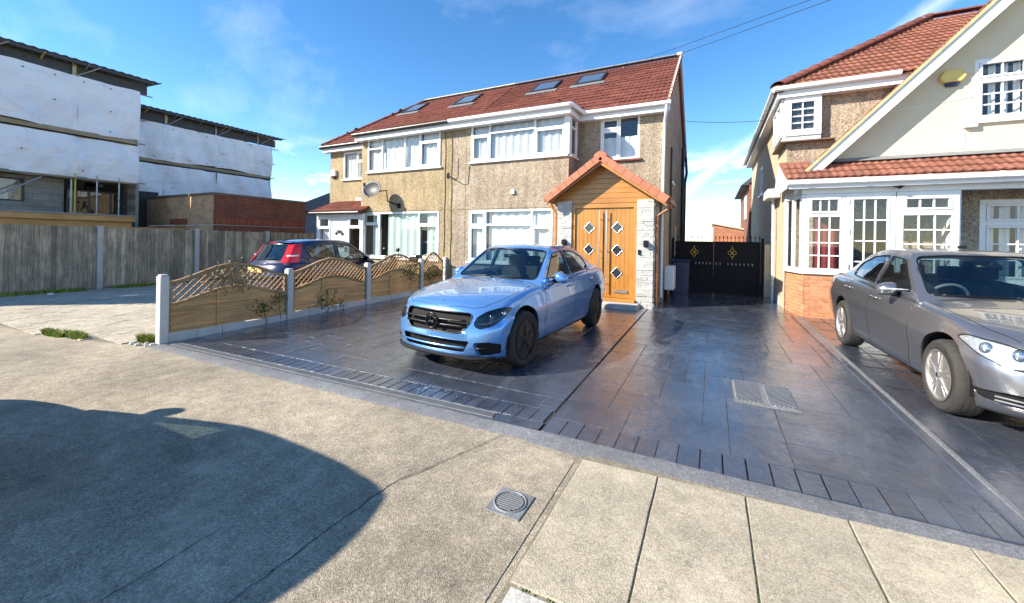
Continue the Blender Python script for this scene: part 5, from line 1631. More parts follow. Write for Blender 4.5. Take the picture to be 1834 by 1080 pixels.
# satellite dish, alarm boxes, wall fittings
ds = thing('satellite_dish', 'dark grey oval satellite dish on a bent arm below the upper bay window', 'satellite dish', (-9.5, BY, 2.95))
m = MB(); rows = []
dc = Vector((-9.72, BY - .52, 3.16)); dn = Vector((.10, -.93, .32)).normalized(); du = dn.cross(Vector((0, 0, 1))).normalized(); dv = du.cross(dn)
for k in range(7):
    r = k / 6
    rows.append([dc + du * (.36 * r * math.cos(q)) + dv * (.29 * r * math.sin(q)) - dn * (.09 * (1 - r * r)) for q in [2 * math.pi * i / 32 for i in range(33)]])
m.grid(rows); d_ = m.build('reflector_dish', 'dish_grey', ds, smooth=True); md = d_.modifiers.new('s', 'SOLIDIFY'); md.thickness = .012
m = MB(); m.tube([dc - dv * .28, dc - dv * .18 + dn * .30, dc + dn * .34], .012, 6); m.lathe([(.0001, 0), (.035, 0), (.035, .10), (.0001, .10)], dc + dn * .32 - Vector((0, 0, .05)), 'z', 12); m.build('receiver_arm', 'trim_matt', ds, smooth=35)
m = MB(); m.tube([dc - dn * .10, dc - dn * .16 + Vector((.1, .05, 0)), (-9.33, BY - .24, 3.14), (-9.33, BY - .20, 2.80), (-9.02, BY - .02, 2.66)], .020, 8); m.build('bracket_arm', 'trim_matt', ds, smooth=True)
m = MB(); m.box(-9.08, -8.95, BY - .025, BY, 2.58, 2.74); m.build('wall_plate', 'trim_matt', ds, bevel=.005)
al = thing('alarm_box', 'small white alarm box high on the corner of the ochre house', 'alarm box', (-13.05, WY, 4.0))
m = MB(); m.prism([(-13.16, WY, 3.95), (-12.90, WY, 3.95), (-12.90, WY, 4.20), (-13.16, WY, 4.20)], (0, -.10, 0)); m.build('cover', 'white_plastic', al, bevel=.03)
m = MB(); m.box(-13.14, -12.92, WY - .08, WY, 3.88, 3.948); m.build('strobe_lens', 'trim_matt', al, bevel=.02)
m = MB(); m.box(-4.98, -4.86, BY - .06, BY, 2.88, 3.00)
tag(m.build('sensor_box', 'white_plastic', bevel=.015), 'small white square box on the pebbledash between the bay windows', 'sensor')
ae = thing('wall_bracket', 'thin dark metal aerial bracket on the wall between the bay windows', 'bracket', (-6.9, BY, 3.4))
m = MB(); m.tube([(-7.12, BY - .01, 3.52), (-6.72, BY - .16, 3.36), (-6.62, BY - .20, 3.42), (-6.60, BY - .22, 3.95)], .014, 6); m.build('rod', 'trim_matt', ae, smooth=True)
m = MB(); m.box(-7.16, -7.08, BY - .02, BY, 3.44, 3.60); m.build('plate', 'trim_matt', ae)
mb = MB(); mb.box(XR + .01, XR + .25, 10.9, 11.45, .40, 1.02)
mt = thing('meter_box', 'white meter cabinet on the side wall beside the wooden porch', 'meter box', (XR + .1, 11.1, .4))
mb.build('cabinet', 'upvc', mt, bevel=.03)
m = MB(); m.box(XR + .03, XR + .06, 10.95, 11.40, gz(11), .42); m.build('supply_pipe', 'trim_matt', mt)
# ------------------------------------------------------------------ timber porch
PY = 9.45                                   # front plane of the porch
PZ = gz(PY)
po = thing('entrance_porch', 'oak double-door porch with orange tiled gable roof and white stone piers', 'porch', (-2.33, PY + .4, PZ))
pxl0, pxl1, pxr0, pxr1 = -3.50, -3.11, -1.555, -1.165
ZP = 2.60
q = MB(); q.box(pxl0 + .015, pxl1 - .004, PY + .02, WY - .002, PZ - .05, ZP); q.build('pier', 'stone_white', po)
q = MB(); q.box(pxr0 + .004, pxr1 - .015, PY + .02, WY - .002, PZ - .05, ZP); q.build('pier', 'stone_white', po)
rs = random.Random(21)
def cladding(o, u, n, w):
    z = PZ - .02; row = 0
    while z < ZP - .02:
        h = rs.choice((.045, .055, .06, .07)); h = min(h, ZP - z); x = 0.0
        cut = rs.uniform(.1, w - .06) if w > .25 else rs.uniform(.15, .35)
        while x < w - .005:
            e = min(w, x + (cut if x == 0 else rs.uniform(.18, .34)))
            if w - e < .06: e = w
            m = MB(); m.obox(o, u, (0, 0, 1), n, x + .002, e - .002, z + .002, z + h - .002, -.01, rs.uniform(.004, .024)); m.build('cladding_stone', 'stone_white', po, bevel=.003)
            x = e
        z += h
cladding((pxr0 + .004, PY + .02, 0), Xa, FN, pxr1 - pxr0 - .019)
cladding((pxr1 - .015, PY + .02, 0), Ya, (1, 0, 0), .75)
cladding((pxl0 + .015, PY + .02, 0), Xa, FN, pxl1 - pxl0 - .019)
# step and threshold
q = MB(); q.box(pxl0 - .1, pxr0 + .10, PY - .42, PY + .06, PZ - .10, .215); q.build('step', 'concrete', po, bevel=.02)
q = MB(); q.box(pxl1 + .0, pxr0 - .0, PY - .10, PY + .12, .218, .285); q.build('threshold', 'oak_x', po, bevel=.01)
# frame
DY = PY + .10
dz0, dz1 = .285, 2.42
q = MB(); q.box(pxl1, pxl1 + .075, DY - .05, DY + .06, dz0, ZP - .07); q.build('door_frame', 'oak', po, bevel=.006)
q = MB(); q.box(pxr0 - .075, pxr0, DY - .05, DY + .06, dz0, ZP - .07); q.build('door_frame', 'oak', po, bevel=.006)
q = MB(); q.box(pxl1 + .076, pxr0 - .076, DY - .05, DY + .06, dz1 + .004, ZP - .07); q.build('door_frame', 'oak_x', po, bevel=.006)
xm = (pxl1 + pxr0) / 2
def leaf(x0, x1, hx, side):
    y = DY
    slab = MB(); n = 7
    cw = (x1 - x0) / n
    # boards with v-grooves, holes behind the diamonds left by the glass sitting proud
    slab.box(x0 + .003, x1 - .003, y + .0, y + .045, dz0 + .006, dz1 - .004)
    d = slab.build('door', 'oak', po)
    for i in range(n):
        m = MB(); m.box(x0 + .003 + cw * i + .0015, x0 - .003 + cw * (i + 1) - .0015 + .006 * (i < n - 1), y - .009, y + .002, dz0 + .006, dz1 - .004); m.build('board', 'oak', d, bevel=.003)
    cx = x0 + (x1 - x0) * (.50 if side < 0 else .47)
    for cz in (1.95, 1.42, .88):
        r = .128
        m = MB()
        for k in range(4):
            a, b = math.pi / 2 * k, math.pi / 2 * (k + 1)
            m.bar((cx + r * math.cos(a), y - .016, cz + r * math.sin(a) * 1.05), (cx + r * math.cos(b), y - .016, cz + r * math.sin(b) * 1.05), .017, .018, up=(0, 1, 0))
        fr_ = m.build('diamond_window', 'steel', d, bevel=.003)
        m = MB(); m.poly([(cx + r * math.cos(math.pi / 2 * k), y - .012, cz + 1.05 * r * math.sin(math.pi / 2 * k)) for k in range(4)]); m.build('pane', 'diamond_glass', fr_)
    m = MB(); m.tube([(hx, y - .085, .42), (hx, y - .085, 2.36)], .017, 10); hd = m.build('pull_handle', 'steel', d, smooth=35)
    m = MB()
    for z in (.62, 1.40, 2.16): m.tube([(hx, y - .085, z), (hx, y - .008, z)], .010, 8)
    m.build('handle_stay', 'steel', hd, smooth=35)
    return d
m_, nt_, b_ = nt_new('diamond_glass'); b_.inputs['Base Color'].default_value = (.03, .032, .034, 1); b_.inputs['Roughness'].default_value = .12; b_.inputs['Coat Weight'].default_value = .6
MATS['diamond_glass'] = m_
dl = leaf(pxl1 + .078, xm, xm - .085, -1)
drr = leaf(xm + .002, pxr0 - .078, xm + .085, 1)
m = MB(); m.box(xm + .28, xm + .60, DY - .022, DY - .008, .40, .47); lb = m.build('letter_slot', 'steel', drr, bevel=.004)
m = MB(); m.box(xm + .30, xm + .58, DY - .027, DY - .020, .415, .455); m.build('letter_flap', 'lead', lb, bevel=.003)
m = MB(); m.lathe([(.0001, -.012), (.016, -.012), (.018, 0)], (xm - .03, DY - .008, 1.22), 'y', 14); m.build('lock', 'steel', dl)
# roof: ridge runs into the wall, gable towards the street
AX_, AZ = -2.335, 3.60
exl, exr, ezl = -3.66, -.88, 2.652
slope = (AZ - ezl) / (AX_ - exl)
def rz_(x): return AZ - slope * abs(x - AX_)
# gable boards, one by one
z = ZP - .062
while z < AZ - .12:
    z1 = min(z + .118, AZ - .08)
    a = (AZ - .07 - z) / slope; b = max(.02, (AZ - .07 - z1) / slope)
    a = min(a, 1.24); b = min(b, 1.24)
    m = MB(); m.prism([(AX_ - a, PY + .06, z + .002), (AX_ + a, PY + .06, z + .002), (AX_ + b, PY + .06, z1 - .002), (AX_ - b, PY + .06, z1 - .002)], (0, .03, 0)); m.build('gable_board', 'oak_x', po, bevel=.004)
    z = z1
m = MB(); m.prism([(AX_ - 1.25, PY + .092, ZP - .06), (AX_ + 1.25, PY + .092, ZP - .06), (AX_, PY + .092, AZ - .06)], (0, .05, 0)); m.build('gable_back', 'oak_dark', po)
RF = PY - .30                              # front edge of the porch roof
for sg in (-1, 1):
    e = exl if sg < 0 else exr; L_ = abs(e - AX_)
    P0, P1 = Vector((AX_, 0, AZ)), Vector((AX_ + sg * L_, 0, AZ - slope * L_))
    m = MB(); m.prism([(P0.x, RF + .03, P0.z), (P1.x, RF + .03, P1.z), (P1.x, RF + .03, P1.z - .05), (P0.x, RF + .03, P0.z - .05)], (0, WY - RF - .04 if sg > 0 else (BY - RF - .04), 0)); m.build('roof_deck', 'oak_dark', po)
    dn_ = (P1 - P0).normalized(); nn = Vector((-dn_.z * sg, 0, dn_.x * sg))
    m = MB(); m.prism([P0 + Vector((0, RF, -.02)), P1 + Vector((0, RF, -.02)), P1 + Vector((0, RF, -.16)), P0 + Vector((0, RF, -.20))], (0, .028, 0)); m.build('barge_board', 'oak_dark' if sg < 0 else 'oak_x', po, bevel=.004)
    # clay tiles, bottom course first; the front column is the verge tile that turns down
    ln = (P1 - P0).length; n = 8; g = ln / n
    yend = WY if sg > 0 else BY
    for r in range(n):
        base = P0 + dn_ * (ln - r * g)
        ys = [RF - .03]
        while ys[-1] < yend - .05: ys.append(min(yend - .01, ys[-1] + .24))
        for k in range(len(ys) - 1):
            t = .03
            m = MB(); j = rs.uniform(-.004, .004)
            up = -dn_
            o = base + Vector((0, ys[k], 0)) + nn * (.012 + j)
            m.obox(o, Ya, up, nn, .003, ys[k+1] - ys[k] - .003, -.03, g + .03, .0, t)
            # tilt: lift the lower edge
            for i_, v in enumerate(m.v):
                vv = Vector(v); d_up = (vv - o).dot(up); m.v[i_] = tuple(vv + nn * (.030 * (1 - d_up / (g + .03))))
            tl = m.build('verge_tile' if k == 0 else 'roof_tile', 'tile_clay', po, bevel=.008)
            if k == 0:
                m = MB(); m.obox(o + Vector((0, -.002, 0)), Ya, up, nn, -.016, .0, -.025, g - .004, -.11, .055); m.build('verge_drop', 'tile_clay', tl, bevel=.006)
    # gutter and downpipe
    yy0 = RF + .02
    m = MB(); m.tube([(P1.x + sg * .035, yy0, P1.z - .03), (P1.x + sg * .035, yend - .02, P1.z - .03)], .05, 10); m.build('gutter', 'oak_dark', po, smooth=35)
    xp = pxr1 + .05 if sg > 0 else pxl0 - .055
    m = MB(); m.tube([(P1.x + sg * .035, PY + .10, P1.z - .04), (P1.x + sg * .03, PY + .10, P1.z - .16), (xp, PY + .10, P1.z - .34), (xp, PY + .10, PZ + .08)], .036, 10); m.build('downpipe', 'oak_dark' if sg > 0 else 'oak', po, smooth=35)
# ridge tiles
for k in range(4):
    y = RF - .03 + k * .36
    m = MB(); prof = [(AX_ + .17 * math.cos(q), AZ + .035 + .085 * math.sin(q) - .055 * abs(math.cos(q))) for q in [math.pi * i / 8 for i in range(9)]]
    m.grid([[(x, yy, z) for x, z in prof] for yy in (y, min(y + .355, WY - .01))]); o = m.build('ridge_tile', 'tile_clay', po, smooth=40); md = o.modifiers.new('s', 'SOLIDIFY'); md.thickness = .02
m = MB(); m.prism([(AX_ - .16, RF - .034, AZ - .10), (AX_ + .16, RF - .034, AZ - .10), (AX_ + .13, RF - .034, AZ + .06), (AX_, RF - .034, AZ + .125), (AX_ - .13, RF - .034, AZ + .06)], (0, .03, 0)); m.build('ridge_end', 'tile_clay', po, bevel=.012)
# wall lamps on the piers
for x, lab in (((pxl0 + pxl1) / 2 + .02, 'black up-and-down wall lamp on the white pier left of the oak doors'), ((pxr0 + pxr1) / 2 + .02, 'black up-and-down wall lamp on the white pier right of the oak doors')):
    lp = thing('wall_lamp', lab, 'wall lamp', (x, PY, 1.55), 'wall lamps on the porch piers')
    m = MB(); m.box(x - .05, x + .05, PY - .012, PY + .012, 1.50, 1.66); m.build('back_plate', 'trim_black', lp, bevel=.004)
    m = MB(); m.box(x - .045, x + .045, PY - .115, PY - .02, 1.525, 1.645); m.build('lamp_head', 'trim_black', lp, bevel=.006)
    m = MB(); m.tube([(x, PY - .02, 1.585), (x, PY - .008, 1.585)], .02, 8); m.build('stem', 'trim_black', lp)
for x, lab in ((pxl0 + .25, 'small black bell push under the lamp on the left porch pier'), (pxr0 + .07, 'small black bell push beside the lamp on the right porch pier')):
    m = MB(); m.box(x - .028, x + .028, PY - .03, PY + .01, 1.33, 1.44); tag(m.build('bell_push', 'trim_black', bevel=.006), lab, 'doorbell')

# ------------------------------------------------------------------ left half: white enclosed porch
lp = thing('glazed_porch', 'white plastic porch with arched fanlight door and red sloping roof on the ochre house', 'porch', (-11.6, 10.0, 0))
LY = 9.62; lx0, lx1 = -12.72, -10.42
m = MB(); m.box(lx0, lx0 + .10, LY, LY + .08, 0, 2.42); m.box(lx1 - .08, lx1, LY, LY + .08, 0, 2.42); m.box(lx0 + .10, lx1 - .08, LY, LY + .08, 2.34, 2.42)
m.box(lx0, lx0 + .08, LY + .082, WY - .01, 0, 2.42); m.box(lx0 + .1, -11.98, LY + .005, LY + .07, 0, .95); m.box(-11.12, lx1 - .08, LY + .005, LY + .07, 0, .95)
m.build('frame', 'upvc', lp, bevel=.008)
window(lp, (lx0 + .10, LY + .02, .95), Xa, FN, .64, 1.39, [(0, .64, 0, .98, 0, 0, 0), (0, .64, .98, 1.39, 0, 0, 1)], inset=0, sill=False, curtain=[(.08, .56, .1, .95, .6)], cdepth=.10)
window(lp, (-11.12, LY + .02, .95), Xa, FN, .62, 1.39, [(0, .62, 0, 1.0, 0, 0, 0), (0, .62, 1.0, 1.39, 0, 0, 1)], inset=0, sill=False)
m = MB(); m.box(-11.97, -11.13, LY + .01, LY + .06, .05, 2.33); dd = m.build('door', 'upvc', lp, bevel=.008)
for a, b, c, d in ((-11.85, -11.58, .25, 1.15), (-11.52, -11.25, .25, 1.15), (-11.85, -11.25, 1.25, 1.40)):
    m = MB(); m.box(a, b, LY - .002, LY + .009, c, d); m.build('door_panel', 'upvc_old', dd, bevel=.008)
for k in range(4):
    a0, a1 = math.pi * (.10 + .20 * k), math.pi * (.10 + .20 * k + .16); pts = []
    for r, aa in ((.13, (a0, (a0 + a1) / 2, a1)), (.25, (a1, (a0 + a1) / 2, a0))):
        pts += [(-11.55 + r * math.cos(t), LY + .008, 1.62 + r * math.sin(t)) for t in aa]
    m = MB(); m.prism(pts, (0, -.008, 0)); m.build('fanlight_pane', 'dark_frame', dd)
m = MB(); m.box(-11.22, -11.18, LY - .05, LY + .01, 1.12, 1.30); m.build('door_handle', 'steel', dd, bevel=.006)
m = MB(); m.prism([(lx0 - .10, LY - .18, 2.44), (lx0 - .10, LY - .18, 2.50), (lx0 - .10, WY, 2.98), (lx0 - .10, WY, 2.90)], (lx1 - lx0 + .13, 0, 0)); rf = m.build('porch_roof', 'tile_red', lp)
t_small = tile_mesh('roof_tile', 'tile_red')
VV = Vector((0, WY - LY + .18, .48)); tile_roof(rf, t_small, (0, LY - .18, 2.515), Xa, VV, [(lx0 - .10, 0), (lx1 + .02, 0), (lx1 + .02, VV.length - .02), (lx0 - .10, VV.length - .02)], .25, .285, 60, 9)
m = MB(); m.box(lx0 + .9, lx1 - .02, WY - .06, WY - .004, 2.98, 3.08); m.build('flashing', 'upvc_old', lp)
m = MB(); m.tube([(lx0 - .1, LY - .22, 2.45), (lx1 + .03, LY - .22, 2.45)], .05, 10); m.build('gutter', 'black_pvc', lp, smooth=35)
m = MB(); m.box(-10.86, -10.50, LY - .20, LY - .01, .75, 1.05)
tag(m.build('storage_box', 'lead', bevel=.01), 'dark grey box fixed under the window beside the white porch door', 'box')
m = MB(); m.box(-10.70, -10.66, LY - .21, LY - .195, .85, .95)

# ------------------------------------------------------------------ iron gate in the passage
GY = 13.0; gx0, gx1 = -1.02, 1.24; g0, g1 = .168, 1.68
gt = thing('iron_gate', 'solid black double gate with gold diamond ornaments and spikes across the side passage', 'gate', (.1, GY, gz(GY)))
gm_ = (gx0 + gx1) / 2 - .06
for a, b in ((gx0 + .03, gm_ - .001), (gm_ + .001, gx1 - .03)):
    m = MB(); m.box(a, b, GY, GY + .012, g0, g1); lf = m.build('gate_leaf', 'black_iron', gt)
    m = MB(); m.box(a, a + .04, GY - .028, GY - .001, g0, g1); m.box(b - .04, b, GY - .028, GY - .001, g0, g1); m.box(a + .04, b - .04, GY - .027, GY - .001, g1 - .04, g1); m.box(a + .04, b - .04, GY - .027, GY - .001, g0, g0 + .04); m.box(a + .04, b - .04, GY - .027, GY - .001, 1.02, 1.06); m.build('gate_rail', 'black_iron', lf)
    x = a + .05
    while x < b - .02:
        m = MB(); m.tube([(x, GY - .012, g1), (x, GY - .012, g1 + .09), (x, GY - .012, g1 + .115), (x, GY - .012, g1 + .17)], [.008, .008, .02, .001], 6); m.build('spike', 'black_iron', lf); x += .098
for cx in (-.47, .52):
    m = MB(); cz = 1.36
    for dx, dz_ in ((0, .07), (0, -.07), (.06, 0), (-.06, 0)):
        m.tube([(cx + dx + .042 * math.cos(q), GY - .03, cz + dz_ + .05 * math.sin(q)) for q in [2 * math.pi * i / 16 for i in range(16)]], .011, 6, closed=True)
    m.tube([(cx, GY - .03, cz + .12), (cx, GY - .03, cz + .20)], [.022, .004], 6); m.tube([(cx, GY - .03, cz - .12), (cx, GY - .03, cz - .20)], [.022, .004], 6)
    m.lathe([(.0001, -.02), (.022, -.012), (.026, 0)], (cx, GY - .03, cz), 'y', 12)
    m.build('gold_ornament', 'gold', gt, smooth=True)
xs_ = [-.42 + .095 * i for i in range(5)] + [.12, .22] + [.42 + .10 * i for i in range(7)]
for i, x in enumerate(xs_):
    m = MB(); m.box(x - .012, x + .012, GY - .030, GY - .013, 1.00, 1.07); m.lathe([(.0001, -.02), (.02, -.012), (.022, 0)], (x, GY - .024, 1.035), 'y', 8); m.build('rail_boss', 'lead', gt)
for a in (gx0 - .05, gx1 + .0):
    m = MB(); m.box(a - .02, a + .05, GY - .03, GY + .04, .12, 1.78); m.build('gate_post', 'black_iron', gt, bevel=.005)
m = MB(); m.box(gx1 + .06, 1.49, GY - .06, GY + .10, .1, 1.62); tag(m.build('gate_pier', 'side_render', bevel=.01), 'narrow rendered pier between the black gate and the neighbouring wall', 'pier')
# wheelie bin in front of the gate, in the shade
bn = thing('wheelie_bin', 'dark bin standing in the shade against the left leaf of the gate', 'bin', (-.75, 12.6, gz(12.6)))
m = MB(); m.prism([(-1.0, 12.4, gz(12.6)), (-.58, 12.4, gz(12.6)), (-.58, 12.85, gz(12.6)), (-1.0, 12.85, gz(12.6))], (0, 0, .93))
for i in range(4): v = m.v[4 + i]; m.v[4 + i] = (v[0] + (.03 if v[0] > -.8 else -.03) * .7, v[1] + (.03 if v[1] > 12.6 else -.04), v[2])
m.build('bin_body', 'navy_plastic', bn, bevel=.02)
m = MB(); m.box(-1.04, -.54, 12.33, 12.90, gz(12.6) + .935, gz(12.6) + .99); m.build('lid', 'navy_plastic', bn, bevel=.02)
for x in (-1.0, -.58):
    m = MB(); m.lathe([(.1, -.03), (.1, .03)], (x, 12.86, gz(12.6) + .10), 'x', 16); m.build('wheel', 'rubber', bn)
# ------------------------------------------------------------------ neighbouring house on the right
rh = thing('neighbour_house', 'cream gabled house with white glazed porch and red tiled roofs at the right edge', 'house', (4, 13, gz(11)))
RX, RY = 1.50, 10.95
GPY = 10.50                                   # gable wall plane
Xend = 11.5
m = MB()
wall_holes(m, (0, RY, 0), Xa, FN, RX, 4.1, 2.4, 5.15, [])
wall_holes(m, (0, RY, 0), Xa, FN, 4.03, Xend, 0, 3.2, [(4.62, 6.6, .95, 2.55)])
m.build('wall', 'pebbledash', rh, fix=False)
m = MB()
wall_holes(m, (RX, 20.0, 0), (0, -1, 0), (-1, 0, 0), 0, 20.0 - RY, -.1, 5.15, [(6.55, 7.25, 1.35, 2.45), (3.5, 4.2, 3.3, 4.3)])
m.quad((RX, 20, 0), (Xend, 20, 0), (Xend, 20, 5.15), (RX, 20, 5.15)); m.quad((Xend, RY, 0), (Xend, 20, 0), (Xend, 20, 5.15), (Xend, RY, 5.15))
m.build('side_wall', 'side_render', rh, fix=False)
m = MB(); m.box(RX + .02, Xend - .02, RY + .03, 19.9, 2.62, 2.8); m.box(RX + .02, Xend - .02, RY + .03, 19.9, 5.0, 5.1); m.box(RX + .02, Xend - .02, 14.2, 14.3, 0, 5.0); m.build('floor_slab', 'blind_grey', rh)
m = MB(); m.box(RX - .03, RX + .0, RY + .7, 20, -.1, gz(12) + .22); m.build('plinth', 'concrete', rh)
# gable wall
gx0_, gz0_ = 1.96, 3.28; AXG, AZG = 5.55, 7.08
sl = (AZG - gz0_) / (AXG - gx0_)
wl = (4.34, 6.30, 3.98, 5.12)
m = MB()
P = lambda x, z: (x, GPY, z)
zt = lambda x: AZG - sl * abs(x - AXG)
m.poly([P(gx0_, gz0_), P(wl[0], gz0_), P(wl[0], zt(wl[0]))]); m.poly([P(wl[0], gz0_), P(wl[1], gz0_), P(wl[1], wl[2]), P(wl[0], wl[2])])
m.poly([P(wl[0], wl[3]), P(wl[1], wl[3]), P(wl[1], zt(wl[1])), P(AXG, AZG), P(wl[0], zt(wl[0]))])
m.poly([P(wl[1], gz0_), P(2 * AXG - gx0_, gz0_), P(wl[1], zt(wl[1]))])
for a, b, c, d in ((wl[0], wl[2], wl[0], wl[3]), (wl[1], wl[2], wl[1], wl[3]), (wl[0], wl[3], wl[1], wl[3]), (wl[0], wl[2], wl[1], wl[2])):
    m.quad((a, GPY, b), (c, GPY, d), (c, GPY + .12, d), (a, GPY + .12, b))
m.quad((gx0_, GPY, gz0_), (gx0_, RY, gz0_), (wl[0], RY, zt(wl[0])), (wl[0], GPY, zt(wl[0])))
m.build('gable_wall', 'cream_render', rh, fix=False)
window(rh, (wl[0], GPY, wl[2]), Xa, FN, 1.96, 1.14, [(0, .98, 0, .76, 2, 2, 1), (0, .98, .76, 1.14, 2, 0, 1), (.98, 1.96, 0, .76, 2, 2, 1), (.98, 1.96, .76, 1.14, 2, 0, 1)], inset=.03, curtain=[(.08 + .16 * i_, .17 + .16 * i_, .05, 1.05, .9) for i_ in range(12)], cdepth=.12)
# gable roof and bargeboards
t_or = tile_mesh('roof_tile', 'tile_orange')
for sg in (-1, 1):
    foot = Vector((AXG + sg * (AXG - gx0_ + .42), 0, gz0_ - .42 * sl)); top = Vector((AXG, 0, AZG + .10)); foot.z += .10
    YF = 10.14
    m = MB(); m.prism([top + Vector((0, YF + .02, 0)), foot + Vector((0, YF + .02, 0)), foot + Vector((0, YF + .02, -.06)), top + Vector((0, YF + .02, -.06))], (0, 4.6, 0)); rfd = m.build('gable_roof', 'tile_orange', rh)
    dn_ = (foot - top); ln = dn_.length; dn_.normalize(); nn = Vector((dn_.z * sg * -1, 0, dn_.x * sg)); nn = nn if nn.z > 0 else -nn
    U = Vector((0, -1, 0)) if sg < 0 else Vector((0, 1, 0))
    O = foot + Vector((0, YF, 0)) + nn * .01
    if sg < 0: tile_roof(rfd, t_or, O, U, -dn_, [(-4.5, 0), (0, 0), (0, ln), (-4.5, ln)], .25, .285, 0, 12)
    m = MB(); m.prism([top + Vector((0, YF - .012, -.01)), foot + Vector((0, YF - .012, -.01)), foot + Vector((0, YF - .012, -.26)), top + Vector((0, YF - .012, -.30))], (0, .03, 0)); m.build('barge_board', 'upvc', rh, bevel=.006)
    m = MB(); m.bar(top + Vector((0, YF - .02, .02)), foot + Vector((0, YF - .02, .02)), .05, .055, up=(0, 1, 0)); m.build('verge', 'verge_yellow', rh)
    m = MB(); m.prism([top + Vector((0, YF + .022, -.10)), foot + Vector((0, YF + .022, -.10)), foot + Vector((0, YF + .022, -.12)), top + Vector((0, YF + .022, -.12))], (0, GPY - YF - .024, 0)); m.build('soffit', 'upvc', rh)
# main hipped roof
ex, ey, ez = 1.22, 10.66, 5.14; k = .675; tt = 3.85
hipx, hipy, hipz = ex + tt, ey + tt, ez + tt * k
m = MB(); d = .04
m.poly([(ex, ey, ez - d), (Xend + .3, ey, ez - d), (Xend + .3, hipy, hipz - d), (hipx, hipy, hipz - d)]); m.poly([(ex, ey, ez - d), (hipx, hipy, hipz - d), (hipx, 20.3 - tt, hipz - d), (ex, 20.3, ez - d)])
m.poly([(ex, 20.3, ez - d), (hipx, 20.3 - tt, hipz - d), (Xend + .3, 20.3 - tt, hipz - d), (Xend + .3, 20.3, ez - d)]); m.poly([(hipx, hipy, hipz - d), (Xend + .3, hipy, hipz - d), (Xend + .3, 20.3 - tt, hipz - d), (hipx, 20.3 - tt, hipz - d)])
rr_ = m.build('roof', 'tile_orange', rh)
VV = Vector((0, tt, tt * k)); SL_ = VV.length
tile_roof(rr_, t_or, (0, ey, ez), Xa, VV, [(ex, 0), (6.6, 0), (6.6, SL_), (hipx, SL_)], .25, .285, 190, 13)
q = MB(); q.bar((ex + .04, ey + .04, ez - .04), (hipx, hipy, hipz - .04), .22, .16); q.build('hip_bed', 'tile_red', rh)
ridge_caps(rh, (ex + .04, ey + .04, ez + .05), (hipx, hipy, hipz + .05), 'tile_red', .16, name='hip_tile')
ridge_caps(rh, (hipx, hipy, hipz + .05), (hipx + 4.5, hipy, hipz + .05), 'tile_red', .12)
m = MB(); m.box(ex + .05, 4.2, ey + .05, ey + .075, ez - .22, ez - .01); m.build('fascia', 'upvc', rh)
m = MB(); m.box(ex + .05, ex + .075, ey + .077, 20.0, ez - .22, ez - .01); m.build('fascia', 'upvc', rh)
m = MB(); m.box(ex + .076, 4.2, ey + .077, RY - .002, ez - .21, ez - .19); m.box(ex + .076, RX - .002, RY, 20, ez - .21, ez - .19); m.build('soffit', 'upvc', rh)
gutter(rh, [(ex - .02, ey - .02, ez - .03), (3.35, ey - .02, ez - .02)], 'upvc', .058)
gutter(rh, [(ex - .02, ey - .0, ez - .03), (ex - .02, 20, ez - .05)], 'upvc', .058)
# corner oriel window
ox0, ox1, oy0, oy1, oz0, oz1 = RX - .10, 2.10, RY - .14, 12.1, 4.06, 4.93
m = MB(); m.box(ox0, ox1, oy0, RY - .003, oz0 - .10, oz0 - .002); m.box(ox0, RX - .003, RY - .002, oy1, oz0 - .10, oz0 - .002); m.build('oriel_base', 'upvc', rh, bevel=.01)
m = MB(); m.box(ox0 - .05, ox1 + .25, oy0 - .05, RY - .004, oz0 - .13, oz0 - .103); m.box(ox0 - .05, RX - .004, RY - .002, oy1 + .1, oz0 - .13, oz0 - .103); m.build('oriel_ledge', 'tile_brown', rh)
m = MB(); m.box(ox0 + .03, ox1 - .005, oy0 + .05, RY - .006, oz0, oz1); m.box(ox0 + .03, RX - .006, RY - .005, oy1, oz0, oz1); m.build('oriel_lining', 'dark_room', rh)
window(rh, (ox0 + .02, oy0, oz0), Xa, FN, ox1 - ox0 - .02, oz1 - oz0, [(0, ox1 - ox0 - .02, 0, oz1 - oz0, 1, 3, 1)], inset=0, fr=.09, sill=False)
window(rh, (ox0, oy1, oz0), (0, -1, 0), (-1, 0, 0), oy1 - oy0 - .02, oz1 - oz0, [(0, .6, 0, oz1 - oz0, 1, 3, 1), (.6, oy1 - oy0 - .02, 0, oz1 - oz0, 1, 3, 1)], inset=0, fr=.07, sill=False)
m = MB(); m.prism([(RX - .10, 11.0, 3.93), (RX - .10, 12.05, 3.93), (RX, 12.05, 3.40), (RX, 11.0, 3.40)], (0, .0, .0)) if False else None
# side windows
window(rh, (RX, 20 - 6.55, 1.35), (0, -1, 0), (-1, 0, 0), .7, 1.1, [(0, .7, 0, .7, 0, 0, 1), (0, .7, .7, 1.1, 0, 0, 0)], inset=.04, curtain=[(.06, .64, .05, 1.0, .6)])
window(rh, (RX, 20 - 3.5, 3.3), (0, -1, 0), (-1, 0, 0), .7, 1.0, [(0, .7, 0, 1.0, 0, 0, 1)], inset=.04, curtain=[(.06, .64, .05, .95, .6)])
downpipe(rh, [(RX - .20, 12.30, 2.93), (RX - .09, 12.30, 2.75), (RX - .075, 12.30, 1.5), (RX - .075, 12.30, gz(12) + .02)])
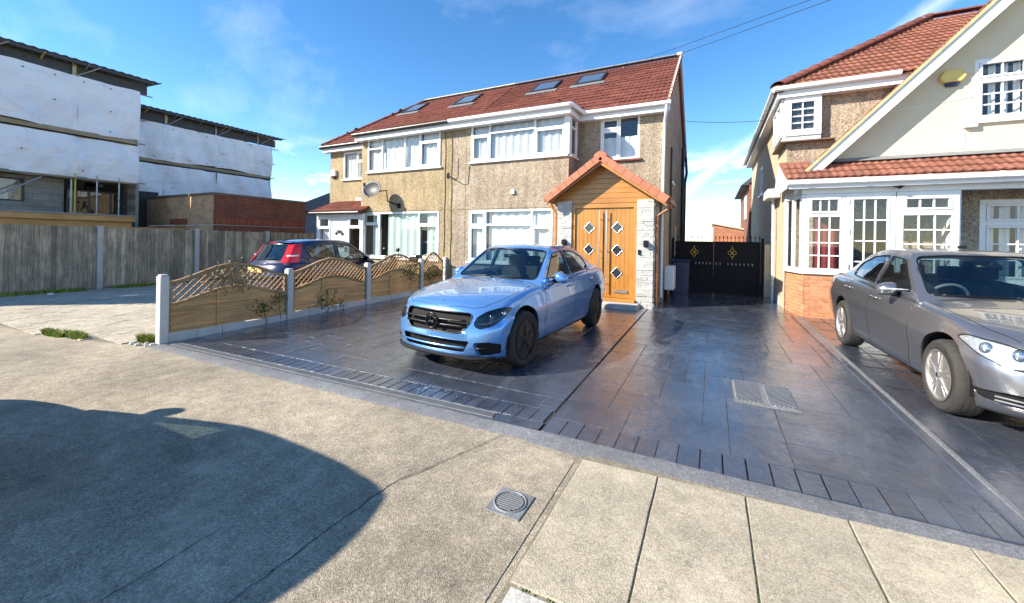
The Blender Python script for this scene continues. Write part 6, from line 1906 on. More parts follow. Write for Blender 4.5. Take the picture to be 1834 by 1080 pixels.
# ---- glazed porch across the front
QY = 10.08; qx0, qx1 = 1.69, 4.03; pz = gz(QY)
DI = Vector((qx0 - RX - .0, QY - RY, 0)).normalized()          # chamfered side, from the wall corner to the front corner
DN = Vector((DI.y, -DI.x, 0)); DN = DN if DN.x < 0 else -DN
Lc = Vector((qx0 - RX, QY - RY, 0)).length
C0 = Vector((RX, RY, 0))
BZ = 1.02
rb = random.Random(5)
m = MB(); m.obox((qx0 + .02, QY + .02, 0), Xa, (0, 0, 1), FN, 0, .66, pz - .1, BZ - .005, -.12, 0); m.obox(C0 - DN * .02, DI, (0, 0, 1), DN, 0, Lc - .01, pz - .1, BZ - .005, -.08, 0); m.box(3.14, qx1 - .02, QY + .02, QY + .14, pz - .1, BZ - .005); bw = m.build('porch_wall', 'mortar_grey', rh)
def bricks(o, u, n, w):
    z = pz - .03; row = 0
    me_full = None
    while z < BZ - .03:
        x = 0 if row % 2 == 0 else -.1125
        while x < w - .01:
            a, b = max(0, x), min(w, x + .215)
            if b - a > .03:
                q = MB(); q.obox(o, u, (0, 0, 1), n, a, b, z, min(z + .065, BZ - .004), -.02, .006 + rb.uniform(-.002, .002)); q.build('brick', 'brick_orange', bw)
            x += .225
        z += .075; row += 1
bricks((qx0 + .02, QY + .018, 0), Xa, FN, .66); bricks(C0 - DN * .018, DI, DN, Lc - .005); bricks((3.14, QY + .018, 0), Xa, FN, .86)
m = MB(); m.box(qx0 - .03, 2.37, QY - .03, QY + .10, BZ, BZ + .05); m.build('porch_sill', 'upvc', rh, bevel=.008)
m = MB(); m.obox(C0 + DN * .02, DI, (0, 0, 1), DN, 0, Lc - .02, BZ, BZ + .05, -.09, .03); m.build('porch_sill', 'upvc', rh, bevel=.008)
HZ = 2.66
window(rh, (qx0 + .02, QY + .02, BZ + .05), Xa, FN, .66, HZ - BZ - .05, [(0, .66, 0, 1.16, 2, 3, 0), (0, .66, 1.16, HZ - BZ - .05, 2, 0, 1)], inset=0, fr=.075, sill=False)
window(rh, C0 + DI * .02 + Vector((0, 0, BZ + .05)), DI, DN, Lc - .06, HZ - BZ - .05, [(0, (Lc - .06) / 2, 0, HZ - BZ - .05, 0, 0, 0), ((Lc - .06) / 2, Lc - .06, 0, HZ - BZ - .05, 0, 0, 0)], inset=0, fr=.06, sill=False)
m = MB(); m.box(qx0 - .03, qx0 + .02, QY - .01, QY + .08, BZ + .05, HZ); m.build('corner_post', 'upvc', rh, bevel=.006)
window(rh, (2.37, QY + .02, pz + .08), Xa, FN, .76, HZ - pz - .08, [(0, .76, 0, .62, 0, 0, 0), (0, .76, .62, HZ - pz - .08, 2, 3, 1)], inset=0, fr=.085, sill=False, name='porch_door')
m = MB(); m.box(2.45, 3.05, QY - .02, QY + .03, pz + .18, .62); m.build('door_panel', 'upvc', rh, bevel=.01)
for z in (1.15, 1.85, 2.45):
    m = MB(); m.tube([(2.43, QY - .03, z), (2.43, QY - .03, z + .10)], .014, 8); m.build('hinge', 'steel', rh)
window(rh, (3.14, QY + .02, BZ + .0), Xa, FN, .86, HZ - BZ, [(0, .86, 0, 1.24, 2, 3, 0), (0, .86, 1.24, HZ - BZ, 2, 0, 1)], inset=0, fr=.10, sill=False)
m = MB(); m.box(4.002, 4.03, QY + .02, RY - .01, pz, HZ); m.build('porch_end', 'upvc', rh)
m = MB(); m.box(qx0 - .03, Xend, QY - .02, QY + .10, HZ + .002, 2.86); m.build('header', 'upvc', rh, bevel=.006)
m = MB(); m.obox(C0 + DN * .01, DI, (0, 0, 1), DN, 0, Lc - .03, HZ + .002, 2.86, -.08, .02); m.build('header', 'upvc', rh)
m = MB(); m.box(RX - .12, Xend, 9.86, 9.885, 2.76, 2.92); m.build('fascia', 'upvc', rh)
m = MB(); m.box(RX - .12, Xend, 9.887, GPY, 2.865, 2.885); m.build('soffit', 'upvc', rh)
gutter(rh, [(RX - .14, 9.82, 2.88), (Xend, 9.82, 2.86)], 'upvc', .058)
for i in range(8):
    m = MB(); x = 1.7 + i * .9; m.tube([(x - .035, 9.82, 2.878), (x + .035, 9.82, 2.878)], .064, 10); m.build('gutter_joint', 'upvc', rh, smooth=35)
m = MB(); m.prism([(RX - .14, 9.80, 2.90), (RX - .14, 9.80, 2.94), (RX - .14, RY - .004, 3.50), (RX - .14, RY - .004, 3.44)], (Xend - RX, 0, 0)); pr = m.build('porch_roof', 'tile_orange', rh)
VV = Vector((0, GPY - 9.80, .41)); tile_roof(pr, t_or, (0, 9.80, 2.955), Xa, VV, [(RX - .14, 0), (6.4, 0), (6.4, VV.length), (RX - .14, VV.length)], .25, .27, 150, 14)
m = MB(); m.prism([(gx0_ - .1, GPY - .16, 3.345), (gx0_ - .1, GPY - .02, 3.43), (gx0_ - .1, GPY - .002, 3.43), (gx0_ - .1, GPY - .002, 3.33)], (Xend - gx0_, 0, 0)); m.build('flashing', 'lead', rh)
# left end of the porch roof: white box end and return gutter
m = MB(); m.prism([(RX - .16, 9.82, 2.76), (RX - .16, RY + .5, 2.76), (RX - .16, RY + .5, 2.98), (RX - .16, RY, 3.42), (RX - .16, 9.82, 2.92)], (.02, 0, 0)); m.build('box_end', 'upvc', rh)
m = MB(); m.prism([(RX - .28, 11.7, 2.78), (RX - .28, 12.7, 2.78), (RX - .28, 12.7, 3.0), (RX - .28, 11.7, 3.0)], (.27, 0, 0)); m.build('hopper', 'upvc', rh, bevel=.02)
# recessed front window right of the porch
window(rh, (4.62, RY, .95), Xa, FN, 1.98, 1.6, [(0, .99, 0, 1.14, 1, 2, 1), (0, .99, 1.14, 1.6, 1, 0, 1), (.99, 1.98, 0, 1.14, 1, 2, 1), (.99, 1.98, 1.14, 1.6, 1, 0, 1)], inset=.02, fr=.09, curtain=[(.12, .26, .05, 1.5, .9), (.34, .48, .05, 1.5, .9), (.56, .70, .05, 1.5, .9), (.78, .9, .05, 1.5, .9), (1.0, 1.9, .05, 1.5, .9)], cdepth=.14)
# porch interior: floor, red curtain, inner wall lamp, plant pot shapes seen through the panes
m = MB(); m.box(qx0 + .1, 4.0, QY + .12, RY - .01, pz - .02, pz + .05); m.build('porch_floor', 'concrete', rh)
m = MB(); wall_holes(m, (0, RY - .004, 0), Xa, FN, RX + .02, 4.02, 0, 2.66, [(2.62, 3.4, .1, 2.15)]); m.build('inner_wall', 'pebbledash', rh, fix=False)
m = MB(); m.grid([[(2.0 + .45 * i / 20, RY - .12 + .02 * math.sin(i * 1.1), z) for i in range(21)] for z in (.3, 2.3)]); m.build('inner_curtain', 'curtain_red', rh, smooth=True)
m = MB(); m.box(qx1 - .06, qx1 + .05, QY - .06, QY - .021, 1.60, 1.65); tag(m.build('door_camera', 'trim_black', bevel=.006), 'small black camera on the white post at the right end of the porch', 'camera')
m = MB(); m.tube([(3.02, 9.92, 2.80), (3.12, 9.90, 2.74), (3.22, 9.92, 2.80)], [.03, .05, .03], 8); tag(m.build('porch_light', 'trim_black', smooth=True), 'small dark lamp under the gutter above the porch door', 'lamp')
# yellow alarm box
al = thing('alarm_box', 'yellow hexagonal alarm box with blue lens on the cream gable', 'alarm box', (4.05, GPY, 4.8))
m = MB(); cx, cz = 4.02, 4.84
hexa = [(cx - .19, cz), (cx - .12, cz + .14), (cx + .12, cz + .14), (cx + .19, cz), (cx + .12, cz - .10), (cx - .12, cz - .10)]
m.prism([(x, GPY - .001, z) for x, z in hexa], (0, -.10, 0)); m.build('cover', 'alarm_yellow', al, bevel=.025)
m = MB(); m.prism([(cx - .11, GPY - .001, cz - .104), (cx + .11, GPY - .001, cz - .104), (cx + .08, GPY - .001, cz - .17), (cx - .08, GPY - .001, cz - .17)], (0, -.08, 0)); m.build('strobe_lens', 'navy_plastic', al, bevel=.015)
fl = thing('security_light', 'small white floodlight with hanging cord under the gable window', 'security light', (4.3, GPY, 3.8))
m = MB(); m.box(4.18, 4.36, GPY - .10, GPY - .001, 3.86, 3.95); m.build('lamp_head', 'white_plastic', fl, bevel=.01)
m = MB(); m.tube([(4.22, GPY - .008, 3.86), (4.21, GPY - .008, 3.5), (4.18, GPY - .008, 3.46)], .006, 5); m.build('cord', 'white_plastic', fl)
for k in range(2):
    m = MB(); z = 3.98 + .0 * k
    m.tube([(2.95 + .25 * k, GPY - .008, 4.30 + .42 * k), (3.6, GPY - .008, 4.36 + .45 * k), (4.34, GPY - .008, 4.44 + .5 * k)], .005, 5); m.build('wall_cable', 'white_plastic', rh)
# rear wing of the neighbour and the buildings at the end of the passage
rw = thing('rear_wing', 'dark brick rear wing with slate roof beyond the neighbour\'s side wall', 'house', (3, 23, 0))
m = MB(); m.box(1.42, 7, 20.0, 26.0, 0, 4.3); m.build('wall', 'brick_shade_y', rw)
m = MB(); m.prism([(1.10, 20.0, 4.2), (7, 20.0, 4.2), (4.2, 20.0, 6.9)], (0, 6.3, 0)); m.build('roof', 'tile_dark', rw)
m = MB(); m.box(1.38, 1.43, 21.5, 22.4, 2.8, 3.9); m.build('window', 'upvc_old', rw)
gb = thing('garage', 'sunlit orange brick outbuilding with sloping top at the end of the passage', 'garage', (.7, 24, 0))
m = MB(); m.prism([(.05, 23.0, 0), (1.9, 23.0, 0), (1.9, 23.0, 2.22), (.05, 23.0, 2.62)], (0, 4, 0)); m.build('wall', 'brick_far_x', gb)
m = MB(); m.prism([(-.02, 22.92, 2.64), (1.95, 22.92, 2.22), (1.95, 22.92, 2.30), (-.02, 22.92, 2.72)], (0, 4.2, 0)); m.build('coping', 'mortar', gb)
# ------------------------------------------------------------------ lattice fence between the drives
FX = -7.15
fy = [2.90, 4.84, 6.76, 8.66]
lf = thing('lattice_fence', 'low fence of wavy boards topped by arched lattice between white concrete posts', 'fence', (FX, 5.8, 0))
for i, y in enumerate(fy + [9.76]):
    w = .062; ht = 1.0 if i == 0 else .97 - .02 * i
    z0 = dz(y) - .05
    ht_ = dz(y) + (.98 if i == 0 else .93)
    m = MB(); m.prism([(FX - w, y - .055, z0), (FX + w, y - .055, z0), (FX + w, y + .055, z0), (FX - w, y + .055, z0)], (0, 0, ht_ - z0)); p = m.build('post', 'concrete_pale', lf, bevel=.008)
    m = MB(); m.prism([(FX - w * .8, y - .045, ht_), (FX + w * .8, y - .045, ht_), (FX + w * .8, y + .045, ht_), (FX - w * .8, y + .045, ht_)], (0, 0, .025)); m.build('post_cap', 'concrete_pale', p, bevel=.01)
rf = random.Random(11)
for i in range(4):
    ya, yb = fy[i] + .06, (fy[i + 1] if i < 3 else 9.70) - .06
    L = yb - ya; zb0 = dz((ya + yb) / 2)
    arch = lambda t: math.sin(math.pi * t) ** 1.6
    topz = lambda y: zb0 + .86 + .24 * arch((y - ya) / L)
    midz = lambda y: zb0 + .53 + .20 * arch((y - ya) / L)
    # stone gravel board
    n = 5
    for k in range(n):
        a, b = ya + L * k / n, ya + L * (k + 1) / n
        m = MB(); m.box(FX - .03 + rf.uniform(-.006, .006), FX + .035 + rf.uniform(-.01, .01), a + .002, b - .002, dz(a) - .06, zb0 + .115 + rf.uniform(-.012, .008)); m.build('gravel_board', 'concrete_pale', lf, bevel=.008)
    # waney horizontal boards, overlapping, cut by the arch on top
    zz = zb0 + .11; k = 0
    while zz < zb0 + .74:
        h = .125; N_ = 24; ph = rf.uniform(0, 6)
        lo = []; hi = []
        for j in range(N_ + 1):
            y = ya + .02 + (L - .04) * j / N_
            zl = zz + .010 * math.sin(j * .5 + ph); zh = min(zz + h + .03 + .008 * math.sin(j * .6 + ph * 2), midz(y) - .005)
            lo.append((y, zl, zh))
        segs = []; cur = []
        for y, a, b in lo:
            if b - a > .012: cur.append((y, a, b))
            else:
                if len(cur) > 2: segs.append(cur)
                cur = []
        if len(cur) > 2: segs.append(cur)
        for sgm in segs:
            m = MB(); x0, x1 = FX + .002, FX + .032
            m.grid([[(x1, y, a) for y, a, b in sgm], [(x0 + .001, y, b) for y, a, b in sgm]]); m.grid([[(x1 - .014, y, a) for y, a, b in sgm], [(x1, y, a) for y, a, b in sgm]]); m.grid([[(x0 - .012, y, b) for y, a, b in sgm], [(x1 - .014, y, a) for y, a, b in sgm]])
            m.build('board', 'fence_tan', lf)
        zz += h; k += 1
    for yy in (ya + .02, yb - .02):
        m = MB(); m.box(FX - .02, FX + .024, yy - .02, yy + .02, zb0 + .12, topz(yy)); m.build('panel_stile', 'lattice', lf)
    m = MB(); yy = ya + L * .36; m.box(FX + .030, FX + .042, yy - .018, yy + .018, zb0 + .13, midz(yy)); m.build('panel_batten', 'fence_tan', lf)
    # arched rails
    for fn, nm, mt in ((topz, 'top_rail', 'lattice'), (midz, 'middle_rail', 'lattice')):
        pts = [(FX, ya + L * j / 24, fn(ya + L * j / 24)) for j in range(25)]
        m = MB(); m.grid([[(FX - .022, y, z - .02) for x, y, z in pts], [(FX + .026, y, z - .02) for x, y, z in pts], [(FX + .026, y, z + .02) for x, y, z in pts], [(FX - .022, y, z + .02) for x, y, z in pts], [(FX - .022, y, z - .02) for x, y, z in pts]])
        m.build(nm, mt, lf)
    # diagonal lattice slats, clipped between the rails
    broken = (i == 0)
    for sgn in (1, -1):
        c0 = ya - .9
        while c0 < yb + .9:
            pts = []
            for j in range(61):
                y = ya + L * j / 60; z = zb0 + .5 + sgn * (y - c0)
                if midz(y) <= z <= topz(y): pts.append((y, z))
            if len(pts) > 1 and math.hypot(pts[-1][0] - pts[0][0], pts[-1][1] - pts[0][1]) > .05:
                xo = .006 * sgn
                if broken and .75 < (pts[0][0] + pts[-1][0]) / 2 - ya < 1.05 and rf.random() < .6:
                    c0 += .105; continue
                m = MB(); m.bar((FX + xo, pts[0][0], pts[0][1]), (FX + xo, pts[-1][0], pts[-1][1]), .010, .022, up=(1, 0, 0)); m.build('lattice_slat', 'lattice', lf)
            c0 += .105
# dead climber over the first panel and ivy on the others
def leaves(m, c, r, n, size, flat=False):
    for i in range(n):
        p = Vector(c) + Vector((rnd.gauss(0, r[0]), rnd.gauss(0, r[1]), rnd.gauss(0, r[2])))
        a = Vector((rnd.uniform(-1, 1), rnd.uniform(-1, 1), rnd.uniform(-1, 1))).normalized(); b = a.orthogonal().normalized(); s = size * rnd.uniform(.5, 1.3)
        k = len(m.v); m.v += [tuple(p - a * s), tuple(p + b * s * .5), tuple(p + a * s), tuple(p - b * s * .5)]; m.f.append((k, k + 1, k + 2, k + 3))
m = MB()
leaves(m, (FX + .03, 3.75, .93), (.035, .17, .11), 340, .030); leaves(m, (FX + .02, 3.98, .80), (.03, .13, .09), 160, .028)
dc_ = thing('dead_climber', 'dry brown dead climbing plant tangled over the arch of the nearest lattice panel', 'plant', (FX, 3.8, .5))
m.build('dry_leaves', 'leaf_dry', dc_, fix=False)
for k in range(16):
    m = MB(); y = 3.7 + rnd.uniform(-.25, .3); m.tube([(FX + .03, y, .62 + rnd.uniform(0, .2)), (FX + .06, y + rnd.uniform(-.15, .15), .85), (FX + .03, y + rnd.uniform(-.3, .3), 1.10 - rnd.uniform(0, .12))], .005, 4); m.build('stem', 'leaf_dry', dc_)
def ivy(y, z, ry, rz, n, lab, x=.05):
    t = thing('climbing_weed', lab, 'plant', (FX + .05, y, dz(y)))
    m = MB(); leaves(m, (FX + x, y, z), (.03, ry, rz), n, .026); m.build('leaves', 'leaf', t, fix=False)
    m = MB(); m.tube([(FX + .045, y + .05, dz(y) + .02), (FX + .05, y - .02, z - rz * .5), (FX + .05, y + .03, z + rz)], .005, 4); m.build('stem', 'leaf', t)
ivy(4.35, .33, .12, .07, 130, 'green weed leaves low on the nearest lattice fence panel'); ivy(5.65, .35, .13, .10, 110, 'green weed on the boards of the second lattice fence panel')
ivy(4.62, .50, .08, .05, 50, 'sprig of leaves beside the second concrete fence post')
ivy(5.8, .18, .2, .05, 90, 'low weed growing at the foot of the second lattice panel')
ivy(8.2, .72, .22, .14, 300, 'green climber over the third lattice arch'); ivy(9.1, .62, .25, .10, 300, 'green climber along the last lattice panel by the house')

# ------------------------------------------------------------------ tall board fence on the left boundary
TX = -15.70
tf = thing('board_fence', 'tall weathered grey vertical board fence between concrete posts', 'fence', (TX, 6, 0))
posts = [-2.3, 0.1, 2.48, 4.88, 7.28, 9.68, 12.1]
def ftop(y): return 1.80 - .004 * (y - 3)
for y in posts:
    m = MB(); m.box(TX - .06, TX + .07, y - .06, y + .06, 0, ftop(y) + .03); m.build('post', 'concrete', tf, bevel=.01)
bd = random.Random(4)
for i in range(len(posts) - 1):
    y = posts[i] + .06
    while y < posts[i + 1] - .06:
        w = min(.115, posts[i + 1] - .06 - y); z1 = ftop(y) - bd.uniform(0, .025); z0 = .05 + bd.uniform(0, .03)
        m = MB(); m.prism([(TX + .0, y, z0), (TX + .022, y, z0), (TX + .008, y + w - .004, z0), (TX - .004, y + w - .004, z0)], (0, 0, z1 - z0)); m.build('fence_board', 'fence_grey', tf)
        y += .100
    for z in (.35, 1.0, 1.58):
        m = MB(); m.box(TX - .05, TX - .006, posts[i] + .06, posts[i + 1] - .06, z, z + .07); m.build('rail', 'fence_grey', tf)
# litter
m = MB(); m.box(-15.2, -15.08, 3.75, 3.85, .004, .05); tag(m.build('litter', 'white_plastic', bevel=.015), 'scrap of white litter on the ground by the grey board fence', 'litter')

# ------------------------------------------------------------------ flat-roofed brick garage
bg_ = thing('brick_garage', 'flat-roofed red brick garage behind the grey fence', 'garage', (-19, 10, 0))
bx0, bx1, by0, by1, bz = -22.3, -17.0, 8.42, 12.25, 3.16
m = MB(); wall_holes(m, (0, by0, 0), Xa, FN, bx0, bx1, 0, bz, [(-20.1, -18.95, 0, 2.02)], .15); m.build('front_wall', 'garage_brick_sunlit', bg_, fix=False)
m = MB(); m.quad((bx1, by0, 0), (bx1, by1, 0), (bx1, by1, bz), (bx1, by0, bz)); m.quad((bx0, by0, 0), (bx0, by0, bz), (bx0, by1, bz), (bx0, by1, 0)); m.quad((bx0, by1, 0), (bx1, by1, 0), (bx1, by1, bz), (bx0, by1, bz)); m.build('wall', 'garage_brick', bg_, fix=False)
m = MB(); m.box(bx0 - .03, bx1 + .04, by0 - .04, by1 + .04, bz, bz + .09); m.build('coping', 'tile_brown', bg_, bevel=.01)
# soldier course on the side, brick lintel over the opening
y = by0 + .02
while y < by1 - .08:
    m = MB(); m.box(bx1 + .001, bx1 + .014, y, y + .065, 2.05, 2.27); m.build('soldier_brick', 'brick_red', bg_); y += .078
x = -20.25
while x < -18.85:
    m = MB(); m.box(x, x + .065, by0 - .012, by0 - .001, 2.04, 2.26); m.build('soldier_brick', 'brick_red', bg_); x += .078
m = MB(); m.box(-20.1, -18.95, by0 + .10, by0 + .14, 0, 2.0); m.build('garage_door', 'timber_fascia', bg_)
m = MB(); m.tube([(-15.72, 6.0, 1.86), (-16.5, 8.3, 2.0), (-16.96, 12.2, 2.02)], .006, 4)
m.build('cable', 'white_plastic', bg_)

# ------------------------------------------------------------------ scaffolded buildings wrapped in white sheeting
def scaffold(name, lab, x, ya, yb, zt, zb, band, roof_z, roof_over, seed, depth=4.0):
    """sheeted scaffold along y at plane x (facing +x): two drops of sheeting with a gap band of boards between"""
    s = thing(name, lab, 'scaffolding', (x - 2, (ya + yb) / 2, 0)); r = random.Random(seed)
    def sheetp(z0, z1, y0, y1, amp, nm='sheet'):
        ny, nz = int((y1 - y0) / .08), 22; rows = []
        ph = [r.uniform(0, 6) for _ in range(6)]
        for k in range(nz + 1):
            z = z0 + (z1 - z0) * k / nz; row = []
            for j in range(ny + 1):
                y = y0 + (y1 - y0) * j / ny
                bul = amp * (math.sin((y - y0) * 2 * math.pi / 2.1 + ph[0]) * .4 + math.sin(z * 3.1 + ph[1] + y) * .25 + math.sin(y * 5.3 + z * 4 + ph[2]) * .22 + math.sin(y * 9.1 - z * 6 + ph[4]) * .12 - .5 * abs(math.sin((y - y0) * 2.9 + z * .8 + ph[5])) ** 8) + .06 * math.sin(math.pi * k / nz)
                zz = z + (.05 * math.sin(y * 1.9 + ph[3]) if k in (0,) else 0)
                row.append((x + bul, y, zz))
            rows.append(row)
        m = MB(); m.grid(rows); return m.build(nm, 'sheeting', s, smooth=True)
    # drops split into sheets laced together at the standards
    yy = ya
    while yy < yb - .3:
        y2 = min(yb, yy + 2.15)
        if yb - y2 < .8: y2 = yb
        sheetp(band + .19, zt + .0, yy, y2 + .02, .11); sheetp(zb, band - .05, yy, y2 + .02, .12)
        yy = y2
    # end sheet and back
    m = MB(); m.grid([[(x - depth * j / 10, yb + .03 * math.sin(j * 1.3 + k), zb + (zt - zb) * k / 8) for j in range(11)] for k in range(9)]); m.build('sheet', 'sheeting', s, smooth=True)
    # boards in the gap
    m = MB(); m.box(x - .30, x - .02, ya, yb, band - .02, band + .02); m.build('scaffold_board', 'board_old', s)
    m = MB(); m.box(x - .05, x - .02, ya, yb, band - .02, band + .17); m.build('toe_board', 'board_old', s)
    # standards, ledgers
    y = ya + .1
    while y < yb + .05:
        m = MB(); m.tube([(x - .12, y, 0), (x - .12, y, roof_z)], .03, 8); m.build('standard', 'scaffold_tube', s)
        if r.random() < .7:
            m = MB(); m.tube([(x - .13, y + .05, roof_z - .5), (x - .13, y + .05, roof_z - .1)], .035, 8); m.build('coupler', 'scaffold_yellow', s)
        m = MB(); m.tube([(x - .14, y, zt - .05), (x + .25, y + .6, roof_z - .05)], .022, 6); m.build('brace', 'scaffold_tube', s)
        y += 2.1
    for z in (band + .08, zt - .06, zb + .05, (zt + band) / 2):
        m = MB(); m.tube([(x - .085, ya, z), (x - .085, yb + (.45 if z > zt - .2 else .25), z)], .026, 8); m.build('ledger', 'scaffold_tube', s)
    # temporary roof: corrugated dark sheets on beams
    m = MB(); rows = []
    n = int((yb - ya + 1.0) / .12)
    for k, (xx, zz) in enumerate(((x + roof_over, roof_z), (x - depth, roof_z + .25))):
        rows.append([(xx, ya - .3 + .12 * j, zz + (.03 if j % 2 else 0)) for j in range(n + 1)])
    m.grid(rows); o = m.build('roof_sheet', 'asphalt_roof', s); md = o.modifiers.new('s', 'SOLIDIFY'); md.thickness = .03
    m = MB(); m.box(x - .2, x - .14, ya, yb + .3, roof_z - .50, roof_z - .12); m.build('roof_beam', 'asphalt_roof', s)
    m = MB(); m.box(x + roof_over - .08, x + roof_over - .04, ya, yb + .4, roof_z - .12, roof_z - .005); m.build('roof_edge', 'asphalt_roof', s)
    for j in range(int((yb - ya) / 1.05)):
        y = ya + .4 + j * 1.05
        m = MB(); m.tube([(x - .6, y, roof_z - .35), (x + roof_over - .02, y, roof_z - .07)], .024, 6); m.build('roof_tube', 'scaffold_yellow' if j % 3 == 1 else 'scaffold_tube', s)
    # eyelets of the sheeting
    m = MB()
    for j in range(int((yb - ya) / .7)):
        for z in (band + .3, zt - .2, zb + .25, (zt + band) / 2, (zb + band) / 2):
            if r.random() < .5: m.box(x + .075, x + .10, ya + .3 + j * .7, ya + .34 + j * .7, z, z + .03)
    tag(m.build('eyelet', 'trim_matt', s), kind='stuff')
    return s
sa = scaffold('scaffolding', 'white sheeted scaffold with dark roof at the far left edge', -20.0, -3.0, 7.25, 7.13, 3.54, 5.05, 7.62, .25, 3)
sb = scaffold('scaffolding', 'lower white sheeted scaffold behind the brick garage', -22.6, 7.0, 14.1, 6.68, 2.7, 4.85, 7.25, .3, 4)
# torn strips on the near sheet
for (y0_, z0_, y1_, z1_) in ((3.6, 6.15, 4.6, 5.42), (4.9, 4.62, 5.2, 4.42)):
    m = MB(); m.quad((-19.88, y0_, z0_), (-19.88, y0_ + .05, z0_ - .10), (-19.87, y1_ + .04, z1_ - .08), (-19.87, y1_, z1_)); m.build('loose_strip', 'white_plastic', sa)
# storey behind the scaffold: block wall, dark windows, timber-edged flat roof
bl = thing('building_shell', 'unfinished grey block building with dark windows under the near scaffold', 'building', (-22, 3, 0))
m = MB(); wall_holes(m, (-20.6, 0, 0), Ya, (1, 0, 0), -3.0, 5.45, 1.7, 3.6, [(1.2, 4.55, 2.62, 3.4)], .15); m.build('wall', 'block_grey', bl, fix=False)
m = MB(); m.box(-25, -20.75, -3, 7.2, 1.7, 1.75); m.box(-25, -24.9, -3, 7.2, 1.7, 7.0); m.box(-25, -20.7, 7.1, 7.2, 1.7, 7.0); m.build('inner_shell', 'dark_room', bl)
m = MB(); m.box(-26, -22.9, 7.1, 14.0, 0, 6.7); m.box(-25, -24.5, -3, 7.2, 0, 7.2); m.box(-22.6, -22.5, 6.6, 8.9, 0, 3.5); m.build('rear_backing', 'dark_room', bl)  # added dark backing: stops sky and sun showing through the scaffold gaps
m = MB(); m.box(-20.74, -20.0, 7.2, 7.3, 0, 3.6); m.build('sun_stop_wall', 'block_grey', bl)  # added wall stub, keeps a stray strip of sun off the garage
m = MB(); m.box(-22.5, -20.8, -3, 7.2, 3.62, 3.75); m.build('floor_slab', 'board_old', bl)
wn = window(bl, (-20.65, 1.2, 2.62), Ya, (1, 0, 0), 3.35, .78, [(0, .8, 0, .78, 0, 0, 0), (.8, 1.7, 0, .78, 0, 0, 0), (1.7, 2.5, 0, .78, 0, 0, 0), (2.5, 3.35, 0, .78, 0, 0, 0)], inset=0, mat='dark_frame', sill=False, curtain=[(.05, .75, .08, .7, .5), (.9, 1.6, .08, .7, .5), (2.55, 3.3, .05, .75, .5)], cmat='render_grey', cdepth=.12)
wn = window(bl, (-20.95, 5.6, 1.9), Ya, (1, 0, 0), 1.75, 1.3, [(0, .6, 0, 1.3, 0, 0, 0), (.6, 1.2, 0, 1.3, 0, 0, 0), (1.2, 1.75, 0, 1.3, 0, 0, 0)], inset=0, mat='dark_frame', sill=False)
for y in (3.4, 5.55, 6.1, 6.7):
    m = MB(); m.tube([(-19.95, y, 1.6), (-19.95, y, 3.7)], .025, 8); m.build('prop', 'scaffold_yellow' if y < 6 else 'scaffold_tube', bl)
m = MB(); m.tube([(-19.9, 2.9, 2.0), (-19.9, 4.75, 3.45)], .022, 8); m.build('diagonal_brace', 'scaffold_tube', bl)
m = MB(); m.box(-21, -19.9, -3, 7.1, 3.50, 3.56); m.build('scaffold_deck', 'board_old', bl)
ff = thing('flat_roof_annex', 'flat roof with orange timber fascia just above the grey fence', 'building', (-19, 3, 0))
m = MB(); m.box(-20.4, -18.3, -4, 6.6, 2.02, 2.20); m.build('fascia', 'timber_fascia', ff, bevel=.01)
m = MB(); m.box(-20.4, -18.45, -4, 6.55, 1.70, 2.018); m.build('fascia_lower', 'timber_fascia', ff)
m = MB(); m.box(-20.4, -18.27, -4, 6.63, 2.202, 2.25); m.build('roof_edge', 'render_grey', ff)
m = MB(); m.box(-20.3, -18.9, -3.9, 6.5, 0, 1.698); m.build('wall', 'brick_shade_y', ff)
m = MB(); m.box(-20.6, -18.9, 6.64, 8.38, 1.55, 1.86); m.build('side_boarding', 'timber_fascia', ff)

# ------------------------------------------------------------------ roofs in the distance
fh = thing('distant_house', 'distant house with slate roof between the garage and the ochre house', 'house', (-19, 17, 0))
m = MB(); m.box(-21.5, -16.0, 14.6, 20, 0, 3.0); m.build('wall', 'blind_grey', fh)
m = MB(); A_, B_, C_, D_ = (-22.0, 14.2, 3.0), (-15.6, 14.2, 3.0), (-15.6, 20.4, 3.0), (-22.0, 20.4, 3.0); T1, T2 = (-18.8, 17.0, 4.95), (-18.8, 17.6, 4.95)
m.poly([A_, B_, T1]); m.poly([D_, A_, T1, T2]); m.poly([C_, D_, T2]); m.build('roof', 'tile_brown', fh, fix=False)
m = MB(); m.poly([B_, C_, T2, T1]); m.build('roof', 'tile_dark', fh, fix=False)
m = MB(); m.box(-15.95, -15.7, 14.7, 15.6, 1.2, 2.2); m.build('window', 'upvc_old', fh)
m = MB(); m.box(-17.0, -16.4, 18.0, 18.6, 4.0, 5.3); m.lathe([(.13, 5.3), (.11, 5.6)], (-16.7, 18.3, 0), 'z', 12); m.build('chimney', 'brick_red', fh)

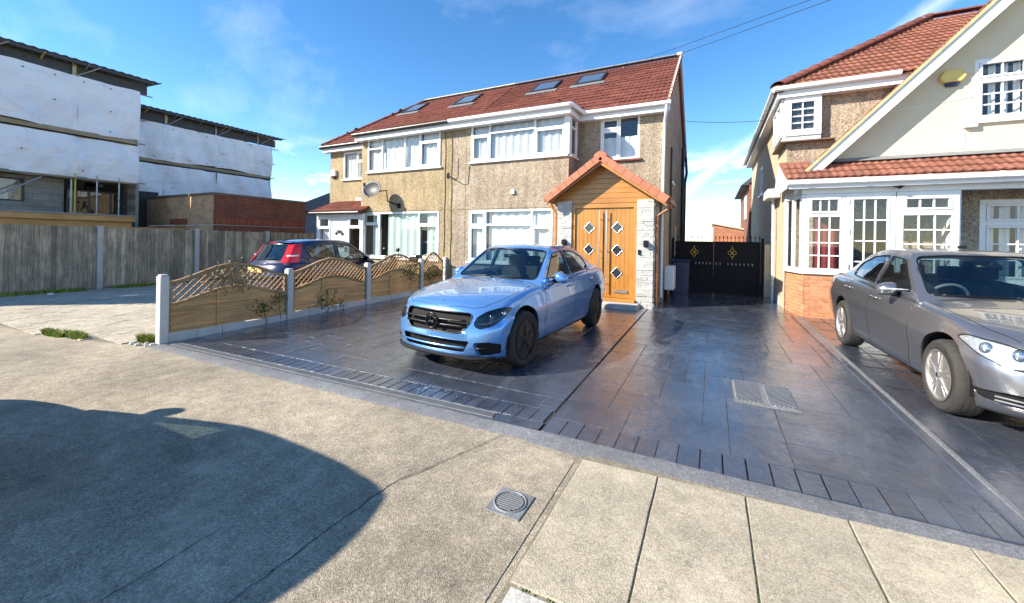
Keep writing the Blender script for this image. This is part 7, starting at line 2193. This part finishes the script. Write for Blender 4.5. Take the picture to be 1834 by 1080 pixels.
# ------------------------------------------------------------------ motor scooter behind the fence
sc_ = thing('motor_scooter', 'dark scooter with one round mirror showing above the lattice fence', 'scooter', (-8.05, 8.75, .014))
bx, by = -8.05, 8.75
for y in (by - .62, by + .62):
    m = MB(); m.lathe([(.14, -.05), (.215, -.055), (.245, -.03), (.245, .03), (.215, .055), (.14, .05)], (bx, y, .26), 'x', 24, closed=True); wl_ = m.build('wheel', 'rubber', sc_, smooth=40)
    m = MB(); m.lathe([(.0001, -.03), (.14, -.025), (.14, .025), (.0001, .03)], (bx, y, .26), 'x', 20); m.build('rim', 'alloy', wl_, smooth=40)
m = MB(); m.prism([(bx - .14, by - .15, .25), (bx - .14, by + .60, .40), (bx - .14, by + .72, .72), (bx - .14, by + .10, .74), (bx - .14, by - .05, .42), (bx - .14, by - .35, .32), (bx - .14, by - .38, .26)], (.28, 0, 0)); m.build('body_shell', 'trim_black', sc_, bevel=.04)
m = MB(); m.prism([(bx - .13, by + .06, .74), (bx - .13, by + .70, .74), (bx - .13, by + .74, .86), (bx - .13, by + .40, .84), (bx - .13, by + .08, .80)], (.26, 0, 0)); m.build('seat', 'seat', sc_, bevel=.04)
m = MB(); m.prism([(bx - .17, by - .40, .40), (bx - .17, by - .32, .40), (bx - .14, by - .20, 1.0), (bx - .14, by - .36, 1.08)], (.34, 0, 0)); m.build('leg_shield', 'trim_black', sc_, bevel=.04)
m = MB(); m.prism([(bx - .13, by - .44, .90), (bx - .13, by - .22, .92), (bx - .13, by - .22, 1.10), (bx - .13, by - .38, 1.14)], (.26, 0, 0)); m.build('headset', 'dish_grey', sc_, bevel=.05)
m = MB(); m.tube([(bx - .34, by - .20, 1.08), (bx - .1, by - .28, 1.05), (bx + .1, by - .28, 1.05), (bx + .34, by - .20, 1.08)], .018, 8); m.build('handlebar', 'trim_black', sc_, smooth=True)
for sg in (-1, 1):
    m = MB(); m.tube([(bx + sg * .22, by - .24, 1.07), (bx + sg * .26, by - .28, 1.18), (bx + sg * .25, by - .30, 1.24)], .008, 6); ms_ = m.build('mirror_stem', 'trim_black', sc_)
    m = MB(); m.lathe([(.0001, -.03), (.04, -.025), (.062, -.005), (.06, .012), (.0001, .012)], (bx + sg * .25, by - .30, 1.29), 'y', 18); m.build('mirror', 'trim_black', ms_, smooth=40)
m = MB(); m.prism([(bx - .15, by + .62, .88), (bx + .15, by + .62, .88), (bx + .15, by + .92, .88), (bx - .15, by + .92, .88)], (0, 0, .24)); m.build('top_box', 'trim_black', sc_, bevel=.05)

# ------------------------------------------------------------------ overhead wires and their pole
pl_ = thing('telegraph_pole', 'timber telegraph pole across the road, out of view, carrying the overhead wires', 'pole', (12.7, 3.2, 0))
m = MB(); m.tube([(12.7, 3.2, -.1), (12.7, 3.2, 6.5)], [.15, .10], 14); m.build('shaft', 'board_old', pl_, smooth=35)
m = MB(); m.box(12.64, 12.76, 2.5, 4.8, 5.62, 5.72); m.box(12.64, 12.76, 4.66, 4.74, 5.722, 6.22); m.build('crossarm', 'board_old', pl_)
def wire(a, b, sag, lab):
    a, b = Vector(a), Vector(b); pts = []
    for i in range(25):
        t = i / 24; p = a.lerp(b, t); p.z -= sag * 4 * t * (1 - t); pts.append(p)
    m = MB(); m.tube(pts, .0075, 5); tag(m.build('overhead_wire', 'cable'), lab, 'wire', 'overhead wires')
wire((XR + .08, YR, ZR + .08), (12.7, 3.6, 5.72), .0, 'overhead wire running from the tip of the gable to the upper right')
m = MB(); m.tube([(-3.06, 15.09, 6.6), (-3.06, 15.09, 8.18)], .022, 8); m.build('wire_mast', 'scaffold_tube', hr)
wire((-3.06, 15.09, 8.16), (12.7, 4.70, 6.20), .0, 'overhead wire rising from behind the ridge, left of the other one')
wire((XR + .05, 15.4, 6.0), (ex + .1, 12.6, 4.95), .06, 'short wire crossing the gap between the two houses below the eaves')
